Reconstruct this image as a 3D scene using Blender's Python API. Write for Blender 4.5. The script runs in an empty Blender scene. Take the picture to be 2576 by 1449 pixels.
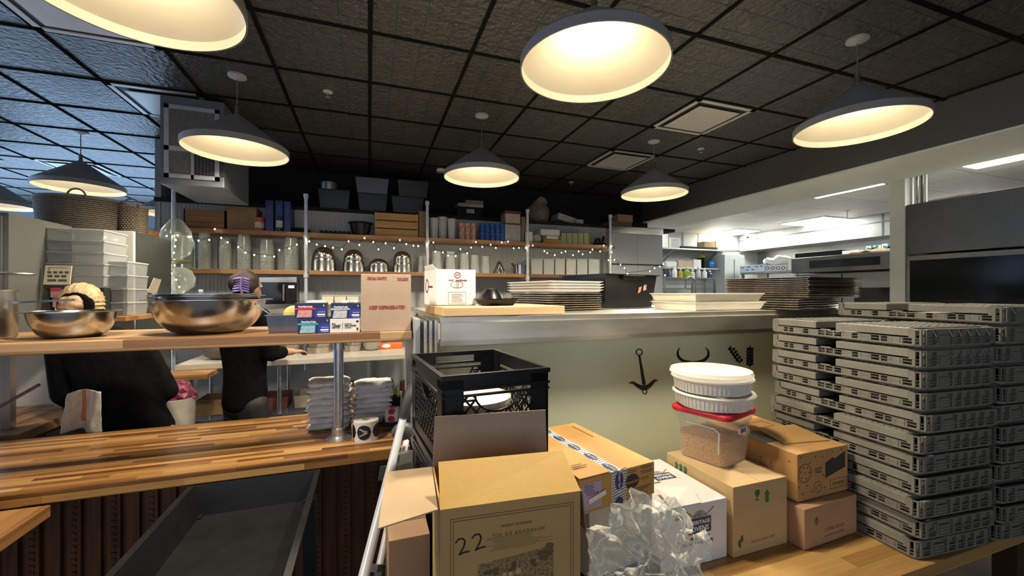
import bpy, bmesh, math, random
from mathutils import Vector, Matrix, noise
random.seed(7)
R = math.radians
C = bpy.context.scene.collection
S = bpy.context.scene
# ---------------------------------------------------------------- camera (level, eye height E, turned 19.3 degrees to the right)
E = 1.70
FPX, HY = 1030.0, 735.0
YAW = R(19.3); cc, ss = math.cos(YAW), math.sin(YAW)
cam = bpy.data.cameras.new('camera'); co = bpy.data.objects.new('camera', cam); C.objects.link(co)
co.location = (0, 0, E); co.rotation_euler = (R(90), 0, -YAW)
cam.sensor_width = 36; cam.lens = FPX/2576*36; cam.shift_y = (HY-724.5)/2576; cam.clip_start = .02
S.camera = co
S.view_settings.view_transform = 'Standard'; S.view_settings.look = 'None'
S.view_settings.gamma = 1; S.view_settings.exposure = 0.6; S.view_settings.use_curve_mapping = False
w = bpy.data.worlds.new('world'); S.world = w; w.use_nodes = True
w.node_tree.nodes['Background'].inputs[0].default_value = (.55, .68, 1, 1)
w.node_tree.nodes['Background'].inputs[1].default_value = .25
def area(name, loc, rot, sx, sy, e, col):
    l = bpy.data.lights.new(name, 'AREA'); l.shape = 'RECTANGLE'; l.size = sx; l.size_y = sy; l.energy = e; l.color = col
    o = bpy.data.objects.new(name, l); C.objects.link(o); o.location = loc; o.rotation_euler = rot
    return o
# daylight through the street windows in the far left corner of the room
area('daylight_left', (-6.9, 6.0, 1.75), (R(90), 0, R(-90)), 4.5, 1.9, 165, (.42, .66, 1))
area('daylight_far', (-4.6, 9.35, 1.75), (R(-90), 0, 0), 3.6, 1.7, 85, (.42, .66, 1))
area('daylight_front', (-1.0, -2.85, 1.7), (R(90), 0, 0), 6.0, 2.2, 30, (.86, .92, 1))  # general fill added behind the camera, not a known window
# ---------------------------------------------------------------- pixel rays -> points of the room
def ray(px, py):
    t = (px-1288)/FPX; u = (HY-py)/FPX
    return Vector((ss+t*cc, cc-t*ss, u))
def PZ(px, py, z): r = ray(px, py); return r*((z-E)/r.z)+Vector((0, 0, E))
def PY(px, py, y): r = ray(px, py); return r*(y/r.y)+Vector((0, 0, E))
def PX(px, py, x): r = ray(px, py); return r*(x/r.x)+Vector((0, 0, E))
def CW(a, b, z=0): return Vector((a*cc+b*ss, -a*ss+b*cc, z))     # right / forward of the viewer -> room
def XP(px, y): return PY(px, HY, y).x
# ---------------------------------------------------------------- materials
MATS = {}
def nt(name):
    m = bpy.data.materials.new(name); m.use_nodes = True; MATS[name] = m
    n = m.node_tree; b = n.nodes['Principled BSDF']; return m, n, b
def pm(name, col, rough=.5, metal=0, var=.12, scale=14, bump=0.0, bscale=None, trans=0, spec=.5, stretch=(1,1,1), emit=None, rvar=0):
    if name in MATS: return MATS[name]
    m, n, b = nt(name); L = n.links.new
    tc = n.nodes.new('ShaderNodeTexCoord'); mp = n.nodes.new('ShaderNodeMapping'); mp.inputs['Scale'].default_value = stretch
    L(tc.outputs['Object'], mp.inputs['Vector'])
    nz = n.nodes.new('ShaderNodeTexNoise'); nz.inputs['Scale'].default_value = scale; nz.inputs['Detail'].default_value = 5
    L(mp.outputs[0], nz.inputs['Vector'])
    cr = n.nodes.new('ShaderNodeValToRGB'); e = cr.color_ramp.elements
    e[0].position = .3; e[1].position = .7
    e[0].color = (*[max(0, c*(1-var)) for c in col], 1); e[1].color = (*[min(1, c*(1+var)) for c in col], 1)
    L(nz.outputs['Fac'], cr.inputs[0]); L(cr.outputs[0], b.inputs['Base Color'])
    b.inputs['Roughness'].default_value = rough; b.inputs['Metallic'].default_value = metal
    b.inputs['Specular IOR Level'].default_value = spec
    if trans: b.inputs['Transmission Weight'].default_value = trans
    if rvar:
        mr = n.nodes.new('ShaderNodeMapRange'); mr.inputs['To Min'].default_value = max(.03, rough-rvar); mr.inputs['To Max'].default_value = rough+rvar
        L(nz.outputs['Fac'], mr.inputs['Value']); L(mr.outputs[0], b.inputs['Roughness'])
    if bump:
        n2 = n.nodes.new('ShaderNodeTexNoise'); n2.inputs['Scale'].default_value = bscale or scale*4; n2.inputs['Detail'].default_value = 4
        L(mp.outputs[0], n2.inputs['Vector'])
        bp = n.nodes.new('ShaderNodeBump'); bp.inputs['Strength'].default_value = bump; bp.inputs['Distance'].default_value = .01
        L(n2.outputs['Fac'], bp.inputs['Height']); L(bp.outputs[0], b.inputs['Normal'])
    if emit: b.inputs['Emission Color'].default_value = (*emit[0], 1); b.inputs['Emission Strength'].default_value = emit[1]
    return m
def clear(name, col=(.9, .92, .9), a=.55, rough=.12, body=.5):
    """thin clear plastic or glass: part see-through, part glossy film"""
    if name in MATS: return MATS[name]
    m, n, b = nt(name); L = n.links.new
    b.inputs['Base Color'].default_value = (*col, 1); b.inputs['Roughness'].default_value = rough
    b.inputs['Specular IOR Level'].default_value = .8
    tr = n.nodes.new('ShaderNodeBsdfTransparent'); tr.inputs[0].default_value = (.97, .98, .97, 1)
    lw = n.nodes.new('ShaderNodeLayerWeight'); lw.inputs['Blend'].default_value = .35
    mr = n.nodes.new('ShaderNodeMapRange'); mr.inputs['To Min'].default_value = 1-a; mr.inputs['To Max'].default_value = min(1, 1-a+body)
    L(lw.outputs['Facing'], mr.inputs['Value'])
    mx = n.nodes.new('ShaderNodeMixShader'); L(mr.outputs[0], mx.inputs[0]); L(tr.outputs[0], mx.inputs[1]); L(b.outputs[0], mx.inputs[2])
    L(mx.outputs[0], n.nodes['Material Output'].inputs[0]); return m
def glow(name, col, s):
    if name in MATS: return MATS[name]
    m, n, b = nt(name); b.inputs['Base Color'].default_value = (*col, 1)
    b.inputs['Emission Color'].default_value = (*col, 1); b.inputs['Emission Strength'].default_value = s; return m
def butcher(name, c1, c2, c3, rough=.3, sx=3.2, sy=26, off=(0,0,0), axis=0):
    """edge-glued staves: long bricks of random tone with grain"""
    m, n, b = nt(name); L = n.links.new
    tc = n.nodes.new('ShaderNodeTexCoord'); mp = n.nodes.new('ShaderNodeMapping')
    mp.inputs['Location'].default_value = off
    if axis: mp.inputs['Rotation'].default_value = (0, 0, R(90))
    L(tc.outputs['Object'], mp.inputs['Vector'])
    def mth(op, a, v=None, b2=None):
        q = n.nodes.new('ShaderNodeMath'); q.operation = op; L(a, q.inputs[0])
        if b2 is not None: L(b2, q.inputs[1])
        elif v is not None: q.inputs[1].default_value = v
        return q.outputs[0]
    sp = n.nodes.new('ShaderNodeSeparateXYZ'); L(mp.outputs[0], sp.inputs[0])
    yz = mth('ADD', sp.outputs['Y'], b2=sp.outputs['Z'])
    row = mth('FLOOR', mth('MULTIPLY', yz, sy))
    wn = n.nodes.new('ShaderNodeTexWhiteNoise'); wn.noise_dimensions = '1D'; L(row, wn.inputs['W'])
    stave = mth('FLOOR', mth('ADD', mth('MULTIPLY', sp.outputs['X'], sx/1.6), b2=mth('MULTIPLY', wn.outputs['Value'], 7.3)))
    cb = n.nodes.new('ShaderNodeCombineXYZ'); L(row, cb.inputs[0]); L(stave, cb.inputs[1])
    br = n.nodes.new('ShaderNodeTexWhiteNoise'); br.noise_dimensions = '3D'; L(cb.outputs[0], br.inputs['Vector'])
    ms = n.nodes.new('ShaderNodeMapping'); ms.inputs['Scale'].default_value = (2.5, 60, 60); L(mp.outputs[0], ms.inputs['Vector'])
    nz = n.nodes.new('ShaderNodeTexNoise'); nz.inputs['Scale'].default_value = 1.2; nz.inputs['Detail'].default_value = 6; L(ms.outputs[0], nz.inputs['Vector'])
    big = n.nodes.new('ShaderNodeTexNoise'); big.inputs['Scale'].default_value = 2.2; L(mp.outputs[0], big.inputs['Vector'])
    ad = n.nodes.new('ShaderNodeMath'); ad.operation = 'MULTIPLY_ADD'; ad.inputs[1].default_value = .38
    L(nz.outputs['Fac'], ad.inputs[0]); 
    sc = n.nodes.new('ShaderNodeMath'); sc.operation = 'MULTIPLY'; sc.inputs[1].default_value = .58; L(br.outputs['Value'], sc.inputs[0])
    L(sc.outputs[0], ad.inputs[2])
    cr = n.nodes.new('ShaderNodeValToRGB'); e = cr.color_ramp.elements
    e[0].position = .2; e[0].color = (*c1, 1); e[1].position = .82; e[1].color = (*c3, 1)
    k = e.new(.5); k.color = (*c2, 1)
    L(ad.outputs[0], cr.inputs[0]); L(cr.outputs[0], b.inputs['Base Color'])
    mr = n.nodes.new('ShaderNodeMapRange'); mr.inputs['To Min'].default_value = rough-.1; mr.inputs['To Max'].default_value = rough+.15
    L(big.outputs['Fac'], mr.inputs['Value']); L(mr.outputs[0], b.inputs['Roughness'])
    bp = n.nodes.new('ShaderNodeBump'); bp.inputs['Strength'].default_value = .12; bp.inputs['Distance'].default_value = .004
    L(nz.outputs['Fac'], bp.inputs['Height']); L(bp.outputs[0], b.inputs['Normal'])
    return m
def ceiling_mat():
    m, n, b = nt('ceiling_tile'); L = n.links.new
    tc = n.nodes.new('ShaderNodeTexCoord')
    mp = n.nodes.new('ShaderNodeMapping'); mp.inputs['Scale'].default_value = (1, 1, 1); L(tc.outputs['Object'], mp.inputs[0])
    br = n.nodes.new('ShaderNodeTexBrick'); br.offset = 0
    br.inputs['Scale'].default_value = 1; br.inputs['Brick Width'].default_value = .153; br.inputs['Row Height'].default_value = .153
    br.inputs['Mortar Size'].default_value = .004; br.inputs['Mortar Smooth'].default_value = .6
    br.inputs['Color1'].default_value = (1,1,1,1); br.inputs['Color2'].default_value = (.8,.8,.8,1); br.inputs['Mortar'].default_value = (0,0,0,1)
    L(mp.outputs[0], br.inputs[0])
    nz = n.nodes.new('ShaderNodeTexNoise'); nz.inputs['Scale'].default_value = 30; nz.inputs['Detail'].default_value = 4; L(tc.outputs['Object'], nz.inputs[0])
    vo = n.nodes.new('ShaderNodeTexVoronoi'); vo.inputs['Scale'].default_value = 40; L(tc.outputs['Object'], vo.inputs[0])
    a = n.nodes.new('ShaderNodeMath'); a.operation = 'MULTIPLY_ADD'; a.inputs[1].default_value = 1.2; L(nz.outputs['Fac'], a.inputs[0]); L(br.outputs['Color'], a.inputs[2])
    bp = n.nodes.new('ShaderNodeBump'); bp.inputs['Strength'].default_value = .9; bp.inputs['Distance'].default_value = .016
    L(a.outputs[0], bp.inputs['Height']); L(bp.outputs[0], b.inputs['Normal'])
    cr = n.nodes.new('ShaderNodeValToRGB'); e = cr.color_ramp.elements
    e[0].position = .3; e[0].color = (.036, .034, .030, 1); e[1].position = .75; e[1].color = (.085, .079, .068, 1)
    L(nz.outputs['Fac'], cr.inputs[0]); L(cr.outputs[0], b.inputs['Base Color'])
    b.inputs['Roughness'].default_value = .38; b.inputs['Specular IOR Level'].default_value = .55
    return m
card = pm('cardboard', (.44, .29, .15), .75, var=.07, scale=9, bump=.08, bscale=60)
card_tan = pm('cardboard_tan', (.50, .35, .17), .72, var=.06, scale=8, bump=.08, bscale=60)
card_orange = pm('cardboard_orange', (.50, .27, .075), .6, var=.07, scale=8, bump=.06, bscale=60)
card_red = pm('cardboard_reddish', (.42, .25, .14), .7, var=.07, scale=8)
card_grey = pm('cardboard_inner', (.40, .31, .23), .8, var=.06, scale=10, bump=.08, bscale=60)
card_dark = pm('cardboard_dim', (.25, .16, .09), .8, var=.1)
white_card = pm('white_card', (.72, .71, .70), .55, var=.04, scale=7)
paper = pm('paper_white', (.78, .76, .70), .7, var=.05)
ink = pm('ink_black', (.012, .012, .014), .5, var=.3)
ink_brown = pm('ink_brown', (.13, .07, .025), .7, var=.3)
ink_navy = pm('ink_navy', (.03, .045, .12), .5, var=.2)
ink_red = pm('ink_red', (.42, .05, .04), .6, var=.2)
ink_green = pm('ink_green', (.03, .14, .05), .6)
ink_blue = pm('ink_blue', (.02, .025, .30), .45)
white_ink = pm('ink_white', (.8, .8, .8), .6)
steel = pm('stainless', (.50, .48, .45), .24, 1, var=.14, scale=5, stretch=(1, 1, 6), rvar=.1)
steel_b = pm('stainless_brushed', (.46, .45, .42), .33, 1, var=.12, scale=3, rvar=.08)
steel_mirror = pm('bowl_steel', (.50, .50, .49), .21, 1, var=.12, scale=6, rvar=.06)
alu = pm('aluminium_pan', (.58, .52, .45), .36, 1, var=.25, scale=12)
galv = pm('galvanised_pipe', (.52, .54, .57), .38, 1, var=.14, scale=30, rvar=.08)
galv_l = pm('pale_pipe', (.62, .64, .66), .45, .5, var=.1, scale=30)
blackp = pm('black_plastic', (.008, .008, .009), .28, var=.3, scale=20, spec=.3)
black_matte = pm('black_matte', (.014, .014, .015), .6, var=.3)
cloth_black = pm('black_cloth', (.005, .005, .006), .9, spec=.08, var=.3, scale=30, bump=.3, bscale=14)
whitep = pm('white_plastic', (.74, .71, .66), .35, var=.04)
creamp = pm('cream_plastic', (.70, .66, .55), .35, var=.05)
greyp = pm('grey_crate_plastic', (.185, .18, .15), .5, var=.12, scale=18, bump=.05)
white_paint = pm('white_paint', (.62, .62, .60), .5, var=.04, scale=4)
clearp = clear('clear_plastic', (.75, .78, .74), .62, .18, .5)
cupp = clear('deli_cup_plastic', (.50, .52, .49), .60, .10, .5)
glassy = clear('clear_glass', (.85, .88, .86), .88, .04, .7)
frost = clear('frosted_plastic', (.82, .80, .74), .62, .3, .4)
wood_dim = butcher('shelf_wood', (.16, .07, .025), (.30, .14, .05), (.40, .21, .08), .4, 1.5, 9)
# ---------------------------------------------------------------- mesh builder
class B:
    def __init__(s): s.bm = bmesh.new()
    def box(s, x0, x1, y0, y1, z0, z1, M=None, bev=0):
        v = [s.bm.verts.new((x, y, z)) for z in (z0, z1) for y in (y0, y1) for x in (x0, x1)]
        f = [s.bm.faces.new([v[i] for i in q]) for q in ((0,2,3,1),(4,5,7,6),(0,1,5,4),(2,6,7,3),(0,4,6,2),(1,3,7,5))]
        if bev:
            r = bmesh.ops.bevel(s.bm, geom=list({e for g in f for e in g.edges}), offset=bev, segments=2, affect='EDGES', profile=.6)
            v = list({q for g in r['faces'] for q in g.verts} | {q for q in v if q.is_valid})
        if M is not None: bmesh.ops.transform(s.bm, matrix=M, verts=[q for q in v if q.is_valid])
        return s
    def bar(s, p, q, w, h=None, up=(0, 0, 1)):
        p, q = Vector(p), Vector(q); d = q-p; L = d.length
        if L < 1e-6: return s
        h = h or w; z = d/L; u = Vector(up)
        if abs(z.dot(u)) > .98: u = Vector((0, 1, 0)) if abs(z.y) < .9 else Vector((1, 0, 0))
        x = u.cross(z).normalized(); y = z.cross(x)
        M = Matrix((x, y, z)).transposed().to_4x4(); M.translation = p
        return s.box(-w/2, w/2, -h/2, h/2, 0, L, M)
    def ring(s, c, r, n, M=None): pass
    def tube(s, pts, r, n=8, cap=True, closed=False):
        pts = [Vector(p) for p in pts]; m = len(pts); rings = []
        up = None
        for i, p in enumerate(pts):
            a = pts[(i-1) % m] if (closed or i) else p; b = pts[(i+1) % m] if (closed or i < m-1) else p
            d = (b-a).normalized()
            if up is None:
                up = Vector((0, 0, 1)) if abs(d.z) < .9 else Vector((1, 0, 0))
            x = up.cross(d).normalized(); y = d.cross(x); up = y
            rr = r[i] if isinstance(r, (list, tuple)) else r
            rings.append([s.bm.verts.new(p+(x*math.cos(k*math.tau/n)+y*math.sin(k*math.tau/n))*rr) for k in range(n)])
        for i in range(m if closed else m-1):
            A, Bq = rings[i], rings[(i+1) % m]
            for k in range(n): s.bm.faces.new((A[k], A[(k+1) % n], Bq[(k+1) % n], Bq[k]))
        if cap and not closed: s.bm.faces.new(rings[0][::-1]); s.bm.faces.new(rings[-1])
        return s
    def lathe(s, prof, n=32, c=(0, 0, 0), M=None, flute=0, sx=1, sy=1):
        vs = []; rings = []
        for (r, z) in prof:
            if r < 1e-6: v = s.bm.verts.new((c[0], c[1], c[2]+z)); rings.append([v]); vs.append(v)
            else:
                q = []
                for k in range(n):
                    rr = r*(1+(flute if k % 2 else 0)); a = k*math.tau/n
                    q.append(s.bm.verts.new((c[0]+rr*math.cos(a)*sx, c[1]+rr*math.sin(a)*sy, c[2]+z)))
                rings.append(q); vs += q
        for A, Bq in zip(rings, rings[1:]):
            for k in range(n):
                k2 = (k+1) % n
                if len(A) == 1 and len(Bq) == 1: continue
                if len(A) == 1: s.bm.faces.new((A[0], Bq[k2], Bq[k]))
                elif len(Bq) == 1: s.bm.faces.new((A[k], A[k2], Bq[0]))
                else: s.bm.faces.new((A[k], A[k2], Bq[k2], Bq[k]))
        if M is not None: bmesh.ops.transform(s.bm, matrix=M, verts=vs)
        return s
    def cyl(s, x, y, z0, z1, r, n=20, r2=None):
        r2 = r if r2 is None else r2
        return s.lathe([(0, z0), (r, z0), (r2, z1), (0, z1)], n, (x, y, 0))
    def prism(s, poly, t, M=None):
        """poly in local x,z plane, thickness t toward -y"""
        a = [s.bm.verts.new((x, 0, z)) for x, z in poly]; b = [s.bm.verts.new((x, -t, z)) for x, z in poly]; n = len(poly)
        s.bm.faces.new(a[::-1]); s.bm.faces.new(b)
        for k in range(n): s.bm.faces.new((a[k], a[(k+1) % n], b[(k+1) % n], b[k]))
        if M is not None: bmesh.ops.transform(s.bm, matrix=M, verts=a+b)
        return s
    def sheet(s, P, t):
        """P: four corners; a panel of thickness t"""
        P = [Vector(p) for p in P]; nrm = (P[1]-P[0]).cross(P[3]-P[0]).normalized()*t
        a = [s.bm.verts.new(p) for p in P]; b = [s.bm.verts.new(p+nrm) for p in P]
        s.bm.faces.new(a[::-1]); s.bm.faces.new(b)
        for k in range(4): s.bm.faces.new((a[k], a[(k+1) % 4], b[(k+1) % 4], b[k]))
        return s
    def ell(s, c, r, M=None, n=16):
        res = bmesh.ops.create_uvsphere(s.bm, u_segments=n, v_segments=max(6, n*2//3), radius=1)
        X = Matrix.Translation(c) @ (M or Matrix.Identity(4)) @ Matrix.Diagonal((*r, 1))
        bmesh.ops.transform(s.bm, matrix=X, verts=res['verts']); return s
    def open_box(s, w, d, h, t=.004, taper=0, cx=0, cy=0, z=0, lip=0, rings=True):
        """open-top tapered tub, hollow"""
        def q(hw, hd, zz): return [s.bm.verts.new((cx+a*hw, cy+b*hd, z+zz)) for a, b in ((-1,-1),(1,-1),(1,1),(-1,1))]
        P = [q(w/2-taper, d/2-taper, 0), q(w/2, d/2, h)]
        if lip: P += [q(w/2+lip, d/2+lip, h), q(w/2+lip, d/2+lip, h+t)]
        P += [q(w/2-t, d/2-t, h+(t if lip else 0)), q(w/2-taper-t, d/2-taper-t, t)]
        s.bm.faces.new(P[0][::-1]); s.bm.faces.new(P[-1])
        for A, Bq in zip(P, P[1:]):
            for k in range(4): s.bm.faces.new((A[k], A[(k+1) % 4], Bq[(k+1) % 4], Bq[k]))
        return s
    def build(s, name, mat, parent=None, smooth=0, mods=()):
        bmesh.ops.recalc_face_normals(s.bm, faces=s.bm.faces)
        me = bpy.data.meshes.new(name); s.bm.to_mesh(me); s.bm.free()
        me.materials.append(mat)
        if smooth:
            for p in me.polygons: p.use_smooth = True
            try: me.set_sharp_from_angle(angle=R(smooth))
            except Exception: pass
        o = bpy.data.objects.new(name, me); C.objects.link(o)
        if parent: o.parent = parent
        return o
def tag(o, label, cat, group=None, kind=None):
    o['label'] = label; o['category'] = cat
    if group: o['group'] = group
    if kind: o['kind'] = kind
    return o
def thing(name, label, cat, loc=(0, 0, 0), rz=0, group=None):
    o = bpy.data.objects.new(name, None); C.objects.link(o); o.empty_display_size = .05
    o.location = loc; o.rotation_euler = (0, 0, rz); return tag(o, label, cat, group)
def put(o, loc, rz=0): o.location = loc; o.rotation_euler = (0, 0, rz); return o
def kids(o): return [c for c in C.objects if c.parent == o]
def dup(o, loc, rz=None, label=None, group=None, par=None):
    c = o.copy(); C.objects.link(c)
    if par: c.parent = par
    else:
        c.location = loc
        if rz is not None: c.rotation_euler = (0, 0, rz)
        if label: c['label'] = label
        if group: c['group'] = group
    for k in kids(o): dup(k, None, par=c)
    return c
def struct(name, b, mat, parent=None, smooth=0):
    o = b.build(name, mat, parent, smooth)
    if not parent: o['kind'] = 'structure'
    return o
def text(s, size, mat, parent, loc, face='front', name='print', ex=.0006, bold=0, tilt=0, sx=1, align='CENTER'):
    cu = bpy.data.curves.new(name, 'FONT'); cu.body = s; cu.size = size; cu.align_x = align; cu.align_y = 'CENTER'
    cu.extrude = ex; cu.offset = bold; cu.resolution_u = 2
    o = bpy.data.objects.new(name, cu)
    me = bpy.data.meshes.new_from_object(o); bpy.data.objects.remove(o); bpy.data.curves.remove(cu)
    base = {'front': Matrix.Rotation(R(90), 4, 'X'), 'top': Matrix.Identity(4),
            'left': Matrix.Rotation(R(-90), 4, 'Z') @ Matrix.Rotation(R(90), 4, 'X'),
            'right': Matrix.Rotation(R(90), 4, 'Z') @ Matrix.Rotation(R(90), 4, 'X')}[face]
    me.transform(Matrix.Translation(loc) @ base @ Matrix.Rotation(R(tilt), 4, 'Z') @ Matrix.Diagonal((sx, 1, 1, 1)))
    me.materials.clear(); me.materials.append(mat)
    q = bpy.data.objects.new(name, me); C.objects.link(q); q.parent = parent; return q
ORD = ['topmost', 'second from the top', 'third from the top', 'fourth from the top', 'fifth from the top', 'sixth from the top',
       'seventh from the top', 'eighth from the top', 'ninth from the top', 'tenth from the top', 'eleventh from the top',
       'twelfth from the top', 'thirteenth from the top', 'fourteenth from the top']
# ================================================================ THE ROOM
CZ = E+1.53
XF = 4.33                                                   # plane of the dark soffit face
struct('floor', B().box(-7.2, 9.5, -3, 9.6, -.1, 0), pm('floor_tile', (.07, .06, .055), .35, var=.25, scale=3))
struct('floor_kitchen_bounce', B().box(XF+.3, 9.4, -3, 7.0, .0005, .004), pm('bounce_tile', (.34, .26, .21), .4, var=.1))  # unseen pale floor layer, added to bounce light up to the kitchen ceiling
ceil = struct('ceiling', B().box(-7.2, XF+.9, -3, 9.6, CZ, CZ+.1), ceiling_mat())
g = B(); gx0 = PZ(932, 80, CZ); p2 = PZ(1192, 128, CZ)
TS = .61
x = gx0.x-TS*13
while x < XF: g.box(x-.012, x+.012, -3, 9.6, CZ-.006, CZ+.001); x += TS
y = gx0.y-TS*9
while y < 9.6: g.box(-7.2, XF, y-.012, y+.012, CZ-.0062, CZ+.001); y += TS
g.build('grid', pm('ceiling_grid', (.012, .012, .011), .95, var=.1, spec=.0), ceil)
GX, GY = gx0.x, gx0.y
# soffit over the pass
SZ = E+1.18
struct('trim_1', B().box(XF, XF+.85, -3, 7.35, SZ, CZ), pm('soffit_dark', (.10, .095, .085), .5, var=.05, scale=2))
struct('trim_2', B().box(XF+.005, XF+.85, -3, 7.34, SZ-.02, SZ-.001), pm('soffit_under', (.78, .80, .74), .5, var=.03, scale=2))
KZ = E+1.25
kmat, kn, kb = nt('kitchen_ceiling'); 
_tc = kn.nodes.new('ShaderNodeTexCoord'); _br = kn.nodes.new('ShaderNodeTexBrick'); _br.offset = 0
_br.inputs['Scale'].default_value = 1; _br.inputs['Brick Width'].default_value = 1.22; _br.inputs['Row Height'].default_value = .61
_br.inputs['Mortar Size'].default_value = .008; _br.inputs['Color1'].default_value = (.84,.83,.80,1); _br.inputs['Color2'].default_value = (.76,.74,.71,1); _br.inputs['Mortar'].default_value = (.45,.45,.43,1)
kn.links.new(_tc.outputs['Object'], _br.inputs[0]); kn.links.new(_br.outputs[0], kb.inputs['Base Color']); kb.inputs['Roughness'].default_value = .45
struct('ceiling_kitchen', B().box(XF+.85, 9.4, -3, 7.4, KZ, KZ+.1), kmat)
wallm = pm('wall_paint_white', (.60, .61, .60), .55, var=.04, scale=2)
struct('wall_kitchen_back', B().box(3.95, 9.4, 6.9, 7.0, 0, KZ), wallm)
struct('wall_kitchen_right', B().box(8.3, 8.4, -3, 7.0, 0, KZ), steel_b)
YB = 5.0
dk = pm('loft_black', (.008, .008, .009), .8, var=.2)
# white corrugated board wall behind the shelves
bw = B(); bw.box(XP(430, YB)-.1, 4.0, YB, YB+.05, 0, E+.93)
xx = XP(430, YB)-.1
while xx < 4.0: bw.box(xx, xx+.016, YB-.006, YB, E-.1, E+.925); xx += .034
struct('wall_back', bw, pm('white_beadboard', (.42, .43, .42), .38, var=.06, scale=3))
struct('wall_loft', B().box(-2.0, XF+.1, 5.75, 5.8, E+.9, CZ), dk)
struct('trim_3', B().box(-2.0, XF, YB-.02, 5.75, E+.90, E+.94), dk)
struct('trim_4', B().box(-2.0, -1.95, YB, 5.8, 0, CZ), pm('wall_grey', (.30, .32, .34), .6, var=.06, scale=3))
struct('wall_left_back', B().box(-7.2, -1.95, 9.5, 9.6, 0, E-.6).box(-7.2, -1.95, 9.5, 9.6, E+.62, CZ).box(-7.2, -6.6, 9.5, 9.6, 0, CZ).box(-2.7, -1.95, 9.5, 9.6, 0, CZ), MATS['wall_grey'])
struct('trim_5', B().box(-7.2, -1.95, 9.42, 9.49, E+1.0, E+1.15), pm('navy_band', (.012, .018, .05), .5))
struct('wall_left', B().box(-7.2, -7.1, -3, 9.6, 0, .75).box(-7.2, -7.1, -3, 9.6, 2.75, CZ).box(-7.2, -7.1, -3, 3.6, 0, CZ).box(-7.2, -7.1, 8.4, 9.6, 0, CZ), MATS['wall_grey'])
def window(n, x0, x1, y0, y1, z0, z1, k):
    fr = B(); ax = x1-x0 > y1-y0; L = (x1-x0) if ax else (y1-y0)
    for i in range(k+1):
        u = i/k*L
        if ax: fr.box(x0+u-.03, x0+u+.03, y0, y1, z0, z1)
        else: fr.box(x0, x1, y0+u-.03, y0+u+.03, z0, z1)
    fr.box(x0, x1, y0, y1, z0-.03, z0+.03).box(x0, x1, y0, y1, z1-.03, z1+.03)
    o = struct(n, fr, pm('window_frame_dark', (.05, .06, .09), .4))
    m = (x0+x1)/2, (y0+y1)/2
    gl = B()
    gl.box(x0, x1, m[1]-.003, m[1]+.003, z0, z1) if ax else gl.box(m[0]-.003, m[0]+.003, y0, y1, z0, z1)
    gl.build('pane', glassy, o)
window('window_1', -6.6, -2.7, 9.5, 9.6, E-.6, E+.62, 4)
window('window_2', -7.2, -7.1, 3.6, 8.4, .75, 2.75, 4)
struct('wall_front', B().box(-7.2, 9.4, -3.1, -3, 0, .5).box(-7.2, 9.4, -3.1, -3, 2.9, CZ).box(-7.2, -4.2, -3.1, -3, .5, 2.9).box(2.2, 9.4, -3.1, -3, .5, 2.9), wallm)
window('window_fill', -4.2, 2.2, -3.1, -3.0, .5, 2.9, 4)  # unseen window, added to go with the front fill lamp
# white column at the far side of the soffit
pc = PX(2262, 640, XF+.85+.12)
struct('trim_6', B().box(XF+.87, XF+1.02, pc.y-.10, pc.y+.03, 0, KZ), pm('column_white', (.62, .63, .55), .5, var=.04, scale=3))
# ---- ceiling fittings
lamp_out = pm('shade_grey', (.27, .265, .26), .55, var=.04, scale=8)
lamp_in = pm('shade_inner', (.64, .60, .50), .5, var=.02, scale=8)
bulbm = glow('bulb_glow', (1, .86, .62), 6)
def pendant(loc, label, power=88):
    x, y, _ = loc; t = thing('pendant_lamp', label, 'pendant lamp', (x, y, CZ), 0, 'grey cone pendant lamps')
    B().lathe([(0, 0), (.058, 0), (.058, -.012), (.012, -.03), (0, -.03)], 24).build('canopy', pm('canopy_white', (.45, .44, .42), .45), t, 40)
    B().cyl(0, 0, -.235, -.02, .004, 8).build('cord', pm('cord_grey', (.16, .15, .14), .6), t)
    B().cyl(0, 0, -.29, -.215, .014, 12).build('cord_grip', pm('grip_brass', (.20, .15, .08), .4, .6), t, 40)
    B().lathe([(.012, -.27), (.03, -.285), (.315, -.495), (.325, -.505), (.325, -.545), (.322, -.545)], 64).build('shade', lamp_out, t, 35)
    B().lathe([(.012, -.277), (.03, -.291), (.312, -.499), (.3195, -.507), (.3195, -.5445)], 64).build('shade_lining', lamp_in, t, 35)
    so = B().cyl(0, 0, -.33, -.28, .02, 16).build('socket', whitep, t, 40)
    b = B(); b.ell((0, 0, -.365), (.038, .038, .042)); b.build('bulb', bulbm, so, 60)
    l = bpy.data.lights.new('bulb_light', 'POINT'); l.energy = power*.030; l.color = (1, .82, .55); l.shadow_soft_size = .035
    o = bpy.data.objects.new('bulb_light', l); C.objects.link(o); o.parent = t; o.location = (0, 0, -.43)
    l = bpy.data.lights.new('bulb_downlight', 'SPOT'); l.energy = power; l.color = (1, .87, .67); l.shadow_soft_size = .09; l.spot_size = R(150); l.spot_blend = .6
    o = bpy.data.objects.new('bulb_downlight', l); C.objects.link(o); o.parent = t; o.location = (0, 0, -.52)
    return t
def atz(px, py, z): return PZ(px, py, z)
P1 = atz(1494, 160, E+1.01); P2 = atz(2170, 312, E+1.0)
pend = [(PZ(597, 190, CZ), 'grey cone pendant in front of the ceiling air unit'), (PZ(1212, 290, CZ), 'grey cone pendant hanging above the white branded carton, middle of the picture'),
        (PZ(1645, 355, CZ), 'small far grey cone pendant beside the dark soffit'), (PZ(2157, 98, CZ), 'grey cone pendant at the right, nearest the soffit'),
        (PZ(203, 332, CZ), 'grey cone pendant above the stacked wicker baskets'), (P1, 'large near cone pendant whose bare round bulb shows')]
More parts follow.
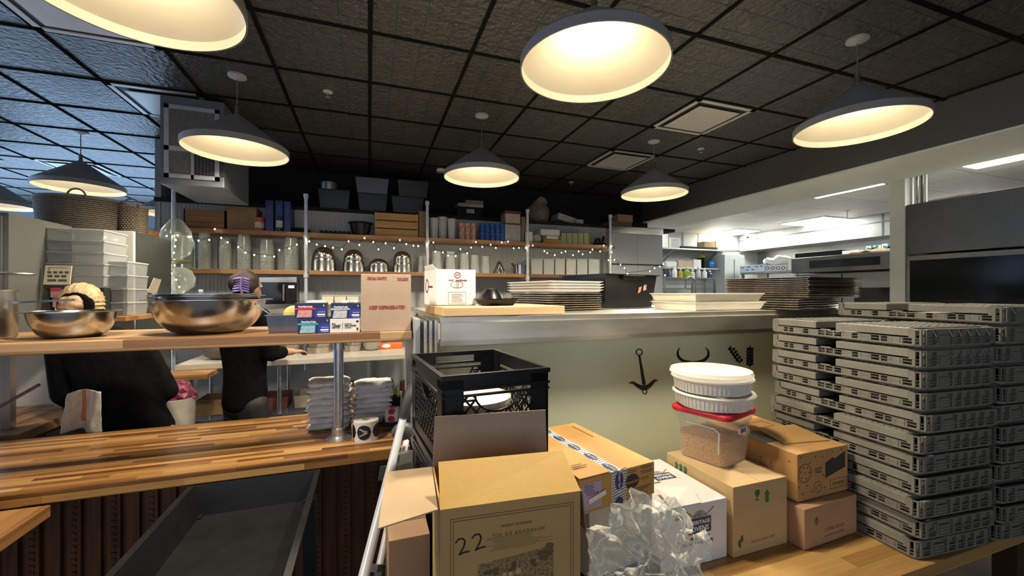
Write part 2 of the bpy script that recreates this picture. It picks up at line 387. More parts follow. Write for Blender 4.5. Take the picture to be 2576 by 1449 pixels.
for p, l in pend: pendant(p, l)
dx = (pend[0][0]-pend[4][0])
rowv = pend[1][0]-pend[0][0]
pG = PZ(330, -25, E+1.0)
pendant(pG, 'huge near cone pendant cut by the top left corner')
pendant(PZ(-12, 516, E+1.0), 'far cone pendant cut by the left edge of the picture')
pendant(PZ(428, 537, E+1.0), 'distant cone pendant half behind the first shelf pole')
def vent(px, py, label, big=.56):
    p = PZ(px, py, CZ)
    cx = GX+(math.floor((p.x-GX)/TS)+.5)*TS; cy = GY+(math.floor((p.y-GY)/TS)+.5)*TS
    t = thing('ceiling_diffuser', label, 'air diffuser', (cx, cy, CZ), 0, 'square white ceiling air diffusers')
    fm = pm('diffuser_white', (.46, .45, .42), .35, var=.05)
    h = .295; f = B()
    f.box(-h, h, -h, -h+.035, -.012, -.002).box(-h, h, h-.035, h, -.012, -.002).box(-h, -h+.035, -h, h, -.012, -.002).box(h-.035, h, -h, h, -.012, -.002)
    f.build('frame', fm, t)
    B().box(-.26, .26, -.26, .26, -.005, -.002).build('throat', black_matte, t)
    B().box(-.215, .215, -.215, .215, -.020, -.014, bev=.002).build('face_plate', fm, t)
    return t
vent(425, 247, 'white square air diffuser up left of the front pendant'); vent(1775, 290, 'white square air diffuser, nearer of the two by the soffit')
vent(1562, 396, 'white square air diffuser, farther of the two by the soffit'); vent(225, 45, 'white square air diffuser behind the top left pendant')
vent(290, 437, 'far air diffuser above the blue band')
def sprinkler(px, py, l):
    p = PZ(px, py, CZ); t = thing('sprinkler', l, 'sprinkler', (p.x, p.y, CZ), 0)
    B().lathe([(0, 0), (.035, 0), (.035, -.006), (.012, -.012), (0, -.012)], 20).build('plate', pm('sprinkler_white', (.5, .48, .46), .4), t, 40)
    B().cyl(0, 0, -.04, -.01, .007, 10).lathe([(0, -.042), (.017, -.042), (.017, -.045), (0, -.045)], 16).build('head', galv, t, 40)
sprinkler(825, 230, 'fire sprinkler in the ceiling right of the front pendant'); sprinkler(1763, 374, 'fire sprinkler near the soffit')
sprinkler(1437, 459, 'small fire sprinkler above the back shelves')
p = PZ(1110, 427, CZ)
o = B().lathe([(0, 0), (.06, 0), (.055, -.03), (0, -.035)], 24, (p.x, p.y, CZ)).build('smoke_detector', whitep, None, 40); tag(o, 'small round detector on the ceiling left of the middle pendant', 'detector')
# air unit hung under the ceiling
YA = 3.78; a0 = PY(402, 465, YA); a1 = PY(564, 465, YA)
t = thing('air_handler', 'grey blue boxy air unit with grilles hung below the ceiling', 'air unit', (a0.x, YA, 0), 0)
wA = a1.x-a0.x; zb = PY(480, 467, YA).z; zt = CZ-.04
aum = pm('air_unit_grey', (.13, .15, .18), .45, var=.08, scale=6)
B().box(0, wA, 0, .7, zb, zt, bev=.008).build('housing', aum, t)
fr = B(); fw = wA*.86; fx = wA*.07
zz0, zz1 = zb+.05, zt-.07; zm = zb+.27
for (x0, x1, z0, z1) in ((fx, fx+.03, zz0, zz1), (fx+fw-.03, fx+fw, zz0, zz1), (fx, fx+fw, zz0, zz0+.03), (fx, fx+fw, zz1-.03, zz1), (fx, fx+fw, zm-.015, zm+.02), (fx+fw*.48, fx+fw*.53, zz0, zm)): fr.box(x0, x1, -.012, 0, z0, z1)
fr.build('grille_frame', pm('air_frame', (.42, .46, .52), .45), t)
B().box(fx+.03, fx+fw-.03, -.004, -.001, zz0+.03, zz1-.03).build('filter_panel', pm('filter_grey', (.16, .16, .16), .8, var=.2, scale=60), t)
gr = B()
for i in range(9): gr.box(fx+fw*.55+i*.022, fx+fw*.55+i*.022+.008, -.009, -.004, zz0+.035, zm-.02)
for i in range(9): gr.box(fx+fw*.55, fx+fw*.55+.19, -.010, -.005, zz0+.04+i*.02, zz0+.046+i*.02)
gr.build('louvre_grid', pm('louvre_dark', (.03, .03, .035), .5), t)
# ---- kitchen ceiling lights
lm = glow('panel_light', (.95, .98, .93), 17)
def panel(px, py, l, a=1.16, b=.28):
    p = PZ(px, py, KZ); t = thing('ceiling_light', l, 'ceiling light', (p.x, p.y, KZ), 0, 'flat white kitchen ceiling lights')
    B().box(-a/2-.02, a/2+.02, -b/2-.02, b/2+.02, -.012, -.002).build('frame', white_paint, t)
    B().box(-a/2, a/2, -b/2, b/2, -.016, -.012).build('diffuser', lm, t)
for px, py, l, a, b in ((2115, 477, 'kitchen ceiling light in front of the white column', .30, .74), (1820, 536, 'kitchen ceiling light nearest the dark soffit, middle one', .34, .85),
        (1645, 569, 'far small kitchen ceiling light just over the white panel', .34, .9), (1843, 584, 'farthest kitchen ceiling light over the steel shelves', .62, .75),
        (2047, 556, 'wide kitchen ceiling light before the steel hood', .62, .75), (2366, 506, 'kitchen ceiling light half behind the big dark hood', .3, .75),
        (2590, 385, 'kitchen ceiling light cut by the right edge', .3, .8)): panel(px, py, l, a, b)
# ================================================================ BAR: worktop, shelf above it, posts
top_wood = butcher('worktop_wood', (.11, .045, .012), (.33, .155, .045), (.60, .34, .12), .27, 3.6, 36)
shelf_top = butcher('bar_shelf_wood', (.22, .11, .045), (.42, .25, .12), (.55, .36, .19), .38, 1.6, 14)
WZ = E-.75
o = B().box(-3.4, .19, 2.04, 2.80, WZ-.05, WZ, bev=.003).build('bar_worktop', top_wood); tag(o, 'long brown butcher block bar worktop under the towels', 'counter')
SH = E-.195
o = B().box(-3.4, .205, 2.10, 2.67, SH-.047, SH, bev=.004).build('bar_shelf', shelf_top); tag(o, 'raised pale wooden shelf carrying the big steel bowls', 'shelf')
b = B(); b.box(-3.4, .19, 2.32, 2.38, 0, WZ-.05)
x = -3.4
k = 0
while x < .17:
    b.box(x, x+.045, 2.295, 2.32, 0, WZ-.05)
    if k % 2 == 0:
        for j in range(30): b.box(x+.014, x+.031, 2.288, 2.296, .06+j*.028, .074+j*.028)
    x += .068; k += 1
o = b.build('bar_panelling', pm('ribbed_wood', (.13, .05, .016), .55, var=.35, scale=9, stretch=(6, 1, .6))); tag(o, 'dark ribbed wooden front below the bar worktop', 'bar front')
def post(px, py, l):
    p = PZ(px, py, WZ); t = thing('shelf_post', l, 'post', (p.x, p.y, WZ))
    B().cyl(0, 0, 0, SH-.047-WZ, .0235, 24).build('pipe', galv, t, 40)
    B().lathe([(0, 0), (.062, 0), (.062, .006), (.045, .014), (.033, .02), (.033, .055), (.0235, .06)], 28).build('flange', galv, t, 40)
    B().lathe([(.0235, -.0), (.029, 0), (.029, .035), (.05, .042), (.05, .05), (0, .05)], 28, (0, 0, SH-.047-WZ-.05)).build('collar', galv, t, 40)
post(852, 1104, 'steel pipe post holding the raised shelf in front of towels')
# end panel
o = B().box(.212, .236, 2.02, 2.62, WZ-.30, E-.13, bev=.002).build('end_panel', pm('panel_pale', (.42, .45, .50), .35, var=.08, scale=8)); tag(o, 'pale grey upright panel closing the right end of the bar', 'panel')
B().box(.206, .212, 2.25, 2.32, E-.24, E-.15).build('notice', paper, o)
for i, dx in enumerate((.254, .279, .304)):
    b = B(); b.sheet([(dx, 1.99, E-.40), (dx, 2.45, E-.40), (dx, 2.45, E-.145), (dx, 1.99, E-.145)], .004)
    b.box(dx-.006, dx+.010, 1.975, 1.99, E-.41, E-.135, bev=.002)
    b.box(dx-.006, dx+.010, 1.99, 2.45, E-.145, E-.137)
    o = b.build('baking_tray', steel); tag(o, 'steel tray standing upright in the slot beside the pass, %s' % ('leftmost', 'middle one', 'rightmost')[i], 'tray', 'trays standing upright beside the pass')
# ================================================================ THE PASS
PT = E-.12
b = B(); b.box(.33, 4.3, 2.0, 3.25, PT-.035, PT, bev=.004)
b.sheet([(.33, 2.0, PT-.03), (4.3, 2.0, PT-.03), (4.3, 2.0, PT-.118), (.33, 2.0, PT-.118)], -.02)
b.box(.33, 4.3, 2.006, 2.06, PT-.145, PT-.118)
passc = thing('pass_counter', 'stainless steel pass counter with black motifs on its mint front', 'counter', (0, 0, 0))
b.build('steel_top', pm('pass_steel', (.66, .64, .57), .40, 1, var=.12, scale=3, stretch=(.7, 1, 3), rvar=.08), passc)
mint = pm('mint_paint', (.58, .67, .52), .45, var=.03, scale=2)
B().box(.33, 4.3, 2.10, 2.16, 0, PT-.145).box(.33, .36, 2.06, 2.10, 0, PT-.145).build('front_panel', mint, passc)
YD = 2.0985
def onp(px, py): p = PY(px, py, YD); return (p.x, p.z)
def decal(parts, name):
    b = B()
    for q in parts: b.prism([onp(*v) for v in q], .0015, Matrix.Translation((0, YD+.001, 0)))
    return b.build(name, ink, passc)
def ringpts(cx, cy, r, w, n=20):
    out = []
    for k in range(n):
        a, c2 = k*math.tau/n, (k+1)*math.tau/n
        out.append([(cx+r*math.cos(a), cy+r*math.sin(a)), (cx+r*math.cos(c2), cy+r*math.sin(c2)), (cx+(r-w)*math.cos(c2), cy+(r-w)*math.sin(c2)), (cx+(r-w)*math.cos(a), cy+(r-w)*math.sin(a))])
    return out
anch = ringpts(1608, 886, 9, 2.6)+ringpts(1622, 985, 6.5, 2)
anch += [[(1606, 895), (1611, 895), (1625, 968), (1616, 968)]]
def arcband(pts, ws):
    out = []
    for i in range(len(pts)-1):
        (x0, y0), (x1, y1) = pts[i], pts[i+1]; L = math.hypot(x1-x0, y1-y0); nx, ny = -(y1-y0)/L, (x1-x0)/L
        a, c2 = ws[i]/2, ws[i+1]/2
        out.append([(x0+nx*a, y0+ny*a), (x1+nx*c2, y1+ny*c2), (x1-nx*c2, y1-ny*c2), (x0-nx*a, y0-ny*a)])
    return out
anch += arcband([(1582, 964), (1592, 962), (1601, 968), (1610, 974), (1621, 976), (1631, 973), (1640, 964), (1647, 957), (1655, 957)], [1, 6, 8, 11, 13, 11, 8, 6, 1])
decal(anch, 'anchor_motif')
decal(arcband([(1711, 874), (1705, 883), (1705, 893), (1710, 902), (1719, 908), (1730, 911), (1744, 913), (1757, 911)], [1, 4, 6, 7, 7, 8, 8, 8])+arcband([(1774, 874), (1781, 881), (1783, 891), (1779, 900), (1770, 907), (1757, 911)], [1, 4, 6, 7, 7, 8]), 'horn_motif')
def sprig(x0, y0, x1, y1, n):
    out = arcband([(x0, y0), (x1, y1)], [2, 2])
    for i in range(n):
        f = (i+.5)/n; cx, cy = x0+(x1-x0)*f, y0+(y1-y0)*f
        for s in (-1, 1):
            a, b2 = s*9, -9
            out.append([(cx, cy), (cx+a*.3, cy+b2*.9), (cx+a, cy+b2), (cx+a*.9, cy+b2*.3)])
    out.append([(x1, y1), (x1-3, y1-5), (x1, y1-11), (x1+3, y1-5)])
    return out
decal(sprig(1862, 915, 1838, 880, 5)+sprig(1886, 925, 1887, 880, 6), 'wheat_motif')
# ---- things on the pass
def pan(w, d, h=.0118, mat=alu, name='sheet_pan'):
    b = B()
    def ring(hw, hd, z, r=.03):
        v = []
        for (sx, sy, a0) in ((1, -1, -90), (1, 1, 0), (-1, 1, 90), (-1, -1, 180)):
            for k in range(4):
                a = R(a0+k*30); v.append(b.bm.verts.new((sx*(hw-r)+r*math.cos(a), sy*(hd-r)+r*math.sin(a), z)))
        return v
    P = [ring(w/2-.022, d/2-.022, 0), ring(w/2-.006, d/2-.006, h-.003), ring(w/2, d/2, h-.004), ring(w/2, d/2, h), ring(w/2-.008, d/2-.008, h), ring(w/2-.026, d/2-.026, .003)]
    b.bm.faces.new(P[0][::-1]); b.bm.faces.new(P[-1])
    for A, Q in zip(P, P[1:]):
        for k in range(16): b.bm.faces.new((A[k], A[(k+1) % 16], Q[(k+1) % 16], Q[k]))
    return b.build(name, mat)
def pt_center(a, d, phi, Lr, Ll, z):
    """near corner seen at right a / forward d; right edge Lr along phi, left edge Ll -> centre, rotation"""
    p = R(phi); c = (a+Lr/2*math.cos(p)-Ll/2*math.sin(p), d+Lr/2*math.sin(p)+Ll/2*math.cos(p))
    v = CW(*c); return Vector((v.x, v.y, z)), R(phi)-YAW
def stack(proto, n, pos, rz, dz, lab, group, jit=.004, z0=0):
    base = None
    for i in range(n):
        L = lab % ORD[n-1-i]
        loc = pos+Vector((random.uniform(-jit, jit), random.uniform(-jit, jit), z0+i*dz)); r = rz+random.uniform(-.008, .008)
        if i == 0 and not proto.get('used'):
            put(proto, loc, r); proto['label'] = L; proto['category'] = proto.get('cat0', 'tray'); proto['group'] = group; proto['used'] = 1; base = proto
        else:
            o = dup(proto, loc, r, L, group)
pos, rz = pt_center(.24, 2.55, 30, .44, .55, PT+.001)
stack(pan(.44, .55), 8, pos, rz, .0145, 'metal sheet pan in the pile left of the black tub, %s', 'metal sheet pans under the white trays')
b = pan(.455, .565, .0178, whitep, 'white_tray')
stack(b, 4, pos, rz, .0185, 'white plastic tray lying on the metal pans, %s', 'white trays on the metal pans', z0=8*.0145+.002)
pos, rz = pt_center(1.905, 2.65, 25, .50, .50, PT+.001)
pos2, rz2 = pt_center(1.895, 2.62, 25, .66, .62, PT+.001)
stack(pan(.50, .50), 5, pos+Vector((-.08, 0, 0)), rz, .0155, 'small dark baking pan at the foot of the big pan pile, %s', 'small pans below the big pile')
stack(pan(.66, .62, mat=pm('used_pan', (.52, .45, .38), .36, 1, var=.3, scale=9)), 11, pos2, rz2, .0128, 'wide baking pan in the big pile right of cream tubs, %s', 'wide baking pans on the pass', z0=5*.0155+.002)
# black tub
pos, rz = pt_center(.684, 3.0, 35, .61, .47, PT+.001)
t = thing('bus_tub', 'deep black plastic tub with torn stickers on the pass', 'tub', pos, rz)
B().open_box(.61, .47, .25, .006, .03, lip=.018).build('tub', blackp, t)
B().box(-.13, .13, -.262, -.232, .215, .248, bev=.004).build('handle', blackp, t); B().box(-.13, .13, .232, .262, .215, .248, bev=.004).build('handle', blackp, t)
B().sheet([(.14, -.225, .13), (.18, -.225, .135), (.18, -.229, .18), (.145, -.229, .175)], .002).build('sticker', pm('old_label', (.45, .34, .26), .7, var=.3, scale=40), t)
B().sheet([(.08, -.222, .11), (.11, -.222, .12), (.125, -.227, .165), (.085, -.227, .155)], .002).build('sticker', pm('torn_label', (.55, .25, .18), .7, var=.4, scale=60), t)
# cream dough tubs
pos, rz = pt_center(1.155, 2.575, 20, .60, .42, PT+.001)
t = B().open_box(.60, .42, .050, .005, .022, lip=.006).build('dough_tub', creamp); tag(t, 'cream shallow dough tub, lower of the two on the pass', 'tub', 'cream dough tubs'); put(t, pos, rz)
dup(t, pos+Vector((0, .01, .0565)), rz+.02, 'cream shallow dough tub, upper of the two on the pass', 'cream dough tubs')
# board and branded carton
v = CW(-.323, 1.97); 
o = B().box(0, .67, 0, .45, 0, .043, bev=.003).build('cutting_board', butcher('board_wood', (.42, .25, .10), (.60, .40, .19), (.72, .52, .28), .45, 1.2, 12)); put(o, (v.x, v.y, PT+.002), R(4.7)); tag(o, 'thick pale cutting board overhanging the steel pass', 'cutting board')
BT = PT+.047
v = CW(-.413, 2.24); t = thing('carton', 'white open carton printed with a C W ring mark', 'carton', (v.x, v.y, BT), R(4.5))
def open_carton(t, w, d, h, mat, inner=None, th=.004):
    b = B(); b.box(0, w, 0, th, 0, h).box(0, w, d-th, d, 0, h).box(0, th, th, d-th, 0, h).box(w-th, w, th, d-th, 0, h).box(0, w, 0, d, 0, th)
    return b.build('body', mat, t)
b = B(); w, d, h = .225, .32, .2
b.box(0, .08, 0, .004, 0, h).box(.15, w, 0, .004, 0, h).box(.08, .15, 0, .004, 0, .098).box(.08, .15, 0, .004, .132, h)
b.box(0, w, d-.004, d, 0, h).box(0, .004, .004, d-.004, 0, h+.008).box(w-.004, w, .004, d-.004, 0, h).box(0, w, 0, d, 0, .004)
b.build('body', white_card, t)
b = B()
for s in (-1, 1):
    for k in range(10):
        a0, a1 = R(90*s+(k-5)*18*1), R(90*s+(k-4)*18)
# hand hole surround
pts = []
for k in range(24):
    a = k*math.tau/24; pts.append((.115+.035*math.copysign(abs(math.cos(a))**.7, math.cos(a)), -.001, .115+.0175*math.copysign(abs(math.sin(a))**.9, math.sin(a))))
B().tube(pts, .0015, 6, closed=True).build('hand_hole', ink, t)
B().lathe([(.018, 0), (.018, .001), (.0135, .001), (.0135, 0)], 32, M=Matrix.Translation((.118, -.0005, .168)) @ Matrix.Rotation(R(90), 4, 'X')).build('ring_mark', pm('ink_maroon', (.16, .03, .05), .6), t)
text('W', .016, ink_brown, t, (.118, -.0012, .168), bold=.0004)
text("chefs'", .015, MATS['ink_maroon'], t, (.082, -.0012, .140), sx=.95); text('warehouse', .015, MATS['ink_maroon'], t, (.140, -.0012, .140), bold=.0005)
b = B(); x0, x1, z0, z1 = .065, .165, .008, .073
for q in ((x0, x1, z0, z0+.0012), (x0, x1, z1, z1+.0012), (x0, x0+.0012, z0, z1), (x1, x1+.0012, z0, z1)): b.box(q[0], q[1], -.0012, -.0002, q[2], q[3])
for k in range(6): b.box(x0+.02, x1-.012-random.random()*.02, -.0012, -.0002, z0+.010+k*.0085, z0+.012+k*.0085)
b.build('handling_box', ink_brown, t)
text("chefs'warehouse", .022, MATS['ink_maroon'], t, (-.001, .15, .105), 'left', sx=.8); B().lathe([(.042, 0), (.042, .001), (.032, .001), (.032, 0)], 32, M=Matrix.Translation((-.0005, .24, .11)) @ Matrix.Rotation(R(-90), 4, 'Y')).build('ring_mark', MATS['ink_maroon'], t)
for q, dz in (((0, .002), .0), ((.0, d), .0)):
    pass
B().sheet([(0, .02, h), (0, d-.03, h), (-.012, d-.05, h+.03), (-.012, .06, h+.03)], .003).build('flap', white_card, t)
# black lids
v = CW(-.09, 2.31)
t = thing('lid_stack', 'glossy black plastic lids beside the white carton', 'lids', (v.x, v.y, BT), R(8))
B().open_box(.20, .15, .035, .003, .02, lip=.008).build('lid', blackp, t)
b = B(); b.lathe([(.0, .06), (.035, .058), (.06, .03), (.075, .004), (.09, 0), (.0, 0)], 28, (-.03, .0, .033)); b.build('dome_lid', blackp, t, 40)
# ================================================================ ON THE RAISED SHELF
def bowl(r, h, mat=steel_mirror, name='mixing_bowl', rim=.03, n=64, foot=.5):
    pr = [(0, 0), (r*foot*.8, 0)]
    for k in range(1, 9):
        a = k/8*R(78); pr.append((r*foot*.8+(r-rim-r*foot*.8)*math.sin(a)/math.sin(R(78)), h*(1-math.cos(a))/(1-math.cos(R(78)))))
    pr += [(r-.002, h+.004), (r, h+.001), (r-.002, h-.001)] if False else [(r-rim*.4, h+.004), (r, h+.003), (r, h+.0055), (r-rim, h+.006)]
    for k in range(8, 0, -1):
        a = k/8*R(78); pr.append((r*foot*.8+(r-rim-.003-r*foot*.8)*math.sin(a)/math.sin(R(78)), .003+h*(1-math.cos(a))/(1-math.cos(R(78)))))
    pr.append((0, .003))
    return B().lathe(pr, n).build(name, mat, None, 40)
def at_shelf(px, py, Y): return PY(px, py, Y)
bx = XP(528, 2.36)
o = bowl(.262, .155, foot=.5); put(o, (bx, 2.37, SH)); tag(o, 'big stainless mixing bowl on the shelf, lowest and widest of its nest', 'bowl', 'nested steel bowls in front of the dark haired person')
o2 = bowl(.235, .145, foot=.5); put(o2, (bx-.005, 2.37, SH+.029)); tag(o2, 'stainless mixing bowl nested inside the biggest bowl', 'bowl', o['group'])
o2 = bowl(.222, .135, foot=.5); put(o2, (bx-.008, 2.37, SH+.046)); tag(o2, 'uppermost stainless bowl of the big nest', 'bowl', o['group'])
bx = XP(193, 2.34); o2 = bowl(.166, .108, foot=.55, rim=.025); put(o2, (bx, 2.32, SH)); tag(o2, 'smaller steel bowl in front of the blonde hair bun', 'bowl')
pcx = XP(8, 2.3)
t = thing('stock_pot', 'tall steel canister with lid at the left edge of the shelf', 'pot', (pcx-.085, 2.33, SH))
B().lathe([(0, 0), (.09, 0), (.098, .01), (.098, .2), (.102, .204), (.096, .205), (.094, .01), (0, .008)], 40).build('pot', steel_b, t, 40)
B().lathe([(0, .235), (.02, .23), (.06, .232), (.132, .226), (.135, .222), (.128, .22), (0, .222)], 40, (0.02, .0, .05)).build('lid', steel, t, 40)
B().bar((.09, 0, .15), (.30, -.01, .162), .012, .008).build('handle', steel, t)
B().tube([(0.02, 0, .2), (.02, 0, .275)], .006, 8).build('lid_stem', steel, t)
# steel ninth pan with tongs
v = PZ(735, 829, SH); t = thing('steel_insert_pan', 'small deep steel pan left of the glove boxes', 'pan', (v.x, 2.24, SH), 0)
B().open_box(.15, .12, .085, .002, .01, lip=.006).build('pan', pm('pan_dark_steel', (.22, .24, .27), .3, 1), t)
t2 = thing('tongs', 'steel tongs leaning in the small deep pan', 'tongs', (v.x, 2.24, SH))
B().bar((.02, 0, .01), (-.13, .01, .135), .008, .002).bar((.03, .02, .01), (-.12, .03, .125), .008, .002).tube([(-.13, .01, .135), (-.138, .02, .14), (-.12, .03, .125)], .003, 6).build('arms', steel, t2)
tag(B().ell((v.x+.03, 2.24, SH+.085), (.045, .03, .045)).build('lemon_towel', pm('yellow_cloth', (.55, .42, .14), .8, var=.12, scale=30, bump=.5, bscale=20)), 'crumpled yellow cloth stuffed in the small steel pan', 'cloth')
# glove boxes
navy = pm('navy_card', (.012, .016, .075), .35, var=.1); royal = pm('royal_card', (.02, .03, .28), .35, var=.1)
def glovebox(name, px0, px1, py0, py1, Y, kind, label):
    a = PY(px0, py0, Y); c2 = PY(px1, py1, Y); w = c2.x-a.x; h = a.z-c2.z; d = .11
    return a, c2, w, h, d
def make_glove(x, Y, z, w, h, acc, label, kind='dark', rz=0):
    t = thing('glove_box', label, 'glove box', (x, Y, z), rz, 'glove boxes on the raised shelf')
    B().box(0, w, 0, .115, 0, h, bev=.0015).build('body', white_card if kind == 'silver' else navy, t)
    if kind == 'silver':
        text('Silver', h*.55, ink, t, (w*.21, -.001, h*.5), sx=.48)
        B().box(w*.415, w*.422, -.001, 0, h*.25, h*.75).build('print_rule', ink, t)
        text('VINYL GLOVES', h*.14, ink, t, (w*.68, -.001, h*.5), bold=.0002, sx=.85); text('POWDER FREE', h*.07, ink, t, (w*.6, -.001, h*.64)); text('NON-STERILE', h*.07, ink, t, (w*.6, -.001, h*.36))
        B().ell((w*.92, -.0005, h*.24), (h*.06, .001, h*.12)).ell((w*.92, -.0005, h*.8), (h*.09, .001, h*.08)).build('print_mark', ink, t)
        return t
    B().box(w*.63, w, -.0008, 0, 0, h*.64).build('blue_field', royal, t)
    B().box(0, w*.64, -.0018, 0, h*.56, h*.68).build('colour_band', acc, t)
    b = B(); b.prism([(w*.06, h*.04), (w*.53, h*.04), (w*.55, h*.52), (w*.11, h*.54)], .0012); b.build('hand_photo', pm('glove_photo_'+acc.name, tuple(min(1, .25+.45*q) for q in acc.node_tree.nodes['Color Ramp'].color_ramp.elements[1].color[:3]), .5, var=.35, scale=40, stretch=(1, 1, 5)), t)
    text('PowerGuard Latex', h*.17, white_ink, t, (w*.34, -.0022, h*.76), bold=.0005, sx=1.0*w/.15*.72)
    text('L', h*.15, white_ink, t, (w*.93, -.001, h*.83), bold=.0005)
    B().box(w*.71, w*.97, -.0015, 0, h*.17, h*.27).build('print_strip', white_ink, t)
    B().box(w*.74, w*.97, -.0015, 0, h*.38, h*.40).box(w*.74, w*.97, -.0015, 0, h*.09, h*.11).build('print_line', white_ink, t)
    b = B(); 
    for k in range(5): b.ell((w*(.45+.1*k), .055+random.uniform(-.02, .02), h+.002), (.018, .02, .008+random.random()*.006), n=10)
    if kind == 'open': b.build('glove_tips', whitep if acc is not ink_red else paper, t, 60)
    else: b.bm.free()
    return t
gy = 2.125; W_ = lambda p0, p1: XP(p1, gy)-XP(p0, gy)
red_acc = pm('acc_red', (.62, .02, .06), .4); cy_acc = pm('acc_cyan', (.02, .38, .62), .4); gr_acc = pm('acc_grey', (.45, .47, .55), .4)
zt_ = lambda py, px=800: PY(px, py, gy).z
make_glove(XP(749, gy), gy, SH+.001, W_(749, 829), .072, cy_acc, 'glove box with a cyan band, bottom left of the four')
make_glove(XP(741, gy), gy+.004, SH+.074, W_(741, 820), .070, red_acc, 'glove box with a red band, stacked over the cyan one', 'open')
make_glove(XP(830, gy), gy, SH+.001, W_(830, 905), .066, gr_acc, 'white glove box reading Silver', 'silver')
make_glove(XP(832, gy), gy+.004, SH+.068, W_(832, 906), .074, gr_acc, 'glove box with a grey band, stacked over the white one', 'open')
# keep refrigerated carton
x0 = XP(908, gy); x1 = XP(1034, gy); hh = PY(970, 690, gy).z-SH
t = thing('carton', 'plain brown carton printed KEEP REFRIGERATED in red', 'carton', (x0, gy, SH))
B().box(0, x1-x0, 0, .2, 0, hh, bev=.004).build('body', pm('cardboard_pinkish', (.42, .31, .23), .75, var=.06, scale=9, bump=.06, bscale=60), t)
wq = x1-x0
text('KEEP REFRIGERATED', .0245, ink_red, t, (wq*.52, -.001, hh*.42), bold=.0003, sx=wq/.25*.80); text('35/1# UNITS', .021, ink_red, t, (wq*.31, -.001, hh*.925), bold=.0002, sx=.8); text('SOLIDS', .021, ink_red, t, (wq*.83, -.001, hh*.915), bold=.0002, sx=.8)
# ================================================================ ON THE WORKTOP
twm = pm('towel_white', (.84, .82, .82), .9, var=.06, scale=30, bump=.5, bscale=160)
def towel(seed, w=.205, d=.17, h=.03):
    b = B(); nx, ny = 18, 12; rng = random.Random(seed); off = rng.random()*50
    def pnt(i, j, top):
        u, v = i/nx*2-1, j/ny*2-1
        x, y = u*w/2, v*d/2
        e = max(abs(u)**6, abs(v)**6)
        zc = h/2; th = h/2*(1-.75*e)
        n1 = noise.noise(Vector((x*14+off, y*14, 1.3)))*.009; n2 = noise.noise(Vector((x*45+off, y*45, top*3)))*.004
        x += noise.noise(Vector((off, y*22, 2+top)))*.010; y += noise.noise(Vector((x*22, off, 4+top)))*.010
        return (x, y, zc+(th if top else -th)+n1*.8+(n2 if top else 0))
    T = [[b.bm.verts.new(pnt(i, j, 1)) for j in range(ny+1)] for i in range(nx+1)]
    U = [[b.bm.verts.new(pnt(i, j, 0)) for j in range(ny+1)] for i in range(nx+1)]
    for i in range(nx):
        for j in range(ny):
            b.bm.faces.new((T[i][j], T[i+1][j], T[i+1][j+1], T[i][j+1])); b.bm.faces.new((U[i][j], U[i][j+1], U[i+1][j+1], U[i+1][j]))
    def side(a, c2, p, q):
        m = [b.bm.verts.new(((Vector(a[0])+Vector(a[1]))/2+Vector(p)*rng.uniform(-.001, .006))) for a in []]
    for j in range(ny):
        for ii in (0, nx): b.bm.faces.new((T[ii][j], T[ii][j+1], U[ii][j+1], U[ii][j]))
    for i in range(nx):
        for jj in (0, ny): b.bm.faces.new((T[i][jj], T[i+1][jj], U[i+1][jj], U[i][jj]))
    return b
def towel_stack(px, Y, n, dz, where, grp, w=.21, d=.17):
    x = XP(px, Y)
    protos = [towel(s+px, w, d, .036).build('folded_towel', twm, None, 70) for s in range(3)]
    for i in range(n):
        L = 'folded white towel in the %s, %s' % (where, ORD[n-1-i]); loc = (x+random.uniform(-.006, .006), Y+random.uniform(-.006, .006), WZ+.001+i*dz); r = random.uniform(-.10, .10)
        if i < 3: o = put(protos[i], loc, r); tag(o, L, 'towel', grp)
        else: o = protos[i % 3].copy(); C.objects.link(o); put(o, loc, r); tag(o, L, 'towel', grp)
        if i % 2: o.rotation_euler[2] += math.pi
towel_stack(832, 2.50, 8, .033, 'left pile behind the steel post', 'folded towels in the left pile')
towel_stack(938, 2.53, 8, .0285, 'right pile behind the sticker roll', 'folded towels in the right pile', .205)
v = PZ(921, 1106, WZ); t = thing('sticker_roll', 'white roll of round black stickers standing on the worktop', 'sticker roll', (v.x, v.y+.02, WZ))
B().lathe([(.018, 0), (.062, 0), (.062, .098), (.018, .098), (.018, 0)], 48).build('roll', paper, t, 40)
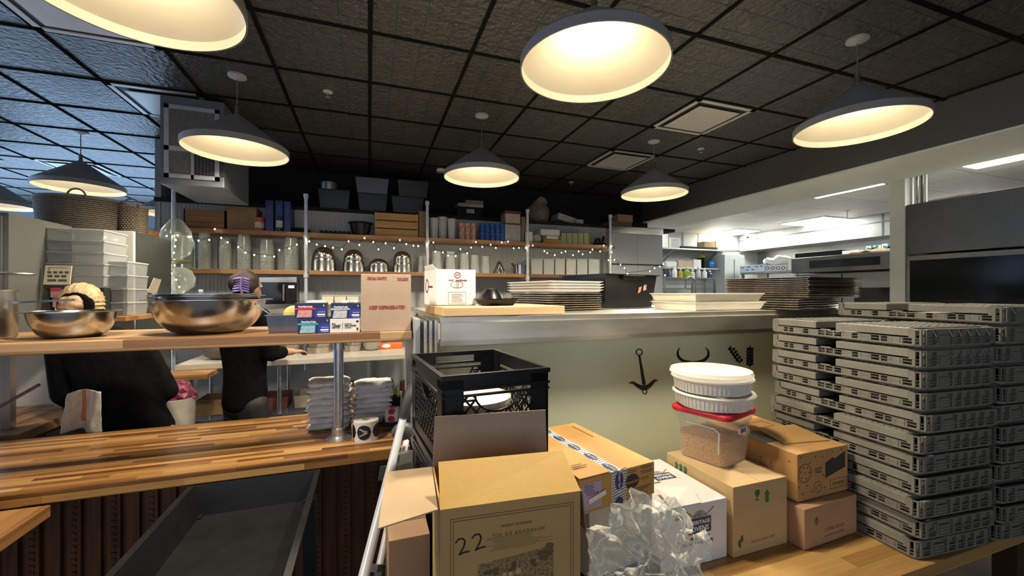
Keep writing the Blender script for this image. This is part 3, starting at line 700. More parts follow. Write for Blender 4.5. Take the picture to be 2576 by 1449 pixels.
for a, s in ((-100, 1), (-28, 1), (-172, 1)):
    M = Matrix.Rotation(R(a), 4, 'Z'); b = B()
    n = 28; P = [(.0625*math.cos(math.sin(k*math.tau/n)*.036/.0625), .0625*math.sin(math.sin(k*math.tau/n)*.036/.0625), .049+.036*math.cos(k*math.tau/n)) for k in range(n)]
    vs = [b.bm.verts.new(M @ Vector(p)) for p in P]; vc = [b.bm.verts.new(M @ (Vector(p)*1)+Vector((0, 0, 0))) for p in []]
    # strips so that the round sticker follows the curved roll
    bmesh.ops.delete(b.bm, geom=vs, context='VERTS')
    m = 10
    for i in range(m):
        y0, y1 = -.036+i*.072/m, -.036+(i+1)*.072/m
        h0, h1 = math.sqrt(max(0, .036**2-y0*y0)), math.sqrt(max(0, .036**2-y1*y1))
        q = []
        for yy, hz in ((y0, -h0), (y1, -h1), (y1, h1), (y0, h0)):
            an = yy/.0625; q.append(b.bm.verts.new(M @ Vector((.0631*math.cos(an), .0631*math.sin(an), .049+hz))))
        b.bm.faces.new(q)
    b.build('sticker', ink, t)
    if a == -100:
        b = B()
        for i in range(5):
            for s2 in (-1, 1):
                yy = -.018+i*.008; zz = .049+s2*(.017-i*.0033)
                b.ell((.0637*math.cos(yy/.063), .0637*math.sin(yy/.063), zz), (.0008, .0045, .002), Matrix.Rotation(R(25*s2), 4, 'X'), 8)
        b.bar((.0637, -.018, .065), (.0637, .012, .044), .001, .001).bar((.0637, -.018, .033), (.0637, .012, .054), .001, .001)
        bmesh.ops.transform(b.bm, matrix=M, verts=b.bm.verts); b.build('wheat_print', white_ink, t)
B().sheet([(-.062, -.012, .0), (-.0615, -.03, -.002+.002), (-.068, -.032, .085), (-.062, -.012, .09)], .001).build('loose_end', paper, t)
v = PZ(990, 1078, WZ); t = thing('sticker_roll', 'roll of red and white round stickers behind the black sticker roll', 'sticker roll', (v.x, v.y+.05, WZ+.062), R(75))
MR = Matrix.Rotation(R(90), 4, 'X')
B().lathe([(.016, -.035), (.045, -.035), (.045, .035), (.016, .035), (.016, -.035)], 40, M=MR).build('roll', paper, t, 40)
for k in range(7):
    a = k*math.tau/7; M = Matrix.Rotation(a, 4, 'Y'); b = B(); b.lathe([(0, 0), (.018, 0), (.018, .0012), (0, .0012)], 20, (0, 0, .0448)); bmesh.ops.transform(b.bm, matrix=M, verts=b.bm.verts); b.build('red_sticker', pm('sticker_red', (.6, .04, .10), .45, var=.3, scale=120), t)
b = B(); b.open_box(.10, .07, .045, .004, .008); o = b.build('small_bin', clear('smoked_plastic', (.05, .045, .05), .2, .2, .3)); put(o, (v.x, v.y+.05, WZ), R(-20)); tag(o, 'small smoky plastic tray under the red sticker roll', 'bin')
# markers cup behind
v = PZ(1000, 1020, WZ)
t = thing('pen_holder', 'dark holder with pens and a yellow marker at the bar end', 'pen holder', (.135, 2.50, WZ), 0)
B().open_box(.08, .06, .14, .003, .004).build('cup', blackp, t)
for k, (m, dx, dy) in enumerate(((pm('marker_yellow', (.6, .62, .05), .4), .02, .0), (pm('marker_navy', (.02, .05, .12), .4), -.02, .01), (pm('marker_orange', (.7, .25, .05), .4), -.005, -.015), (whitep, .03, .015))):
    B().tube([(dx, dy, .01), (dx*1.6, dy, .19-k*.01)], .006, 8).build('marker', m, t)
# ---- left end of the bar
v = PZ(-35, 1120, WZ); o = bowl(.16, .13, steel_b, rim=.012, foot=.45); put(o, (v.x, 2.3, WZ)); tag(o, 'steel bowl with a maroon spoon cut by the left edge', 'bowl'); 
px_ = v.x
t = thing('mixing_spoon', 'long maroon spoon standing in the left edge bowl', 'spoon', (px_, 2.3, WZ))
vv = PY(98, 968, 2.36)-Vector((px_, 2.3, WZ))
B().bar((-.03, -.02, .03), vv, .022, .012).build('handle', pm('maroon_plastic', (.10, .02, .03), .4), t)
B().ell((-.045, -.03, .035), (.04, .03, .02)).build('spoon_bowl', MATS['maroon_plastic'], t, 60)
# low wooden counter and white perforated rack at lower left
LZ = E-.80
o = B().box(-2.6, -1.13, 1.0, 2.03, LZ-.045, LZ, bev=.003).build('side_counter', butcher('side_wood', (.20, .09, .03), (.34, .17, .06), (.46, .26, .10), .35, 1.5, 16, axis=1)); tag(o, 'low wooden counter corner at the lower left', 'counter')
b = B()
p = PX(30, 1150, -1.22); 
for (y0, y1, z0, z1) in ((1.62, 1.66, LZ, LZ+.20), (1.9, 1.94, LZ, LZ+.20)): b.box(-1.24, -1.235, y0, y1, z0, z1)
b.box(-1.24, -1.235, 1.62, 1.94, LZ, LZ+.045).box(-1.24, -1.235, 1.62, 1.94, LZ+.155, LZ+.2)
b.box(-1.6, -1.24, 1.936, 1.94, LZ, LZ+.2)
o = b.build('wire_rack', pm('rack_white', (.62, .60, .56), .45, var=.06)); tag(o, 'white perforated metal bin end at the left edge', 'rack')
b = B()
for k in range(10): b.lathe([(0, 0), (.005, 0), (.005, .001), (0, .001)], 10, M=Matrix.Translation((-1.235, 1.93-.03*k, LZ+.022)) @ Matrix.Rotation(R(90), 4, 'Y'))
for k in range(5): b.lathe([(0, 0), (.005, 0), (.005, .001), (0, .001)], 10, M=Matrix.Translation((-1.235, 1.92, LZ+.06+.025*k)) @ Matrix.Rotation(R(90), 4, 'Y'))
b.build('rivet', pm('rivet_grey', (.2, .19, .18), .5), o)
# black cart under the bar
t = thing('utility_cart', 'black plastic utility cart whose deep top tray slides under the bar', 'cart', (0, 0, 0))
cm = pm('cart_black', (.009, .010, .012), .5, spec=.3, var=.2, scale=10, rvar=.1, bump=.05)
cx, cy = -.455, 1.58; cz = E-.81
B().open_box(.47, .92, .115, .008, .03, cx, cy, cz-.115, lip=.014).build('top_tray', cm, t)
B().open_box(.47, .92, .10, .008, .03, cx, cy, .18, lip=.014).build('lower_tray', cm, t)
for sx in (-1, 1):
    for sy in (-1, 1):
        B().bar((cx+sx*.21, cy+sy*.42, .10), (cx+sx*.21, cy+sy*.42, cz-.10), .05, .05).build('leg', cm, t)
        B().lathe([(0, -.014), (.045, -.014), (.048, 0), (.045, .014), (0, .014)], 20, M=Matrix.Translation((cx+sx*.21, cy+sy*.42, .048)) @ Matrix.Rotation(R(90), 4, 'Y')).build('wheel', blackp, t, 40)
# ladder
t = thing('step_ladder', 'folded white step ladder with dark grips leaning at the bar end', 'ladder', (0, 0, 0))
lp = pm('ladder_white', (.60, .62, .66), .3, var=.06)
def lpt(px, py, Y): return PY(px, py, Y)
A0, A1, A2 = lpt(1026, 1005, 1.86), lpt(1012, 1060, 1.84), lpt(915, 1449, 1.30)
ext = A2+(A2-A1)*.55
B().tube([A0, A1, A2, ext], .0165, 14).build('front_leg', lp, t, 50)
gA = lpt(1034, 975, 1.90)
B().tube([lpt(1013, 1050, 1.845), A0, gA, lpt(1036, 968, 1.95)], [.021, .022, .02, .012], 14).build('grip', pm('grip_dark', (.03, .03, .032), .6), t, 50)
B1, B2 = lpt(1022, 1110, 1.95), lpt(950, 1449, 1.45); B().tube([B1, B2, B2+(B2-B1)*.5], .014, 12).build('rear_leg', lp, t, 50)
c1 = lpt(1014, 1085, 1.88)
B().ell(c1, (.05, .03, .04)).build('hinge', pm('hinge_grey', (.10, .11, .12), .4), t, 50)
q1, q2 = lpt(980, 1190, 1.66), lpt(1018, 1180, 1.84); B().bar(q1+Vector((-.02, 0, 0)), q2+Vector((.02, 0, 0)), .045, .05).build('bracket', MATS['grip_dark'], t)
B().bar(lpt(995, 1165, 1.72), lpt(1030, 1150, 1.9), .03, .06).build('tray_clip', MATS['hinge_grey'], t)
s1, s2 = lpt(930, 1430, 1.40), lpt(975, 1425, 1.55); B().bar(s1, s2, .05, .02).build('step', MATS['hinge_grey'], t)
# ================================================================ TABLE WITH CARTONS AND CRATES
TZ = E-1.05
tw = butcher('table_wood', (.20, .10, .03), (.38, .21, .065), (.55, .34, .12), .3, 2.0, 16)
t = thing('table', 'low butcher block table carrying cartons and grey crates', 'table', (0, 0, 0))
B().box(.20, 2.9, .955, 1.99, TZ-.05, TZ, bev=.003).build('tabletop', tw, t)
for lx, ly in ((.28, 1.03), (2.8, 1.03), (.28, 1.9), (2.8, 1.9)): B().box(lx-.04, lx+.04, ly-.04, ly+.04, 0, TZ-.05).build('leg', pm('leg_dark', (.05, .025, .012), .5), t)
B().box(.28, 2.8, 1.88, 1.92, TZ-.2, TZ-.05).build('rail', MATS['leg_dark'], t)
def cart(name, label, cx, cy, alpha, w, d, h, z, mat, group=None, seam=1, tape=None):
    v = CW(cx, cy); t = thing(name, label, 'carton', (v.x, v.y, z), R(alpha)-YAW, group)
    B().box(0, w, 0, d, 0, h, bev=.0035).build('body', mat, t)
    if seam == 1: B().box(w/2-.0008, w/2+.0008, .003, d-.003, h-.0005, h+.0004).build('seam', card_dark, t)
    if seam == 2: B().box(.003, w-.003, d/2-.0008, d/2+.0008, h-.0005, h+.0004).build('seam', card_dark, t)
    return t
# --- carton with glass and arrow signs
GW, GD, GH = .296, .38, .279
t = cart('carton', 'tall brown carton with green glass and arrow signs under the red lidded tub', .872, 1.614, 19.5, GW, GD, GH, TZ+.001, card_tan, seam=1)
gm = ink_green
b = B(); b.prism([(.115, .207), (.140, .207), (.141, .222), (.135, .232), (.130, .234), (.130, .244), (.139, .247), (.139, .249), (.116, .249), (.116, .247), (.125, .244), (.125, .234), (.120, .232), (.114, .222)][::-1], .0008)
bmesh.ops.transform(b.bm, matrix=Matrix.Translation((0, 0, .456)) @ Matrix.Diagonal((1, 1, -1, 1)), verts=b.bm.verts); b.build('glass_sign', gm, t)
B().prism([(.172, .19), (.190, .19), (.190, .225), (.196, .225), (.181, .243), (.166, .225), (.172, .225)], .0008).build('arrow_sign', gm, t)
b = B(); b.prism([(.024, .050), (.031, .035), (.038, .032), (.042, .044), (.038, .062), (.030, .068)], .0008); b.prism([(.036, .068), (.043, .052), (.052, .060), (.052, .078), (.045, .084)], .0008); b.build('leaf_sign', pm('ink_olive', (.06, .08, .03), .6), t)
text('PRODUCTION CAFE', .014, pm('faded_print', (.42, .27, .12), .7), t, (.16, -.001, .045), tilt=1)
for k in range(3):
    B().prism([(-.0, 0), (.014, 0), (.014, .022), (.02, .022), (.007, .036), (-.006, .022), (0, .022)], .0008, Matrix.Translation((-.001, .32-.028*k, .225)) @ Matrix.Rotation(R(-90), 4, 'Z')).build('arrow_sign', gm, t)
# --- white chocolate chips carton
cw_, cd_, ch_ = .36, .40, .234
v0 = (.855-cw_*math.cos(R(18)), 1.619-cw_*math.sin(R(18)))
t = cart('carton', 'white carton reading HERITAGE OVENS semi-sweet chocolate chips', v0[0], v0[1], 19, cw_, cd_, ch_, TZ+.001, white_card, seam=0)
def heritage(face, M3, sc=1.0):
    pass
def plaque(t, face, X, Z, s, tilt=0):
    """navy plaque with dome, wheat and lettering, centred at X,Z of the face"""
    if face == 'front': M = Matrix.Translation((X, 0, Z)) 
    else: M = Matrix.Translation((X, Z, ch_)) @ Matrix.Rotation(R(-90), 4, 'X')
    b = B(); b.prism([(-.052*s, -.028*s), (.052*s, -.028*s), (.052*s, .028*s), (-.052*s, .028*s)], .0008, M); b.build('brand_plaque', ink_navy, t)
    b = B()
    for q in ((-.055, -.055+.003, -.031, .031), (.052, .055, -.031, .031), (-.055, .055, -.031, -.0285), (-.055, .055, .0285, .031)): b.prism([(q[0]*s, q[2]*s), (q[1]*s, q[2]*s), (q[1]*s, q[3]*s), (q[0]*s, q[3]*s)], .0012, M)
    b.build('plaque_border', pm('tan_print', (.35, .24, .14), .6), t)
    b = B(); b.prism([(.033*s*math.cos(R(a)), .028*s+.030*s*math.sin(R(a))) for a in range(0, 181, 15)], .0006, M); b.build('dome_print', pm('grey_print', (.32, .31, .30), .6, var=.5, scale=60), t)
    b = B()
    for sx in (-1, 1):
        for i in range(4):
            cx, cz = sx*(.026+.010*i)*s, (.032+.007*i)*s
            b.prism([(cx, cz), (cx+sx*.010*s, cz+.003*s), (cx+sx*.013*s, cz+.010*s), (cx+sx*.003*s, cz+.007*s)][::sx], .001, M)
    b.build('wheat_print', pm('wheat_print', (.42, .20, .05), .6), t)
    if face == 'front':
        text('HERITAGE', .021*s, white_ink, t, (X, -.0014, Z+.012*s), bold=.0005); text('OVENS', .027*s, white_ink, t, (X, -.0014, Z-.013*s), bold=.0006)
    else:
        text('HERITAGE', .021*s, white_ink, t, (X, Z+.012*s, ch_+.0012), 'top', bold=.0005); text('OVENS', .027*s, white_ink, t, (X, Z-.013*s, ch_+.0012), 'top', bold=.0006)
plaque(t, 'front', .225, .150, 1.0)
text('SEMI-SWEET', .0175, ink, t, (.225, -.001, .100), bold=.0003); text('CHOCOLATE CHIPS', .0165, ink, t, (.215, -.001, .083), bold=.0003)
text('THIS\nSIDE UP', .010, ink_navy, t, (.125, -.001, .195), bold=.0006)
plaque(t, 'top', .245, .235, .95)
text('SEMI-SWEET\nCHOCOLATE CHIPS', .013, ink_brown, t, (.14, .20, ch_+.001), 'top')
b = B(); b.sheet([(.09, .0, ch_+.001), (.23, -.001, ch_+.001), (.235, .07, ch_+.032), (.11, .11, ch_+.022)], .003); b.build('torn_flap', paper, t)
# --- small carton under the cookie carton
t = cart('carton', 'small reddish carton at the foot of the crates, cookie carton on it', 1.187, 1.661, 22, .346, .40, .165, TZ+.001, card_red, seam=0)
B().ell((.075, -.0004, .105), (.012, .001, .018)).build('bean_print', pm('faint_brown', (.22, .12, .06), .7), t)
text('COFFEE BEANS', .020, pm('faint_print', (.33, .19, .11), .7), t, (.19, -.001, .055)); text('ROASTED WHOLE BEAN', .012, MATS['faint_print'], t, (.19, -.001, .030))
# --- cookie carton
t = cart('carton', 'brown carton printed with cookies and a dark panel beside the crates', 1.194, 1.713, 20.5, .325, .48, .200, TZ+.170, pm('cardboard_cookie', (.47, .26, .09), .65, var=.07, scale=8, bump=.06, bscale=60), seam=0)
H2 = .200
b = B(); b.prism([(.175, .075), (.305, .105), (.305, .175), (.235, .150), (.225, .158), (.175, .140)], .0008); b.build('dark_panel', pm('print_black', (.03, .028, .025), .5), t)
b = B(); rg = B()
rg.lathe([(.040, 0), (.040, .0008), (.037, .0008), (.037, 0)], 28, M=Matrix.Translation((.045, 0, .115)) @ Matrix.Rotation(R(90), 4, 'X')); rg.build('cookie_outline', ink_brown, t)
rg = B(); rg.lathe([(.024, 0), (.024, .0008), (.022, .0008), (.022, 0)], 28, M=Matrix.Translation((.125, 0, .045)) @ Matrix.Rotation(R(90), 4, 'X')); rg.build('cookie_outline', ink_brown, t)
rr = random.Random(3)
for (X, Z) in [(.045+.026*math.cos(a), .115+.026*math.sin(a)) for a in (0, .9, 1.9, 2.8, 3.9, 5.1)]+[(.045, .115), (.012, .06), (.02, .185), (.03, .03), (.075, .155), (.11, .175), (.06, .06), (.09, .03), (.155, .17), (.13, .05), (.118, .04), (.16, .09), (.17, .035), (.014, .14), (.28, .185), (.22, .18)]:
    b.prism([(X-.0045, Z-.002), (X+.004, Z-.003), (X+.0035, Z+.002), (X, Z+.005)], .0008)
for k in range(9): b.prism([(-.0045, -.002), (.004, -.003), (.0035, .002), (0, .005)], .0008, Matrix.Translation((0, rr.uniform(.03, .4), rr.uniform(.05, .18))) @ Matrix.Rotation(R(-90), 4, 'Z'))
b.build('chip_print', ink_brown, t)
b = B()
for q in ((.205, .315, .022, .0235), (.205, .315, .060, .0615), (.205, .2065, .022, .0615), (.3135, .315, .022, .0615)): b.box(q[0], q[1], -.001, 0, q[2], q[3])
b.build('print_frame', ink_brown, t); text('COOKIES', .020, pm('print_mid', (.26, .14, .05), .7), t, (.26, -.001, .041)); text('BAKED\nFRESH', .014, MATS['print_mid'], t, (.13, -.001, .115))
B().sheet([(.06, .10, H2+.001), (.30, .06, H2+.001), (.32, .24, H2+.016), (.12, .28, H2+.006)], .003).build('top_flap', MATS['cardboard_cookie'], t)
b = B(); b.box(.0, .10, .14, .28, H2, H2+.001); b.build('dark_panel', MATS['print_black'], t)
b = B()
for q in ((.16, .27, .300, .303), (.16, .27, .370, .373), (.16, .163, .30, .373), (.267, .27, .30, .373)): b.box(q[0], q[1], q[2], q[3], H2, H2+.001)
b.build('print_frame', ink_brown, t)
# --- square tub with oats and red lid
v = CW(.945, 1.925); t = thing('food_storage_tub', 'square clear tub of golden grain with a red lid', 'storage tub', (v.x, v.y, TZ+GH+.0015), R(37)-YAW)
def rsq(b, hw, z, r=.03, hd=None):
    hd = hd or hw; v = []
    for (sx, sy, a0) in ((1, -1, -90), (1, 1, 0), (-1, 1, 90), (-1, -1, 180)):
        for k in range(5):
            a = R(a0+k*22.5); v.append(b.bm.verts.new((sx*(hw-r)+r*math.cos(a), sy*(hd-r)+r*math.sin(a), z)))
    return v
def rloft(b, L, cap0=True, cap1=True, hd=None):
    P = [rsq(b, hw, z, hd=(hw*hd if hd else None)) for hw, z in L]; n = 20
    if cap0: b.bm.faces.new(P[0][::-1])
    if cap1: b.bm.faces.new(P[-1])
    for A, Q in zip(P, P[1:]):
        for k in range(n): b.bm.faces.new((A[k], A[(k+1) % n], Q[(k+1) % n], Q[k]))
    return b
b = B(); rloft(b, [(.096, 0), (.106, .165), (.112, .17), (.114, .205), (.111, .205), (.109, .172), (.103, .167), (.094, .004)]); b.build('tub', clear('tub_clear', (.80, .80, .72), .92, .12, .22), t, 50)
for sx, sy in ((-1, 0),):
    b = B(); 
    if sy: b.tube([(-.075, -.107, .06), (-.078, -.108, .145), (-.06, -.108, .158), (.03, -.108, .158)], .0035, 6)
    else: b.tube([(-.107, -.075, .06), (-.108, -.078, .145), (-.108, -.06, .158), (-.108, .05, .158)], .0035, 6)
    b.build('moulded_ridge', clearp, t, 50)
b = B()
g0 = rsq(b, .092, .005); g1 = rsq(b, .099, .105)
for k in range(20): b.bm.faces.new((g0[k], g0[(k+1) % 20], g1[(k+1) % 20], g1[k]))
b.bm.faces.new(g0[::-1]); cv = b.bm.verts.new((0, 0, .125))
for v_ in g1: v_.co.z += .022*noise.noise(Vector((v_.co.x*12, v_.co.y*12, 2)))
for k in range(20): b.bm.faces.new((g1[k], g1[(k+1) % 20], cv))
gr_ = b.build('grain', pm('golden_grain', (.55, .27, .07), .8, var=.45, scale=170, bump=.7, bscale=170), t)
b = B(); rloft(b, [(.119, .200), (.121, .204), (.121, .219), (.117, .223), (.10, .223), (.098, .219)]); b.build('lid', pm('red_lid', (.50, .012, .03), .4), t, 50)
B().box(-.030, .035, -.1155, -.112, .135, .158).build('tape_label', paper, t)
text('Lemon &', .012, ink, t, (.002, -.1160, .151), bold=.0002); text('OLIVE OIL', .0105, ink, t, (.002, -.1160, .141), bold=.0002)
B().sheet([(.110, -.05, .09), (.150, -.075, .085), (.150, -.075, .108), (.110, -.05, .112)], .0015).build('tape_tail', clear('tape', (.7, .66, .55), .4, .3, .3), t)
# --- two round dishes and a lid
t.scale = (1.16, 1.16, 1.07); base = t.location+Vector((0, 0, .2415))
def dish(z, dx, dy, tl, label):
    b = B(); b.lathe([(0, 0), (.155, 0), (.163, .006)], 88)
    b = B(); b.lathe([(0, 0), (.150, 0), (.157, .006), (.163, .052), (.175, .056), (.179, .062), (.175, .068), (.161, .067), (.155, .058), (.148, .010), (0, .006)], 96)
    for k in range(0, 56):
        a = k*math.tau/56; b.bar((.158*math.cos(a), .158*math.sin(a), .010), (.163*math.cos(a), .163*math.sin(a), .051), .008, .004)
    o = b.build('round_dish', whitep, None, 40); put(o, base+Vector((dx, dy, z)), 0); o.rotation_euler = (R(tl), R(tl*.5), 0); return tag(o, label, 'dish', 'round white ribbed dishes')
dish(.001, .0, 0, 0, 'round white ribbed dish directly on the red lid')
dish(.0705, -.005, .004, 0, 'round white ribbed dish stacked under the clear lid')
b = B(); b.lathe([(0, .006), (.12, .006), (.145, .0), (.165, .0), (.180, .012), (.174, .028), (.166, .030), (.140, .012), (.12, .010), (0, .010)], 72)
o = b.build('dish_cover', frost, None, 50); put(o, base+Vector((-.012, .004, .1405)), 0); tag(o, 'clear frosted round lid on top of the white dishes', 'lid')
B().box(-.012, .012, -.02, .006, .0105, .0115, M=Matrix.Rotation(R(20), 4, 'Z')).build('label', paper, o)
# --- milk crates (three high)
def milk_crate():
    t = thing('milk_crate', 'x', 'crate', (0, 0, 0)); W, D, H = .338, .455, .268; th = .012
    fr = B()
    for x in (0, W):
        for y in (0, D):
            sx = 1 if x == 0 else -1; sy = 1 if y == 0 else -1
            fr.box(min(x, x+sx*.062), max(x, x+sx*.062), min(y, y+sy*.008), max(y, y+sy*.008), .0, H-.005)
            fr.box(min(x, x+sx*.008), max(x, x+sx*.008), min(y, y+sy*.062), max(y, y+sy*.062), .0, H-.005)
    for (z0, z1, o) in ((H-.014, H, .005), (H-.048, H-.040, .004), (H-.066, H-.060, .003), (0, .035, 0)):
        fr.box(-o, W+o, -o, .009, z0, z1).box(-o, W+o, D-.009, D+o, z0, z1).box(-o, .009, .009, D-.009, z0, z1).box(W-.009, W+o, .009, D-.009, z0, z1)
    fr.box(0, W, 0, .006, H-.048, H).box(0, .006, 0, D, H-.048, H).box(W-.006, W, 0, D, H-.048, H)
    fr.box(0, W*.27, D-.006, D, H-.048, H).box(W*.73, W, D-.006, D, H-.048, H).box(W*.27, W*.73, D-.006, D, H-.016, H)
    fr.box(0, W, 0, D, 0, .006)
    fr.build('frame', blackp, t)
    def side(L, M, handle=True):
        b = B(); x0, x1, z0, z1 = .055, L-.055, .03, H-.062
        cx = L/2; hw, hh = (.072, .055)
        step = .034
        def inside(x, z): return handle and ((x-cx)/hw)**2+((z-z1)/hh)**2 < 1
        for s in (1, -1):
            k = -12
            while k < 26:
                c0 = x0+k*step; prev = None
                n = 24
                for i in range(n+1):
                    z = z0+(z1-z0)*i/n; x = c0+(z-z0)*.9 if s > 0 else c0+(z1-z)*.9
                    ok = x0 <= x <= x1 and not inside(x, z)
                    if ok and prev is None: prev = (x, z)
                    if (not ok or i == n) and prev is not None:
                        q = (x, z) if ok else last
                        if q != prev: b.bar((prev[0], .003, prev[1]), (q[0], .003, q[1]), .0042, .006)
                        prev = None
                    last = (x, z)
                k += 1
        if handle: b.tube([(cx+hw*math.cos(a), .003, z1-hh*math.sin(a)) for a in [i*math.pi/14 for i in range(15)]], .0035, 6)
        b.bar((x0, .003, z1), (x1, .003, z1), .006, .006)
        b.bar((x0, .003, z1-.016), (cx-hw, .003, z1-.016), .005, .006).bar((cx+hw, .003, z1-.016), (x1, .003, z1-.016), .005, .006)
        bmesh.ops.transform(b.bm, matrix=M, verts=b.bm.verts); b.build('lattice_side', blackp, t)
    side(W, Matrix.Identity(4)); side(W, Matrix.Translation((0, D-.006, 0)))
    RZ = Matrix.Rotation(R(90), 4, 'Z'); side(D, Matrix.Translation((.006, 0, 0)) @ RZ); side(D, Matrix.Translation((W, 0, 0)) @ RZ)
    b = B()
    for i in range(1, 7): b.bar((.01, D*i/7, .009), (W-.01, D*i/7, .009), .006, .006)
    for i in range(1, 5): b.bar((W*i/5, .01, .009), (W*i/5, D-.01, .009), .006, .006)
    b.build('base_grid', blackp, t)
    return t
v = CW(-.195, 1.148); mc = milk_crate(); mr = R(23.5)-YAW
cb = CW(-.178, 1.05)
put(mc, (v.x, v.y, TZ+.001), mr); mc['label'] = 'black milk crate at the bottom, mostly hidden behind the wine carton'; mc['group'] = 'stacked black milk crates'
dup(mc, Vector((v.x, v.y, TZ+.2705)), mr, 'black milk crate in the middle of the tower'); dup(mc, Vector((v.x, v.y, E-.235-.269)), mr+R(.6), 'topmost black milk crate with an open D handle')
ctr = Matrix.Translation((v.x, v.y, 0)) @ Matrix.Rotation(mr, 4, 'Z') @ Vector((.165, .24, 0))
o = B().lathe([(0, .0), (.12, 0), (.125, .003), (.13, .12), (.137, .122), (.137, .137), (.12, .142), (0, .142)], 48).build('lidded_tub', whitep, None, 40); put(o, (ctr.x, ctr.y, E-.235-.262)); tag(o, 'round white lidded tub inside the topmost milk crate', 'tub')
# --- wine carton
v = CW(-.156, .89); WB = .33; WD = .235; WH = .30; zt = E-.475
t = thing('wine_carton', 'open wine carton numbered 22 with a vineyard engraving', 'carton', (v.x, v.y, zt-WH), R(15)-YAW)
wm = pm('wine_card', (.46, .28, .10), .7, var=.05, scale=8, bump=.06, bscale=60); wi = card_grey; wy = pm('wine_card_flap', (.62, .38, .10), .55, var=.06, scale=6, bump=.05, bscale=50)
open_carton(t, WB, WD, WH, wm)
B().sheet([(.0, 0, WH), (WB, 0, WH), (WB-.006, .095, WH+.062), (.004, .095, WH+.066)], .003).build('front_flap', wy, t)
B().sheet([(0, WD, WH), (WB, WD, WH), (WB-.004, WD+.002, WH+.13), (.006, WD+.002, WH+.135)], .003).build('back_flap', wi, t)
b = B(); b.sheet([(-.004, .004, WH-.001), (-.002, WD-.006, WH-.001), (-.120, WD-.02, WH+.004), (-.128, .0, WH-.022)], .003); b.build('left_flap', card_grey if False else pm('flap_tan', (.48, .34, .20), .75, var=.06, scale=7), t)
B().sheet([(WB+.003, .0, WH), (WB+.003, WD-.01, WH), (WB+.03, WD-.02, WH-.115), (WB+.028, .03, WH-.118)], -.003).build('right_flap', card_dark, t)
b = B()
for i, o_ in ((0, .022), (1, .028)):
    for q in ((o_, WB-o_+.004, WH-o_-.0012, WH-o_), (o_, o_+.0012, 0, WH-o_), (WB-o_+.004-.0012, WB-o_+.004, 0, WH-o_)): b.box(q[0], q[1], -.0007, 0, q[2], q[3])
b.build('print_border', ink_brown, t)
text('PRODUIT DE FRANCE', .0075, pm('ink_tan', (.25, .15, .05), .7), t, (.172, -.0008, WH-.054)); text('V I N   D E   B O R D E A U X', .0098, MATS['ink_tan'], t, (.178, -.0008, WH-.073), bold=.0002)
b = B()
for X in (0, .036):
    pts = [(.033, .225), (.040, .232), (.050, .232), (.054, .224), (.051, .213), (.041, .197), (.050, .201), (.064, .202)]
    b.tube([(x+X, -.0006, z+(X*.12)) for x, z in pts], .0019, 6)
b.build('marker_number', ink, t)
# engraving: sky hatching, trees, houses, vine rows
em, en_, eb = nt('engraving'); L = en_.links.new
tc = en_.nodes.new('ShaderNodeTexCoord'); mp = en_.nodes.new('ShaderNodeMapping'); mp.inputs['Scale'].default_value = (60, 60, 60); L(tc.outputs['Object'], mp.inputs[0])
nz = en_.nodes.new('ShaderNodeTexNoise'); nz.inputs['Scale'].default_value = 3.2; nz.inputs['Detail'].default_value = 8; nz.inputs['Roughness'].default_value = .75; L(mp.outputs[0], nz.inputs[0])
cr = en_.nodes.new('ShaderNodeValToRGB'); e = cr.color_ramp.elements; e[0].position = .40; e[0].color = (.10, .055, .015, 1); e[1].position = .60; e[1].color = (.40, .26, .105, 1); L(nz.outputs['Fac'], cr.inputs[0]); L(cr.outputs[0], eb.inputs[0]); eb.inputs['Roughness'].default_value = .7
ex0, ex1, ez1 = .083, .262, .190
B().prism([(ex0, 0), (ex1, 0), (ex1, .185), (ex0+.10, .176), (ex0, .168)], .0005).build('engraving_land', em, t)
b = B()
for k in range(9):
    z = ez1+.004+k*.0035; xa = ex0+rr.uniform(0, .05); b.box(xa, ex1-rr.uniform(0, .06), -.0006, 0, z, z+.0008)
b.build('engraving_sky', MATS['ink_tan'], t)
b = B(); lt = pm('print_light', (.52, .36, .17), .7)
for (X, Z, s) in ((.125, .122, 1), (.143, .128, .8), (.158, .130, .7), (.176, .132, .9)): b.prism([(X-.007*s, Z), (X+.007*s, Z), (X+.007*s, Z+.010*s), (X, Z+.017*s), (X-.007*s, Z+.010*s)], .0008)
b.build('engraving_houses', lt, t)
b = B()
for k in range(9):
    a = (k-4)*.028; b.prism([(.170+a*.25-.0006, .112), (.170+a*.25+.0006, .112), (.170+a*2.4+.002, 0), (.170+a*2.4-.002, 0)], .0008)
b.build('engraving_rows', lt, t)
b = B()
for (X, Z, s) in ((.105, .150, 1), (.122, .145, 1.1), (.16, .150, 1.2), (.235, .165, 1.4), (.25, .175, 1.5), (.215, .15, 1)): 
    for q in range(5): b.ell((min(ex1-.008, X+rr.uniform(-.006, .006)*s), -.0002, Z+rr.uniform(-.006, .006)*s), (.006*s, .0008, .005*s), n=8)
b.build('engraving_trees', ink_brown, t)
# support under the wine carton
v = CW(-.150, .905); t = cart('carton', 'brown carton standing under the numbered wine carton', -.150, .905, 15, .32, .24, zt-WH-TZ-.002, TZ+.0005, card_red, seam=0)
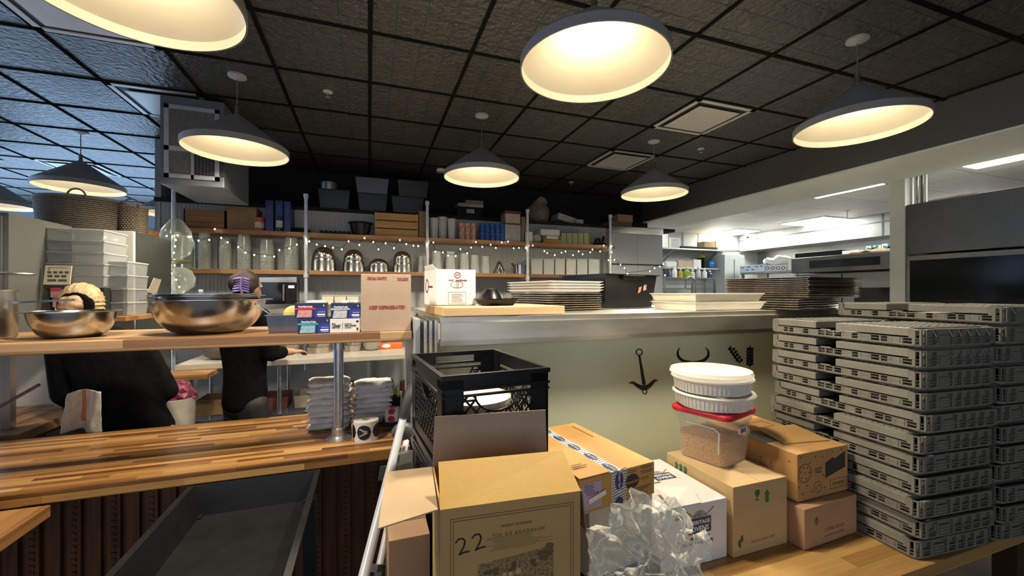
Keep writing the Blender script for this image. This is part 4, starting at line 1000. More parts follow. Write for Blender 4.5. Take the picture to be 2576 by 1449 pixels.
# --- brown carton left of it
v = PZ(978, 1362, E-.70); t = thing('carton', 'plain brown carton left of the wine carton, beside the ladder', 'carton', (v.x, v.y, .35), 0)
B().box(0, .115, 0, .23, 0, E-.70-.35, bev=.003).build('body', card_red, t); B().box(0, .115, .09, .14, E-.70-.35, E-.70-.349).build('tape', card_dark, t)
o = B().box(v.x-.02, .165, v.y-.02, 1.93, .30, .349, bev=.002).box(v.x, v.x+.04, v.y, v.y+.04, 0, .30).box(.13, .17, v.y, v.y+.04, 0, .30).box(v.x, v.x+.04, 1.87, 1.91, 0, .30).box(.13, .17, 1.87, 1.91, 0, .30).build('low_stool', black_matte); tag(o, 'low black stand under the plain brown carton by the ladder', 'stand')
# --- cranberry carton with printed tape
sc = 1.02
TLx, TLd = .20*sc, 1.215*sc
ow, od, oh = .31, .46, .108; oz = E-.57-oh
t = cart('carton', 'orange brown carton sealed with striped oval logo tape behind the wine carton', TLx, TLd, 27, ow, od, oh, oz, card_orange, seam=0)
tape = pm('tape_white', (.66, .64, .64), .3, var=.04)
B().box(.125, .185, -.001, .001, 0, oh).build('tape', tape, t); 
B().box(.120, .165, .0, .46, oh, oh+.001).build('tape', tape, t)
b = B()
for k in range(12): b.prism([(.126, .001+k*.009), (.184, .012+k*.009), (.184, .0145+k*.009), (.126, .0035+k*.009)], .0004, Matrix.Translation((0, -.001, 0)))
for k in range(34): b.prism([(.121, .006+k*.0132), (.164, .010+k*.0132), (.164, .0125+k*.0132), (.121, .0085+k*.0132)], .0004, Matrix.Translation((0, 0, oh+.001)) @ Matrix.Rotation(R(-90), 4, 'X'))
b.build('tape_stripes', ink_navy, t)
b = B(); Rx = Matrix.Rotation(R(90), 4, 'X')
b.ell((.155, -.0012, .075), (.017, .0012, .030)).ell((.155, -.0012, .008), (.017, .0012, .016))
b.build('oval_logo', ink_navy, t)
b = B()
for k in range(5): b.ell((.142, .03+k*.098, oh+.0012), (.016, .034, .0012))
b.build('oval_logo', ink_navy, t)
text('Ocean Spray', .0135, white_ink, t, (.155, -.0032, .075), tilt=-90)
for k in range(5): text('Ocean Spray', .012, white_ink, t, (.142, .03+k*.098, oh+.0026), 'top', tilt=90)
b = B(); b.ell((.210, -.0008, .062), (.030, .001, .024)); b.build('oval_print', pm('print_brown_dark', (.05, .03, .025), .6), t)
text('Ocean Spray', .0125, pm('print_tan', (.42, .25, .11), .6), t, (.214, -.0022, .062), bold=.0003, tilt=3)
b = B()
for k, (x0, x1, z) in enumerate(((.192, .232, .096), (.192, .228, .090), (.245, .30, .100), (.25, .295, .094), (.245, .30, .084), (.25, .298, .078), (.20, .295, .034), (.205, .28, .028), (.20, .26, .022), (.21, .28, .014), (.20, .25, .008))): b.box(x0, x1, -.0007, 0, z, z+.0030)
b.build('print_lines', pm('print_dim', (.20, .11, .05), .7), t)
b = B()
for X in (.258, .275): b.lathe([(.0065, 0), (.0065, .0007), (.004, .0007), (.004, 0)], 16, M=Matrix.Translation((X, 0, .062)) @ Rx)
b.build('print_marks', MATS['print_dim'], t)
B().box(.012, .085, -.001, 0, .012, .092).build('lilac_label', pm('lilac', (.42, .33, .47), .6), t)
b = B()
for k in range(5): b.box(.018, .055-.005*(k % 2), -.0016, -.001, .066+k*.005, .0675+k*.005)
b.build('label_lines', ink_navy, t); text('1U1414', .014, ink_red, t, (.048, -.0016, .058)); 
B().sheet([(.035, -.002, .028), (.10, -.003, .046), (.098, -.004, .062), (.033, -.003, .044)], .001).build('torn_paper', paper, t)
B().sheet([(.0, .0, oh+.0015), (.118, 0, oh+.0015), (.118, .235, oh+.004), (.0, .24, oh+.012)], .003).build('top_flap', card_orange, t)
B().box(.02, .06, .07, .075, oh+.012, oh+.0125).box(.02, .075, .06, .065, oh+.011, oh+.0115).build('print_lines', ink_brown, t)
b = B(); b.box(.27, .276, .28, .42, oh, oh+.0006).build('print_lines', ink_brown, t)
# its support: white carton and black bag of bottles
t2 = cart('carton', 'white carton supporting the orange brown carton, behind the plastic bag', TLx+.04, TLd+.05, 27, ow-.04, od-.06, oz-TZ-.142, TZ+.14, pm('white_card_dim', (.50, .49, .44), .6), seam=0)
b = cart('carton', 'black plastic case at the table edge below the clear bag', TLx+.0, TLd-.0, 27, .34, .40, .138, TZ+.001, blackp, seam=0)
o = B().lathe([(0, 0), (.055, 0), (.06, .006), (.06, .012), (.045, .016), (0, .012)], 36).build('black_disc', pm('dark_lid', (.03, .03, .03), .3)); v = PZ(1610, 1420, TZ); put(o, (v.x, v.y, TZ+.001)); o.location.z = TZ+.001; tag(o, 'black round lid under the clear plastic bag', 'lid')
# --- crumpled clear plastic bag
def bag():
    b = B(); n, m = 150, 80
    P = []
    c0 = PZ(1600, 1330, E-.80); 
    knot = Vector((0, 0, 0))
    for i in range(n+1):
        u = i/n; row = []
        for j in range(m+1):
            v = j/m; a = u*math.tau
            # fan of pleats from a knot
            rad = v**.8*1.18
            rx = .15 if math.cos(a) > 0 else .145
            x = math.cos(a)*rad*rx; z = math.sin(a)*rad*(.13 if math.sin(a) > 0 else .19)
            if math.cos(a) > .2 and math.sin(a) < 0: x += rad*.05
            pleat = abs(math.sin(a*5.5+2.5*noise.noise(Vector((math.cos(a)*2, math.sin(a)*2, v*2)))))*.030*rad+noise.noise(Vector((x*13, z*13, 5)))*.04+abs(noise.noise(Vector((x*28, z*32, 9))))*.040+abs(noise.noise(Vector((x*62, z*58, 2))))*.012
            y = -.075*math.cos(min(1, rad)*1.45)-pleat+.03
            if z < -.10: y -= (abs(z)-.10)*.25
            x += noise.noise(Vector((u*14, v*4, 3)))*.014*rad; z += noise.noise(Vector((u*12, v*4, 7)))*.03*rad
            row.append(b.bm.verts.new((x, y, z)))
        P.append(row)
    for i in range(n):
        for j in range(m): b.bm.faces.new((P[i][j], P[i+1][j], P[i+1][j+1], P[i][j+1]))
    bmesh.ops.remove_doubles(b.bm, verts=b.bm.verts, dist=.0001)
    return b.build('plastic_bag', clear('bag_film', (.95, .93, .86), .86, .30, .62), None, 0)
o = bag(); v = CW(.375, 1.20); put(o, (v.x, v.y, E-.735), R(15)-YAW); tag(o, 'crumpled clear plastic bag hanging in front of the white carton', 'plastic bag')
for p_ in o.data.polygons: p_.use_smooth = True
sd = o.modifiers.new('thick', 'SOLIDIFY'); sd.thickness = .0006
# --- grey folding crates
def fold_crate():
    t = thing('folding_crate', 'x', 'crate', (0, 0, 0)); W, D, H = .43, .68, .078
    b = B()      # x: short side (front), y: long side; origin at the near corner
    rc = .03
    def rring(z0, z1, o, th):
        P = []
        for (X, Y, a0) in ((W-rc, rc, -90), (W-rc, D-rc, 0), (rc, D-rc, 90), (rc, rc, 180)):
            for k in range(5):
                a = R(a0+k*22.5); P.append((X+(rc+o)*math.cos(a), Y+(rc+o)*math.sin(a), X+(rc+o-th)*math.cos(a), Y+(rc+o-th)*math.sin(a)))
        n = len(P); V = [[b.bm.verts.new((p[0], p[1], z0)), b.bm.verts.new((p[0], p[1], z1)), b.bm.verts.new((p[2], p[3], z1)), b.bm.verts.new((p[2], p[3], z0))] for p in P]
        for k in range(n):
            A, Q = V[k], V[(k+1) % n]
            for s in range(4): b.bm.faces.new((A[s], Q[s], Q[(s+1) % 4], A[(s+1) % 4]))
    rring(.006, .012, .0, .010); rring(.0, .006, -.008, .006)
    rring(.0225, .0245, .0, .004); rring(.0345, .0365, .0, .004)
    # inner wall core
    b.box(.048, W-.048, .048, D-.048, .004, .030)
    # short sides: ribs and upper rail
    for y0, y1 in ((.0, .010), (D-.010, D)):
        b.box(.03, W-.03, y0, y1, .066, .072)
        yb = .013 if y0 < .1 else D-.017
        b.box(.028, W-.028, yb, yb+.004, .010, .068)
        for x in (.032, .085, .175, .228, .281, .334, .394): b.box(x-.0065, x+.0065, y0, y1+.004 if y0 < .1 else y1, .012, .066)
        b.box(.100, .160, y0+.003, y1, .012, .046)
        b.box(.03, W-.03, y0+.002, y1-.002, .030, .0325)
    # long sides: lower ribs
    for x0, x1 in ((0, .010), (W-.010, W)):
        for k in range(17):
            y = .03+k*(D-.06)/16; b.box(x0, x1, y-.0035, y+.0035, .012, .036)
        for y in (.075, .19, .26, .42, .50, .60): b.box(x0+.001, x1-.001, y, y+.045, .012, .034)
        b.box(x0, x1, .03, .045, .036, .072).box(x0, x1, D-.045, D-.03, .036, .072)
    # corner posts
    for (X, Y, a0) in ((W-rc, rc, -90), (W-rc, D-rc, 0), (rc, D-rc, 90), (rc, rc, 180)):
        for a in (8, 45, 82):
            q = R(a0+a); b.bar((X+rc*math.cos(q)*.93, Y+rc*math.sin(q)*.93, .01), (X+rc*math.cos(q)*.93, Y+rc*math.sin(q)*.93, .070), .007, .007)
        b.tube([(X+rc*.93*math.cos(R(a0+k*22.5)), Y+rc*.93*math.sin(R(a0+k*22.5)), .068) for k in range(5)], .003, 5)
    b.build('base_tray', greyp, t)
    for (y0, y1) in ((.045, .330), (.425, D-.035)):     # folded side walls lying in the tray
        q = B(); q.box(-.0, W, y0, y1, .042, .074, bev=.002)
        for k in range(int((y1-y0)/.022)): q.box(.02, W-.02, y0+.008+k*.022, y0+.012+k*.022, .074, .0765)
        for k in range(9): q.box(.03+k*.046, .034+k*.046, y0+.01, y1-.01, .074, .0770)
        q.build('folded_wall', pm('grey_crate_wall', (.20, .195, .165), .5, var=.1, scale=14), t)
    for x0 in (.012, W-.11): B().box(x0, x0+.098, .335, .42, .012, .030).build('handle_well', pm('crate_shadow', (.06, .06, .055), .6), t)  # dark blocks: shade inside the handle gap put into the colour
    b = B(); b.box(-.002, .006, .355, .40, .036, .042).build('latch', greyp, t)
    return t
fc = fold_crate(); v = CW(1.588, 1.585); fr_ = R(14.5)-YAW
PITCH = .0832
for i in range(11):
    L = 'grey folded plastic crate in the front left pile, %s' % ORD[10-i]
    j = Vector((0, 0, 0)) if i > 6 else CW(.012*math.sin(i*2.3)-.002*(6-i), .01*math.cos(i*1.7))
    loc = Vector((v.x, v.y, TZ+.001+i*PITCH))+j
    if i == 0: put(fc, loc, fr_); fc['label'] = L; fc['group'] = 'grey folded crates in the front left pile'
    else: dup(fc, loc, fr_+R(random.uniform(-.4, .4)), L)
v2 = CW(1.588+.455*math.cos(R(14.5)), 1.585+.455*math.sin(R(14.5)))
for i in range(12):
    dup(fc, Vector((v2.x, v2.y, TZ+.001+i*PITCH))+CW(.006*math.sin(i*3.1), .012*math.cos(i*2.1)), fr_+R(random.uniform(-.4, .4)), 'grey folded plastic crate in the right hand pile, %s' % ORD[11-i], 'grey folded crates in the right hand pile')
# ================================================================ BACK SHELVES
YS = 4.70                                      # front edge of the wall shelves
US, LS = E+.62, E+.225                         # tops of upper and lower shelf
def seg_board(z, n, xs, labels, th=.042):
    for i in range(n):
        o = B().box(xs[i], xs[i+1]-.006, YS, YB-.012, z-th, z, bev=.003).build('wall_shelf', wood_dim); tag(o, labels[i], 'shelf', 'wooden wall shelves')
poles = [437, 770, 1075, 1327, 1535]
px_x = [XP(p, YS-.03) for p in poles]
xl = XP(420, YS)
seg_board(US, 4, [xl, px_x[1], px_x[2], px_x[3], XP(1548, YS)], ['upper wall shelf board with blue binders, leftmost length', 'upper wall shelf board under the slatted crate, second length', 'upper wall shelf board under the canned goods, third length', 'upper wall shelf board under the green cards, last length'])
seg_board(LS, 4, [xl, px_x[1], px_x[2], px_x[3], XP(1500, YS)], ['lower wall shelf board under the deli cups, leftmost length', 'lower wall shelf board under the steel domes, second length', 'lower wall shelf board under the clear pitchers, third length', 'lower wall shelf board under the ingredient bins, last length'])
for i, (p, yt) in enumerate(zip(poles, (470, 498, 515, 535, 548))):
    x = px_x[i]; zt_ = PY(p, yt, YS-.03).z
    t = thing('pipe_upright', ('leftmost', 'second', 'middle', 'fourth', 'rightmost')[i]+' galvanised pipe upright of the wall shelves', 'pipe upright', (x, YS-.03, .9), 0, 'pipe uprights of the wall shelves')
    B().cyl(0, 0, 0, zt_-.9, .017, 14).build('pipe', galv_l, t, 40)
    b = B(); b.cyl(0, 0, zt_-.9, zt_-.86, .024, 14); b.build('cap', galv_l, t, 40)
    for z in (US, LS):
        b = B(); b.cyl(0, 0, z-.9-.075, z-.9-.035, .025, 14).bar((0, 0, z-.9-.055), (0, .27, z-.9-.055), .026, .026); b.build('bracket', galv_l, t, 40)
def ux(px): return XP(px, YS+.12)
def sh(px0, px1, Y=None): Y = Y or YS+.06; return XP(px0, Y), XP(px1, Y)
def zat(px, py, Y=None): return PY(px, py, Y or YS+.06).z
# deli cup stacks
def cup(r, h):
    return B().lathe([(0, 0), (r*.78, 0), (r*.95, h-.006), (r, h-.006), (r, h), (r*.96, h), (r*.76, .002), (0, .002)], 20).build('deli_cup', cupp, None, 40)
stacks = [(472, 590, .052, 8, .028), (515, 586, .058, 12, .026), (567, 600, .058, 12, .024), (614, 592, .066, 12, .026), (672, 604, .072, 12, .021), (733, 598, .074, 13, .021), (497, 606, .04, 7, .03), (543, 602, .04, 7, .03)]
ordw = ['leftmost', 'second', 'third', 'wide fourth', 'squat fifth', 'last', 'narrow back', 'narrow middle']
for i, (px, top, r, n, dz) in enumerate(stacks):
    back = i > 5; Y = YS+(.22 if back else .12); x = XP(px, Y); ztop = zat(px, top, Y); h = .11 if i != 0 else .15
    dz = (ztop-LS-h)/(n-1); c = cup(r, h); L = 'clear deli cup nested upside down in the %s cup stack on the lower shelf' % ordw[i]; G = 'clear deli cups of the %s stack' % ordw[i]
    fl = Matrix.Rotation(math.pi, 4, 'X')
    for v_ in c.data.vertices: v_.co.z = h-v_.co.z
    for p_ in c.data.polygons: p_.flip()
    for k in range(n):
        o = c if k == 0 else c.copy()
        if k: C.objects.link(o)
        put(o, (x, Y, LS+.001+k*dz)); tag(o, L, 'cup', G)
# pitcher jug on pole at left
t = thing('glass_globe', 'clear glass globe lamp on the leftmost pipe upright', 'lamp globe', (XP(447, YS-.12), YS-.15, zat(447, 668)))
B().lathe([(.02, 0), (.13, .02), (.125, .03), (.02, .05)], 28).build('brass_plate', pm('brass_green', (.28, .30, .12), .3, .7), t, 40)
B().lathe([(.03, .04), (.11, .10), (.13, .20), (.11, .31), (.05, .40), (.03, .42)], 28).build('globe', clear('globe_glass', (.7, .74, .66), .82, .05, .6), t, 50)
t = thing('glass_globe', 'smaller clear glass globe below the lower shelf at the left pipe', 'lamp globe', (XP(452, YS-.12), YS-.15, zat(452, 740)))
B().lathe([(.03, 0), (.12, .07), (.13, .15), (.10, .22), (.04, .25)], 28).build('globe', MATS['globe_glass'], t, 50)
# steel dome stacks
def dome(px, r, n, first_h, top, word):
    x = XP(px, YS+.13); G = 'upturned steel bowls on the lower shelf'
    for k in range(n):
        h = first_h; pr = [(r, 0), (r*1.04, .0), (r*1.0, .02), (r*.98, h*.45)]
        pr += [(r*.98*math.cos(R(a)), h*.45+(h*.55)*math.sin(R(a))) for a in range(10, 91, 10)]
        rr_ = 1-.07*k; pr = [(a*rr_, b_) for a, b_ in pr]; pr[-1] = (0, pr[-1][1])
        zt2 = LS+.001+k*((top-LS-h)/max(1, n-1))
        t = B().lathe(pr, 32).build('steel_dome', steel_mirror, None, 40)
        put(t, (x, YS+.13, zt2)); tag(t, 'upturned steel bowl in the %s pile on the shelf, %s' % (word, ORD[n-1-k]), 'bowl', G)
        B().ell((0, 0, h), (.012, .012, .012), n=8).build('knob', galv, t, 60)
dome(815, .125, 2, .22, zat(815, 619), 'first tall'); dome(890, .115, 2, .19, zat(890, 626), 'second'); dome(953, .108, 1, .155, zat(953, 648), 'third low'); dome(1012, .108, 2, .17, zat(1012, 630), 'fourth')
# clear pitchers
def pitcher(px, r, top, label, Y=YS+.13):
    x = XP(px, Y); h = zat(px, top, Y)-LS
    o = B().lathe([(0, .003), (r, 0), (r*1.0, .004), (r*.8, h*.9), (r*.83, h), (r*.77, h-.003), (r*.95, .01), (0, .01)], 24).build('clear_pitcher', clearp, None, 40)
    put(o, (x, Y, LS)); return tag(o, label, 'pitcher', 'clear pitchers upturned on the lower shelf')
for i, (px, r, tp) in enumerate(((1062, .05, 645), (1098, .06, 632), (1133, .062, 633), (1168, .06, 638), (1194, .055, 642), (1221, .055, 645))):
    pitcher(px, r, tp, 'clear upturned pitcher on the lower shelf, %s from the left' % ('first', 'second', 'third', 'fourth', 'fifth', 'last')[i])
def basic(name, label, cat, px0, px1, top, z, mat, depth=.22, Y=None, group=None, bev=.004, rz=0, build=1):
    Y = Y or YS+.05; x0, x1 = XP(px0, Y), XP(px1, Y); h = PY((px0+px1)/2, top, Y).z-z
    t = thing(name, label, cat, ((x0+x1)/2, Y+depth/2, z), rz, group)
    if build: B().box(-(x1-x0)/2, (x1-x0)/2, -depth/2, depth/2, 0, h, bev=bev).build('body', mat, t)
    t['_w'] = x1-x0; t['_h'] = h; w_ = x1-x0; del t['_w']; del t['_h']
    return t, w_, h, depth
# ladle cone and pots
x = XP(1256, YS+.12); o = B().lathe([(0, .0), (.085, 0), (.078, .02), (.03, .13), (.01, .155), (0, .157)], 24).build('steel_funnel', steel_mirror, None, 40); put(o, (x, YS+.12, LS)); tag(o, 'upturned steel funnel between pitchers and saucepan', 'funnel')
x = XP(1308, YS+.15); t = thing('saucepan', 'steel saucepan beside the fourth pipe upright', 'pot', (x, YS+.16, LS))
B().lathe([(0, 0), (.085, 0), (.085, .11), (.09, .112), (.09, .12), (.082, .12), (.08, .005), (0, .005)], 28).build('pan', steel_mirror, t, 40); B().bar((-.08, 0, .10), (-.15, -.12, .14), .022, .01).build('handle', steel, t)
# ingredient bins
fills = [((.40, .25, .10), 'flour'), ((.10, .10, .10), 'seeds'), ((.22, .10, .06), 'beans'), ((.50, .20, .12), 'pink')]
for i, (p0, p1) in enumerate(((1337, 1365), (1368, 1394), (1397, 1421), (1425, 1449), (1452, 1478), (1481, 1508))):
    Y = YS+.05; x0, x1 = XP(p0, Y), XP(p1, Y); h = zat(p0, 651, Y)-LS
    nm = ['pale tan meal', 'dark grey seeds', 'brown beans', 'pink candy', 'nothing but clear air', 'a little light powder'][i]
    t = thing('ingredient_bin', 'clear ingredient bin holding '+nm, 'bin', ((x0+x1)/2, Y+.12, LS), 0, 'clear ingredient bins on the lower shelf')
    w_ = x1-x0
    b = B(); b.open_box(w_, .24, h-.015, .003, .002); b.build('bin', clearp, t)
    B().box(-w_/2, w_/2, -.12, .12, h-.014, h, bev=.003).build('lid', pm('bin_lid', (.40, .40, .38), .4), t)
    if i < 4: B().box(-w_/2+.004, w_/2-.004, -.115, .115, .004, h-.03).build('contents', pm('fill_'+fills[i][1], fills[i][0], .8, var=.4 if i > 1 else .1, scale=90), t)
    if i == 5: B().box(-w_/2+.01, w_/2-.01, -.1, .1, .004, h*.3).build('contents', pm('powder', (.5, .46, .4), .9), t)
# ---- upper shelf
t, w_, h, d = basic('wooden_box', 'long brown wooden box full of dark jars, upper shelf left', 'box', 462, 567, 527, US, card_red, .2, build=0)
wb = pm('box_wood', (.24, .11, .045), .55, var=.2, scale=6, stretch=(1, 1, 8))
b = B(); 
for k in range(3): b.box(-w_/2, w_/2, -d/2, -d/2+.01, k*h/3+.001, (k+1)*h/3-.002).box(-w_/2, w_/2, d/2-.01, d/2, k*h/3, (k+1)*h/3)
b.box(-w_/2, -w_/2+.01, -d/2, d/2, 0, h).box(w_/2-.01, w_/2, -d/2, d/2, 0, h).box(-w_/2, w_/2, -d/2, d/2, 0, .01); b.build('slats', wb, t)
for i, px in enumerate((483, 500, 522, 545)):
    o = B().lathe([(0, 0), (.04, 0), (.04, .13), (.03, .145), (.03, .165), (0, .165)], 18).build('jar', blackp if i < 3 else paper, None, 40); put(o, (XP(px, YS+.15), YS+.15, US+.012)); tag(o, ('dark jar in the long wooden box, %s' % ('leftmost', 'second', 'third')[i]) if i < 3 else 'white capped jar in the long wooden box', 'jar', 'jars in the long wooden box')
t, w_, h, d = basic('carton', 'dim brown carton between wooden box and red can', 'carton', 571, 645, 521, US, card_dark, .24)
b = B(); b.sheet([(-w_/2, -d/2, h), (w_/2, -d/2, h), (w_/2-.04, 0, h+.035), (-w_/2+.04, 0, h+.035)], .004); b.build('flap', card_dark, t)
def can(px, r, z, h, mat, label, lid=None, Y=YS+.08, group=None, band=None):
    t = thing('can', label, 'can', (XP(px, Y), Y, z), 0, group)
    B().lathe([(0, 0), (r, 0), (r, h), (r*.93, h), (r*.93, h-.004), (0, h-.004)], 20).build('body', mat, t, 40)
    if band: B().lathe([(r+.0008, h*.25), (r+.0008, h*.7)], 20).build('label_band', band, t, 40)
    if lid: B().cyl(0, 0, h, h+.01, r*1.02, 20).build('lid', lid, t, 40)
    return t
can(653, .045, US, .125, pm('can_red', (.50, .06, .03), .4), 'red can with a white label on the upper shelf', lid=pm('lid_orange', (.45, .10, .05), .4), band=pm('can_label', (.55, .50, .42), .5, var=.4, scale=50))
for i, (p0, p1, tp) in enumerate(((667, 688, 503), (692, 712, 504), (714, 731, 506))):
    t, w_, h, d = basic('binder', 'blue ring binder on the upper shelf, %s' % ('left slanting one', 'middle one', 'right one')[i], 'binder', p0, p1, tp, US, pm('binder_blue', (.015, .035, .15), .4), .26, group='blue binders on the upper shelf')
    B().box(-w_*.25, w_*.25, -d/2-.001, -d/2, h*.55, h*.85).build('spine_label', pm('spine_blue', (.03, .07, .22), .5), t)
can(703, .03, US, .155, pm('can_navy', (.02, .02, .04), .4), 'slim dark tin with a white label before the binders', band=pm('label_pale', (.45, .45, .48), .5, var=.4, scale=60), Y=YS+.035)
# trays of egg cartons and black tub
t, w_, h, d = basic('egg_tray', 'dark bumpy egg trays lying on the upper shelf', 'egg tray', 800, 884, 578, US, black_matte, .26, build=0)
b = B()
for i in range(7):
    for j in range(4): b.lathe([(.026, 0), (.014, .035), (0, .036)], 8, (-w_/2+.03+i*(w_-.06)/6, -.1+j*.065, .004))
b.box(-w_/2, w_/2, -.13, .13, 0, .006); b.build('tray', pm('egg_grey', (.03, .03, .03), .8), t)
o = B().lathe([(.0, 0), (.07, 0), (.11, .012), (.08, .05), (0, .06)], 24).build('loaf_pan', black_matte, None, 40); put(o, (XP(755, YS+.1), YS+.12, US)); tag(o, 'flat dark pan lying left of the egg trays', 'pan')
o = B().lathe([(0, 0), (.06, 0), (.085, .10), (.10, .105), (.10, .115), (.09, .115), (.07, .01), (0, .01)], 28).build('black_bowl', blackp, None, 40); put(o, (XP(907, YS+.1), YS+.11, US)); tag(o, 'black bowl with rim beside the slatted crate', 'bowl'); o.scale = (1.3, 1.3, 1.25)
# slatted crate
t, w_, h, d = basic('slatted_crate', 'golden slatted wooden crate on the upper shelf', 'crate', 943, 1052, 536, US, wb, .24, build=0)
sw = pm('crate_pine', (.50, .28, .09), .5, var=.15, scale=5, stretch=(1, 1, 10))
b = B()
for k in range(3): b.box(-w_/2, w_/2, -d/2, -d/2+.01, k*h/3+.006, (k+1)*h/3-.006).box(-w_/2, w_/2, d/2-.01, d/2, k*h/3+.006, (k+1)*h/3-.006)
b.build('slats', sw, t)
b = B()
for s in (-1, 1): b.box(min(s*w_/2, s*(w_/2-.016)), max(s*w_/2, s*(w_/2-.016)), -d/2+.01, d/2-.01, 0, h)
b.box(-w_/2, w_/2, -d/2+.01, d/2-.01, 0, .008); b.build('end_panels', sw, t)
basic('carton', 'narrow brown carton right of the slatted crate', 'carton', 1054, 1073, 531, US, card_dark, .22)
for i, (px, r, tp) in enumerate(((1092, .05, 549), (1113, .058, 545), (1136, .05, 551))):
    Y = YS+.1; h = zat(px, tp, Y)-US
    o = B().lathe([(0, 0), (r*.8, 0), (r*.95, h*.9), (r, h*.92), (r, h), (r*.9, h), (r*.76, .006), (0, .006)], 24).build('clear_canister', clearp, None, 40); put(o, (XP(px, Y+.05*(i % 2)), Y+.05*(i % 2), US)); tag(o, 'clear round canister on the upper shelf, %s' % ('left one', 'tall middle one', 'right one')[i], 'canister', 'clear canisters on the upper shelf')
dots = pm('can_red_dots', (.55, .30, .24), .45, var=.5, scale=26)
for i, px in enumerate((1162, 1176, 1190)):
    for k in range(2): can(px, .033, US+k*.1, .098, dots, 'red and white can, %s column, %s' % (('left', 'middle', 'right')[i], ('lower', 'upper')[k]), group='red and white cans')
blu = pm('can_blue', (.03, .10, .34), .4, var=.6, scale=22)
for i, px in enumerate((1213, 1225, 1238, 1251, 1263)):
    for k in range(2): can(px, .032, US+k*.108, .104, blu, 'blue patterned can, column %s, %s' % (('at the far left', 'second from the left', 'in the middle', 'fourth from the left', 'at the far right')[i], ('lower', 'upper')[k]), group='blue patterned cans')
t, w_, h, d = basic('food_tub', 'white lidded tub on the upper shelf right of the blue cans', 'tub', 1271, 1310, 563, US, pm('tub_greyish', (.40, .40, .40), .4), .2, group='white food tubs'); B().box(-w_/2-.005, w_/2+.005, -d/2-.005, d/2+.005, h-.012, h+.004).build('lid', pm('lid_maroon', (.20, .03, .03), .4), t)
z2 = US+h+.006
t, w_, h, d = basic('food_tub', 'cream tub with dark red lid stacked on the white tub', 'tub', 1272, 1309, 532, z2, pm('tub_creamy', (.42, .36, .28), .5), .2, group='white food tubs'); B().box(-w_/2-.005, w_/2+.005, -d/2-.005, d/2+.005, h-.03, h+.004).build('lid', MATS['lid_maroon'], t)
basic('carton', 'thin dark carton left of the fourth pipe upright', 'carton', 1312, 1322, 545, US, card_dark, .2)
t, w_, h, d = basic('white_box', 'small white box right of the fourth upright', 'box', 1318, 1340, 583, US, paper, .16)
o = B().ell((0, 0, .06), (.06, .05, .06)).build('plastic_pack', clearp, None, 60); put(o, (XP(1352, YS+.08), YS+.1, US)); tag(o, 'small clear plastic pack on the upper shelf', 'pack')
t, w_, h, d = basic('yellow_box', 'yellow flat box at the foot of the small box pile', 'box', 1368, 1413, 603, US, pm('box_yellow', (.48, .27, .04), .5), .2); z3 = US+h+.002
t, w_, h, d = basic('brown_box', 'brown box with a white label, middle of the small pile', 'box', 1366, 1413, 593, z3, card_dark, .2); B().box(-w_*.3, w_*.3, -d/2-.001, -d/2, h*.1, h*.9).build('label', paper, t); z3 += h+.002
basic('white_box', 'white box on top of the small pile', 'box', 1361, 1408, 577, z3, white_card, .2)
for i in range(5): basic('green_card_box', 'pale green upright box, %s of the five' % ('leftmost', 'second', 'middle', 'fourth', 'rightmost')[i], 'box', 1412+i*14.3, 1425+i*14.3, 586, US, pm('pale_green', (.36, .42, .20), .6), .2, group='pale green boxes on the upper shelf')
t = thing('tape_gun', 'black tape dispenser at the end of the upper shelf', 'tape dispenser', (XP(1512, YS+.1), YS+.1, US)); B().box(-.11, .06, -.03, .03, .02, .045, bev=.006).bar((.02, 0, .03), (.04, 0, .13), .025, .03).build('body', blackp, t); B().lathe([(.02, -.02), (.04, -.02), (.04, .02), (.02, .02), (.02, -.02)], 20, M=Matrix.Translation((-.05, 0, .07)) @ Matrix.Rotation(R(90), 4, 'X')).build('roll', black_matte, t, 40)
# ---- loft ledge things
LD = E+.941; YL = YB+.02
def lofted(name, label, cat, px0, px1, top, z, mat, depth=.3, tap=.02, grp=None, lidm=None):
    Y = YL+.02; x0, x1 = XP(px0, Y), XP(px1, Y); h = PY((px0+px1)/2, top, Y).z-z
    t = thing(name, label, cat, ((x0+x1)/2, Y+depth/2, z), 0, grp)
    B().open_box(x1-x0, depth, h, .005, tap, lip=.008).build('bin', mat, t)
    if lidm: B().box(-(x1-x0)/2, (x1-x0)/2, -depth/2, depth/2, h+.006, h+.014).build('lid', lidm, t)
    return t, h
smoky = clear('smoky_plastic', (.02, .022, .022), .40, .45, .4)
t, h = lofted('storage_bin', 'smoky storage bin with a tin on it, loft ledge left', 'bin', 800, 880, 479, LD, smoky, grp='smoky bins on the loft ledge', lidm=black_matte)
o = B().lathe([(0, 0), (.09, 0), (.09, .075), (.094, .077), (.094, .09), (0, .09)], 28).build('round_tin', galv, None, 40); put(o, (XP(828, YL+.12), YL+.14, LD+h+.015)); tag(o, 'round grey tin on the left smoky bin', 'tin')
t, h = lofted('storage_bin', 'lower smoky bin of the middle pair on the ledge', 'bin', 900, 975, 489, LD, smoky, grp='smoky bins on the loft ledge', lidm=black_matte); lofted('storage_bin', 'upper smoky bin of the middle pair, cloudy', 'bin', 894, 978, 448, LD+h+.016, clear('cloudy_plastic', (.07, .075, .07), .30, .3, .4), grp='smoky bins on the loft ledge')
t, h = lofted('storage_bin', 'lower smoky bin of the right pair on the ledge', 'bin', 985, 1066, 497, LD, smoky, grp='smoky bins on the loft ledge', lidm=black_matte); lofted('storage_bin', 'upper smoky bin of the right pair with plastic inside', 'bin', 1000, 1078, 455, LD+h+.016, smoky, grp='smoky bins on the loft ledge')
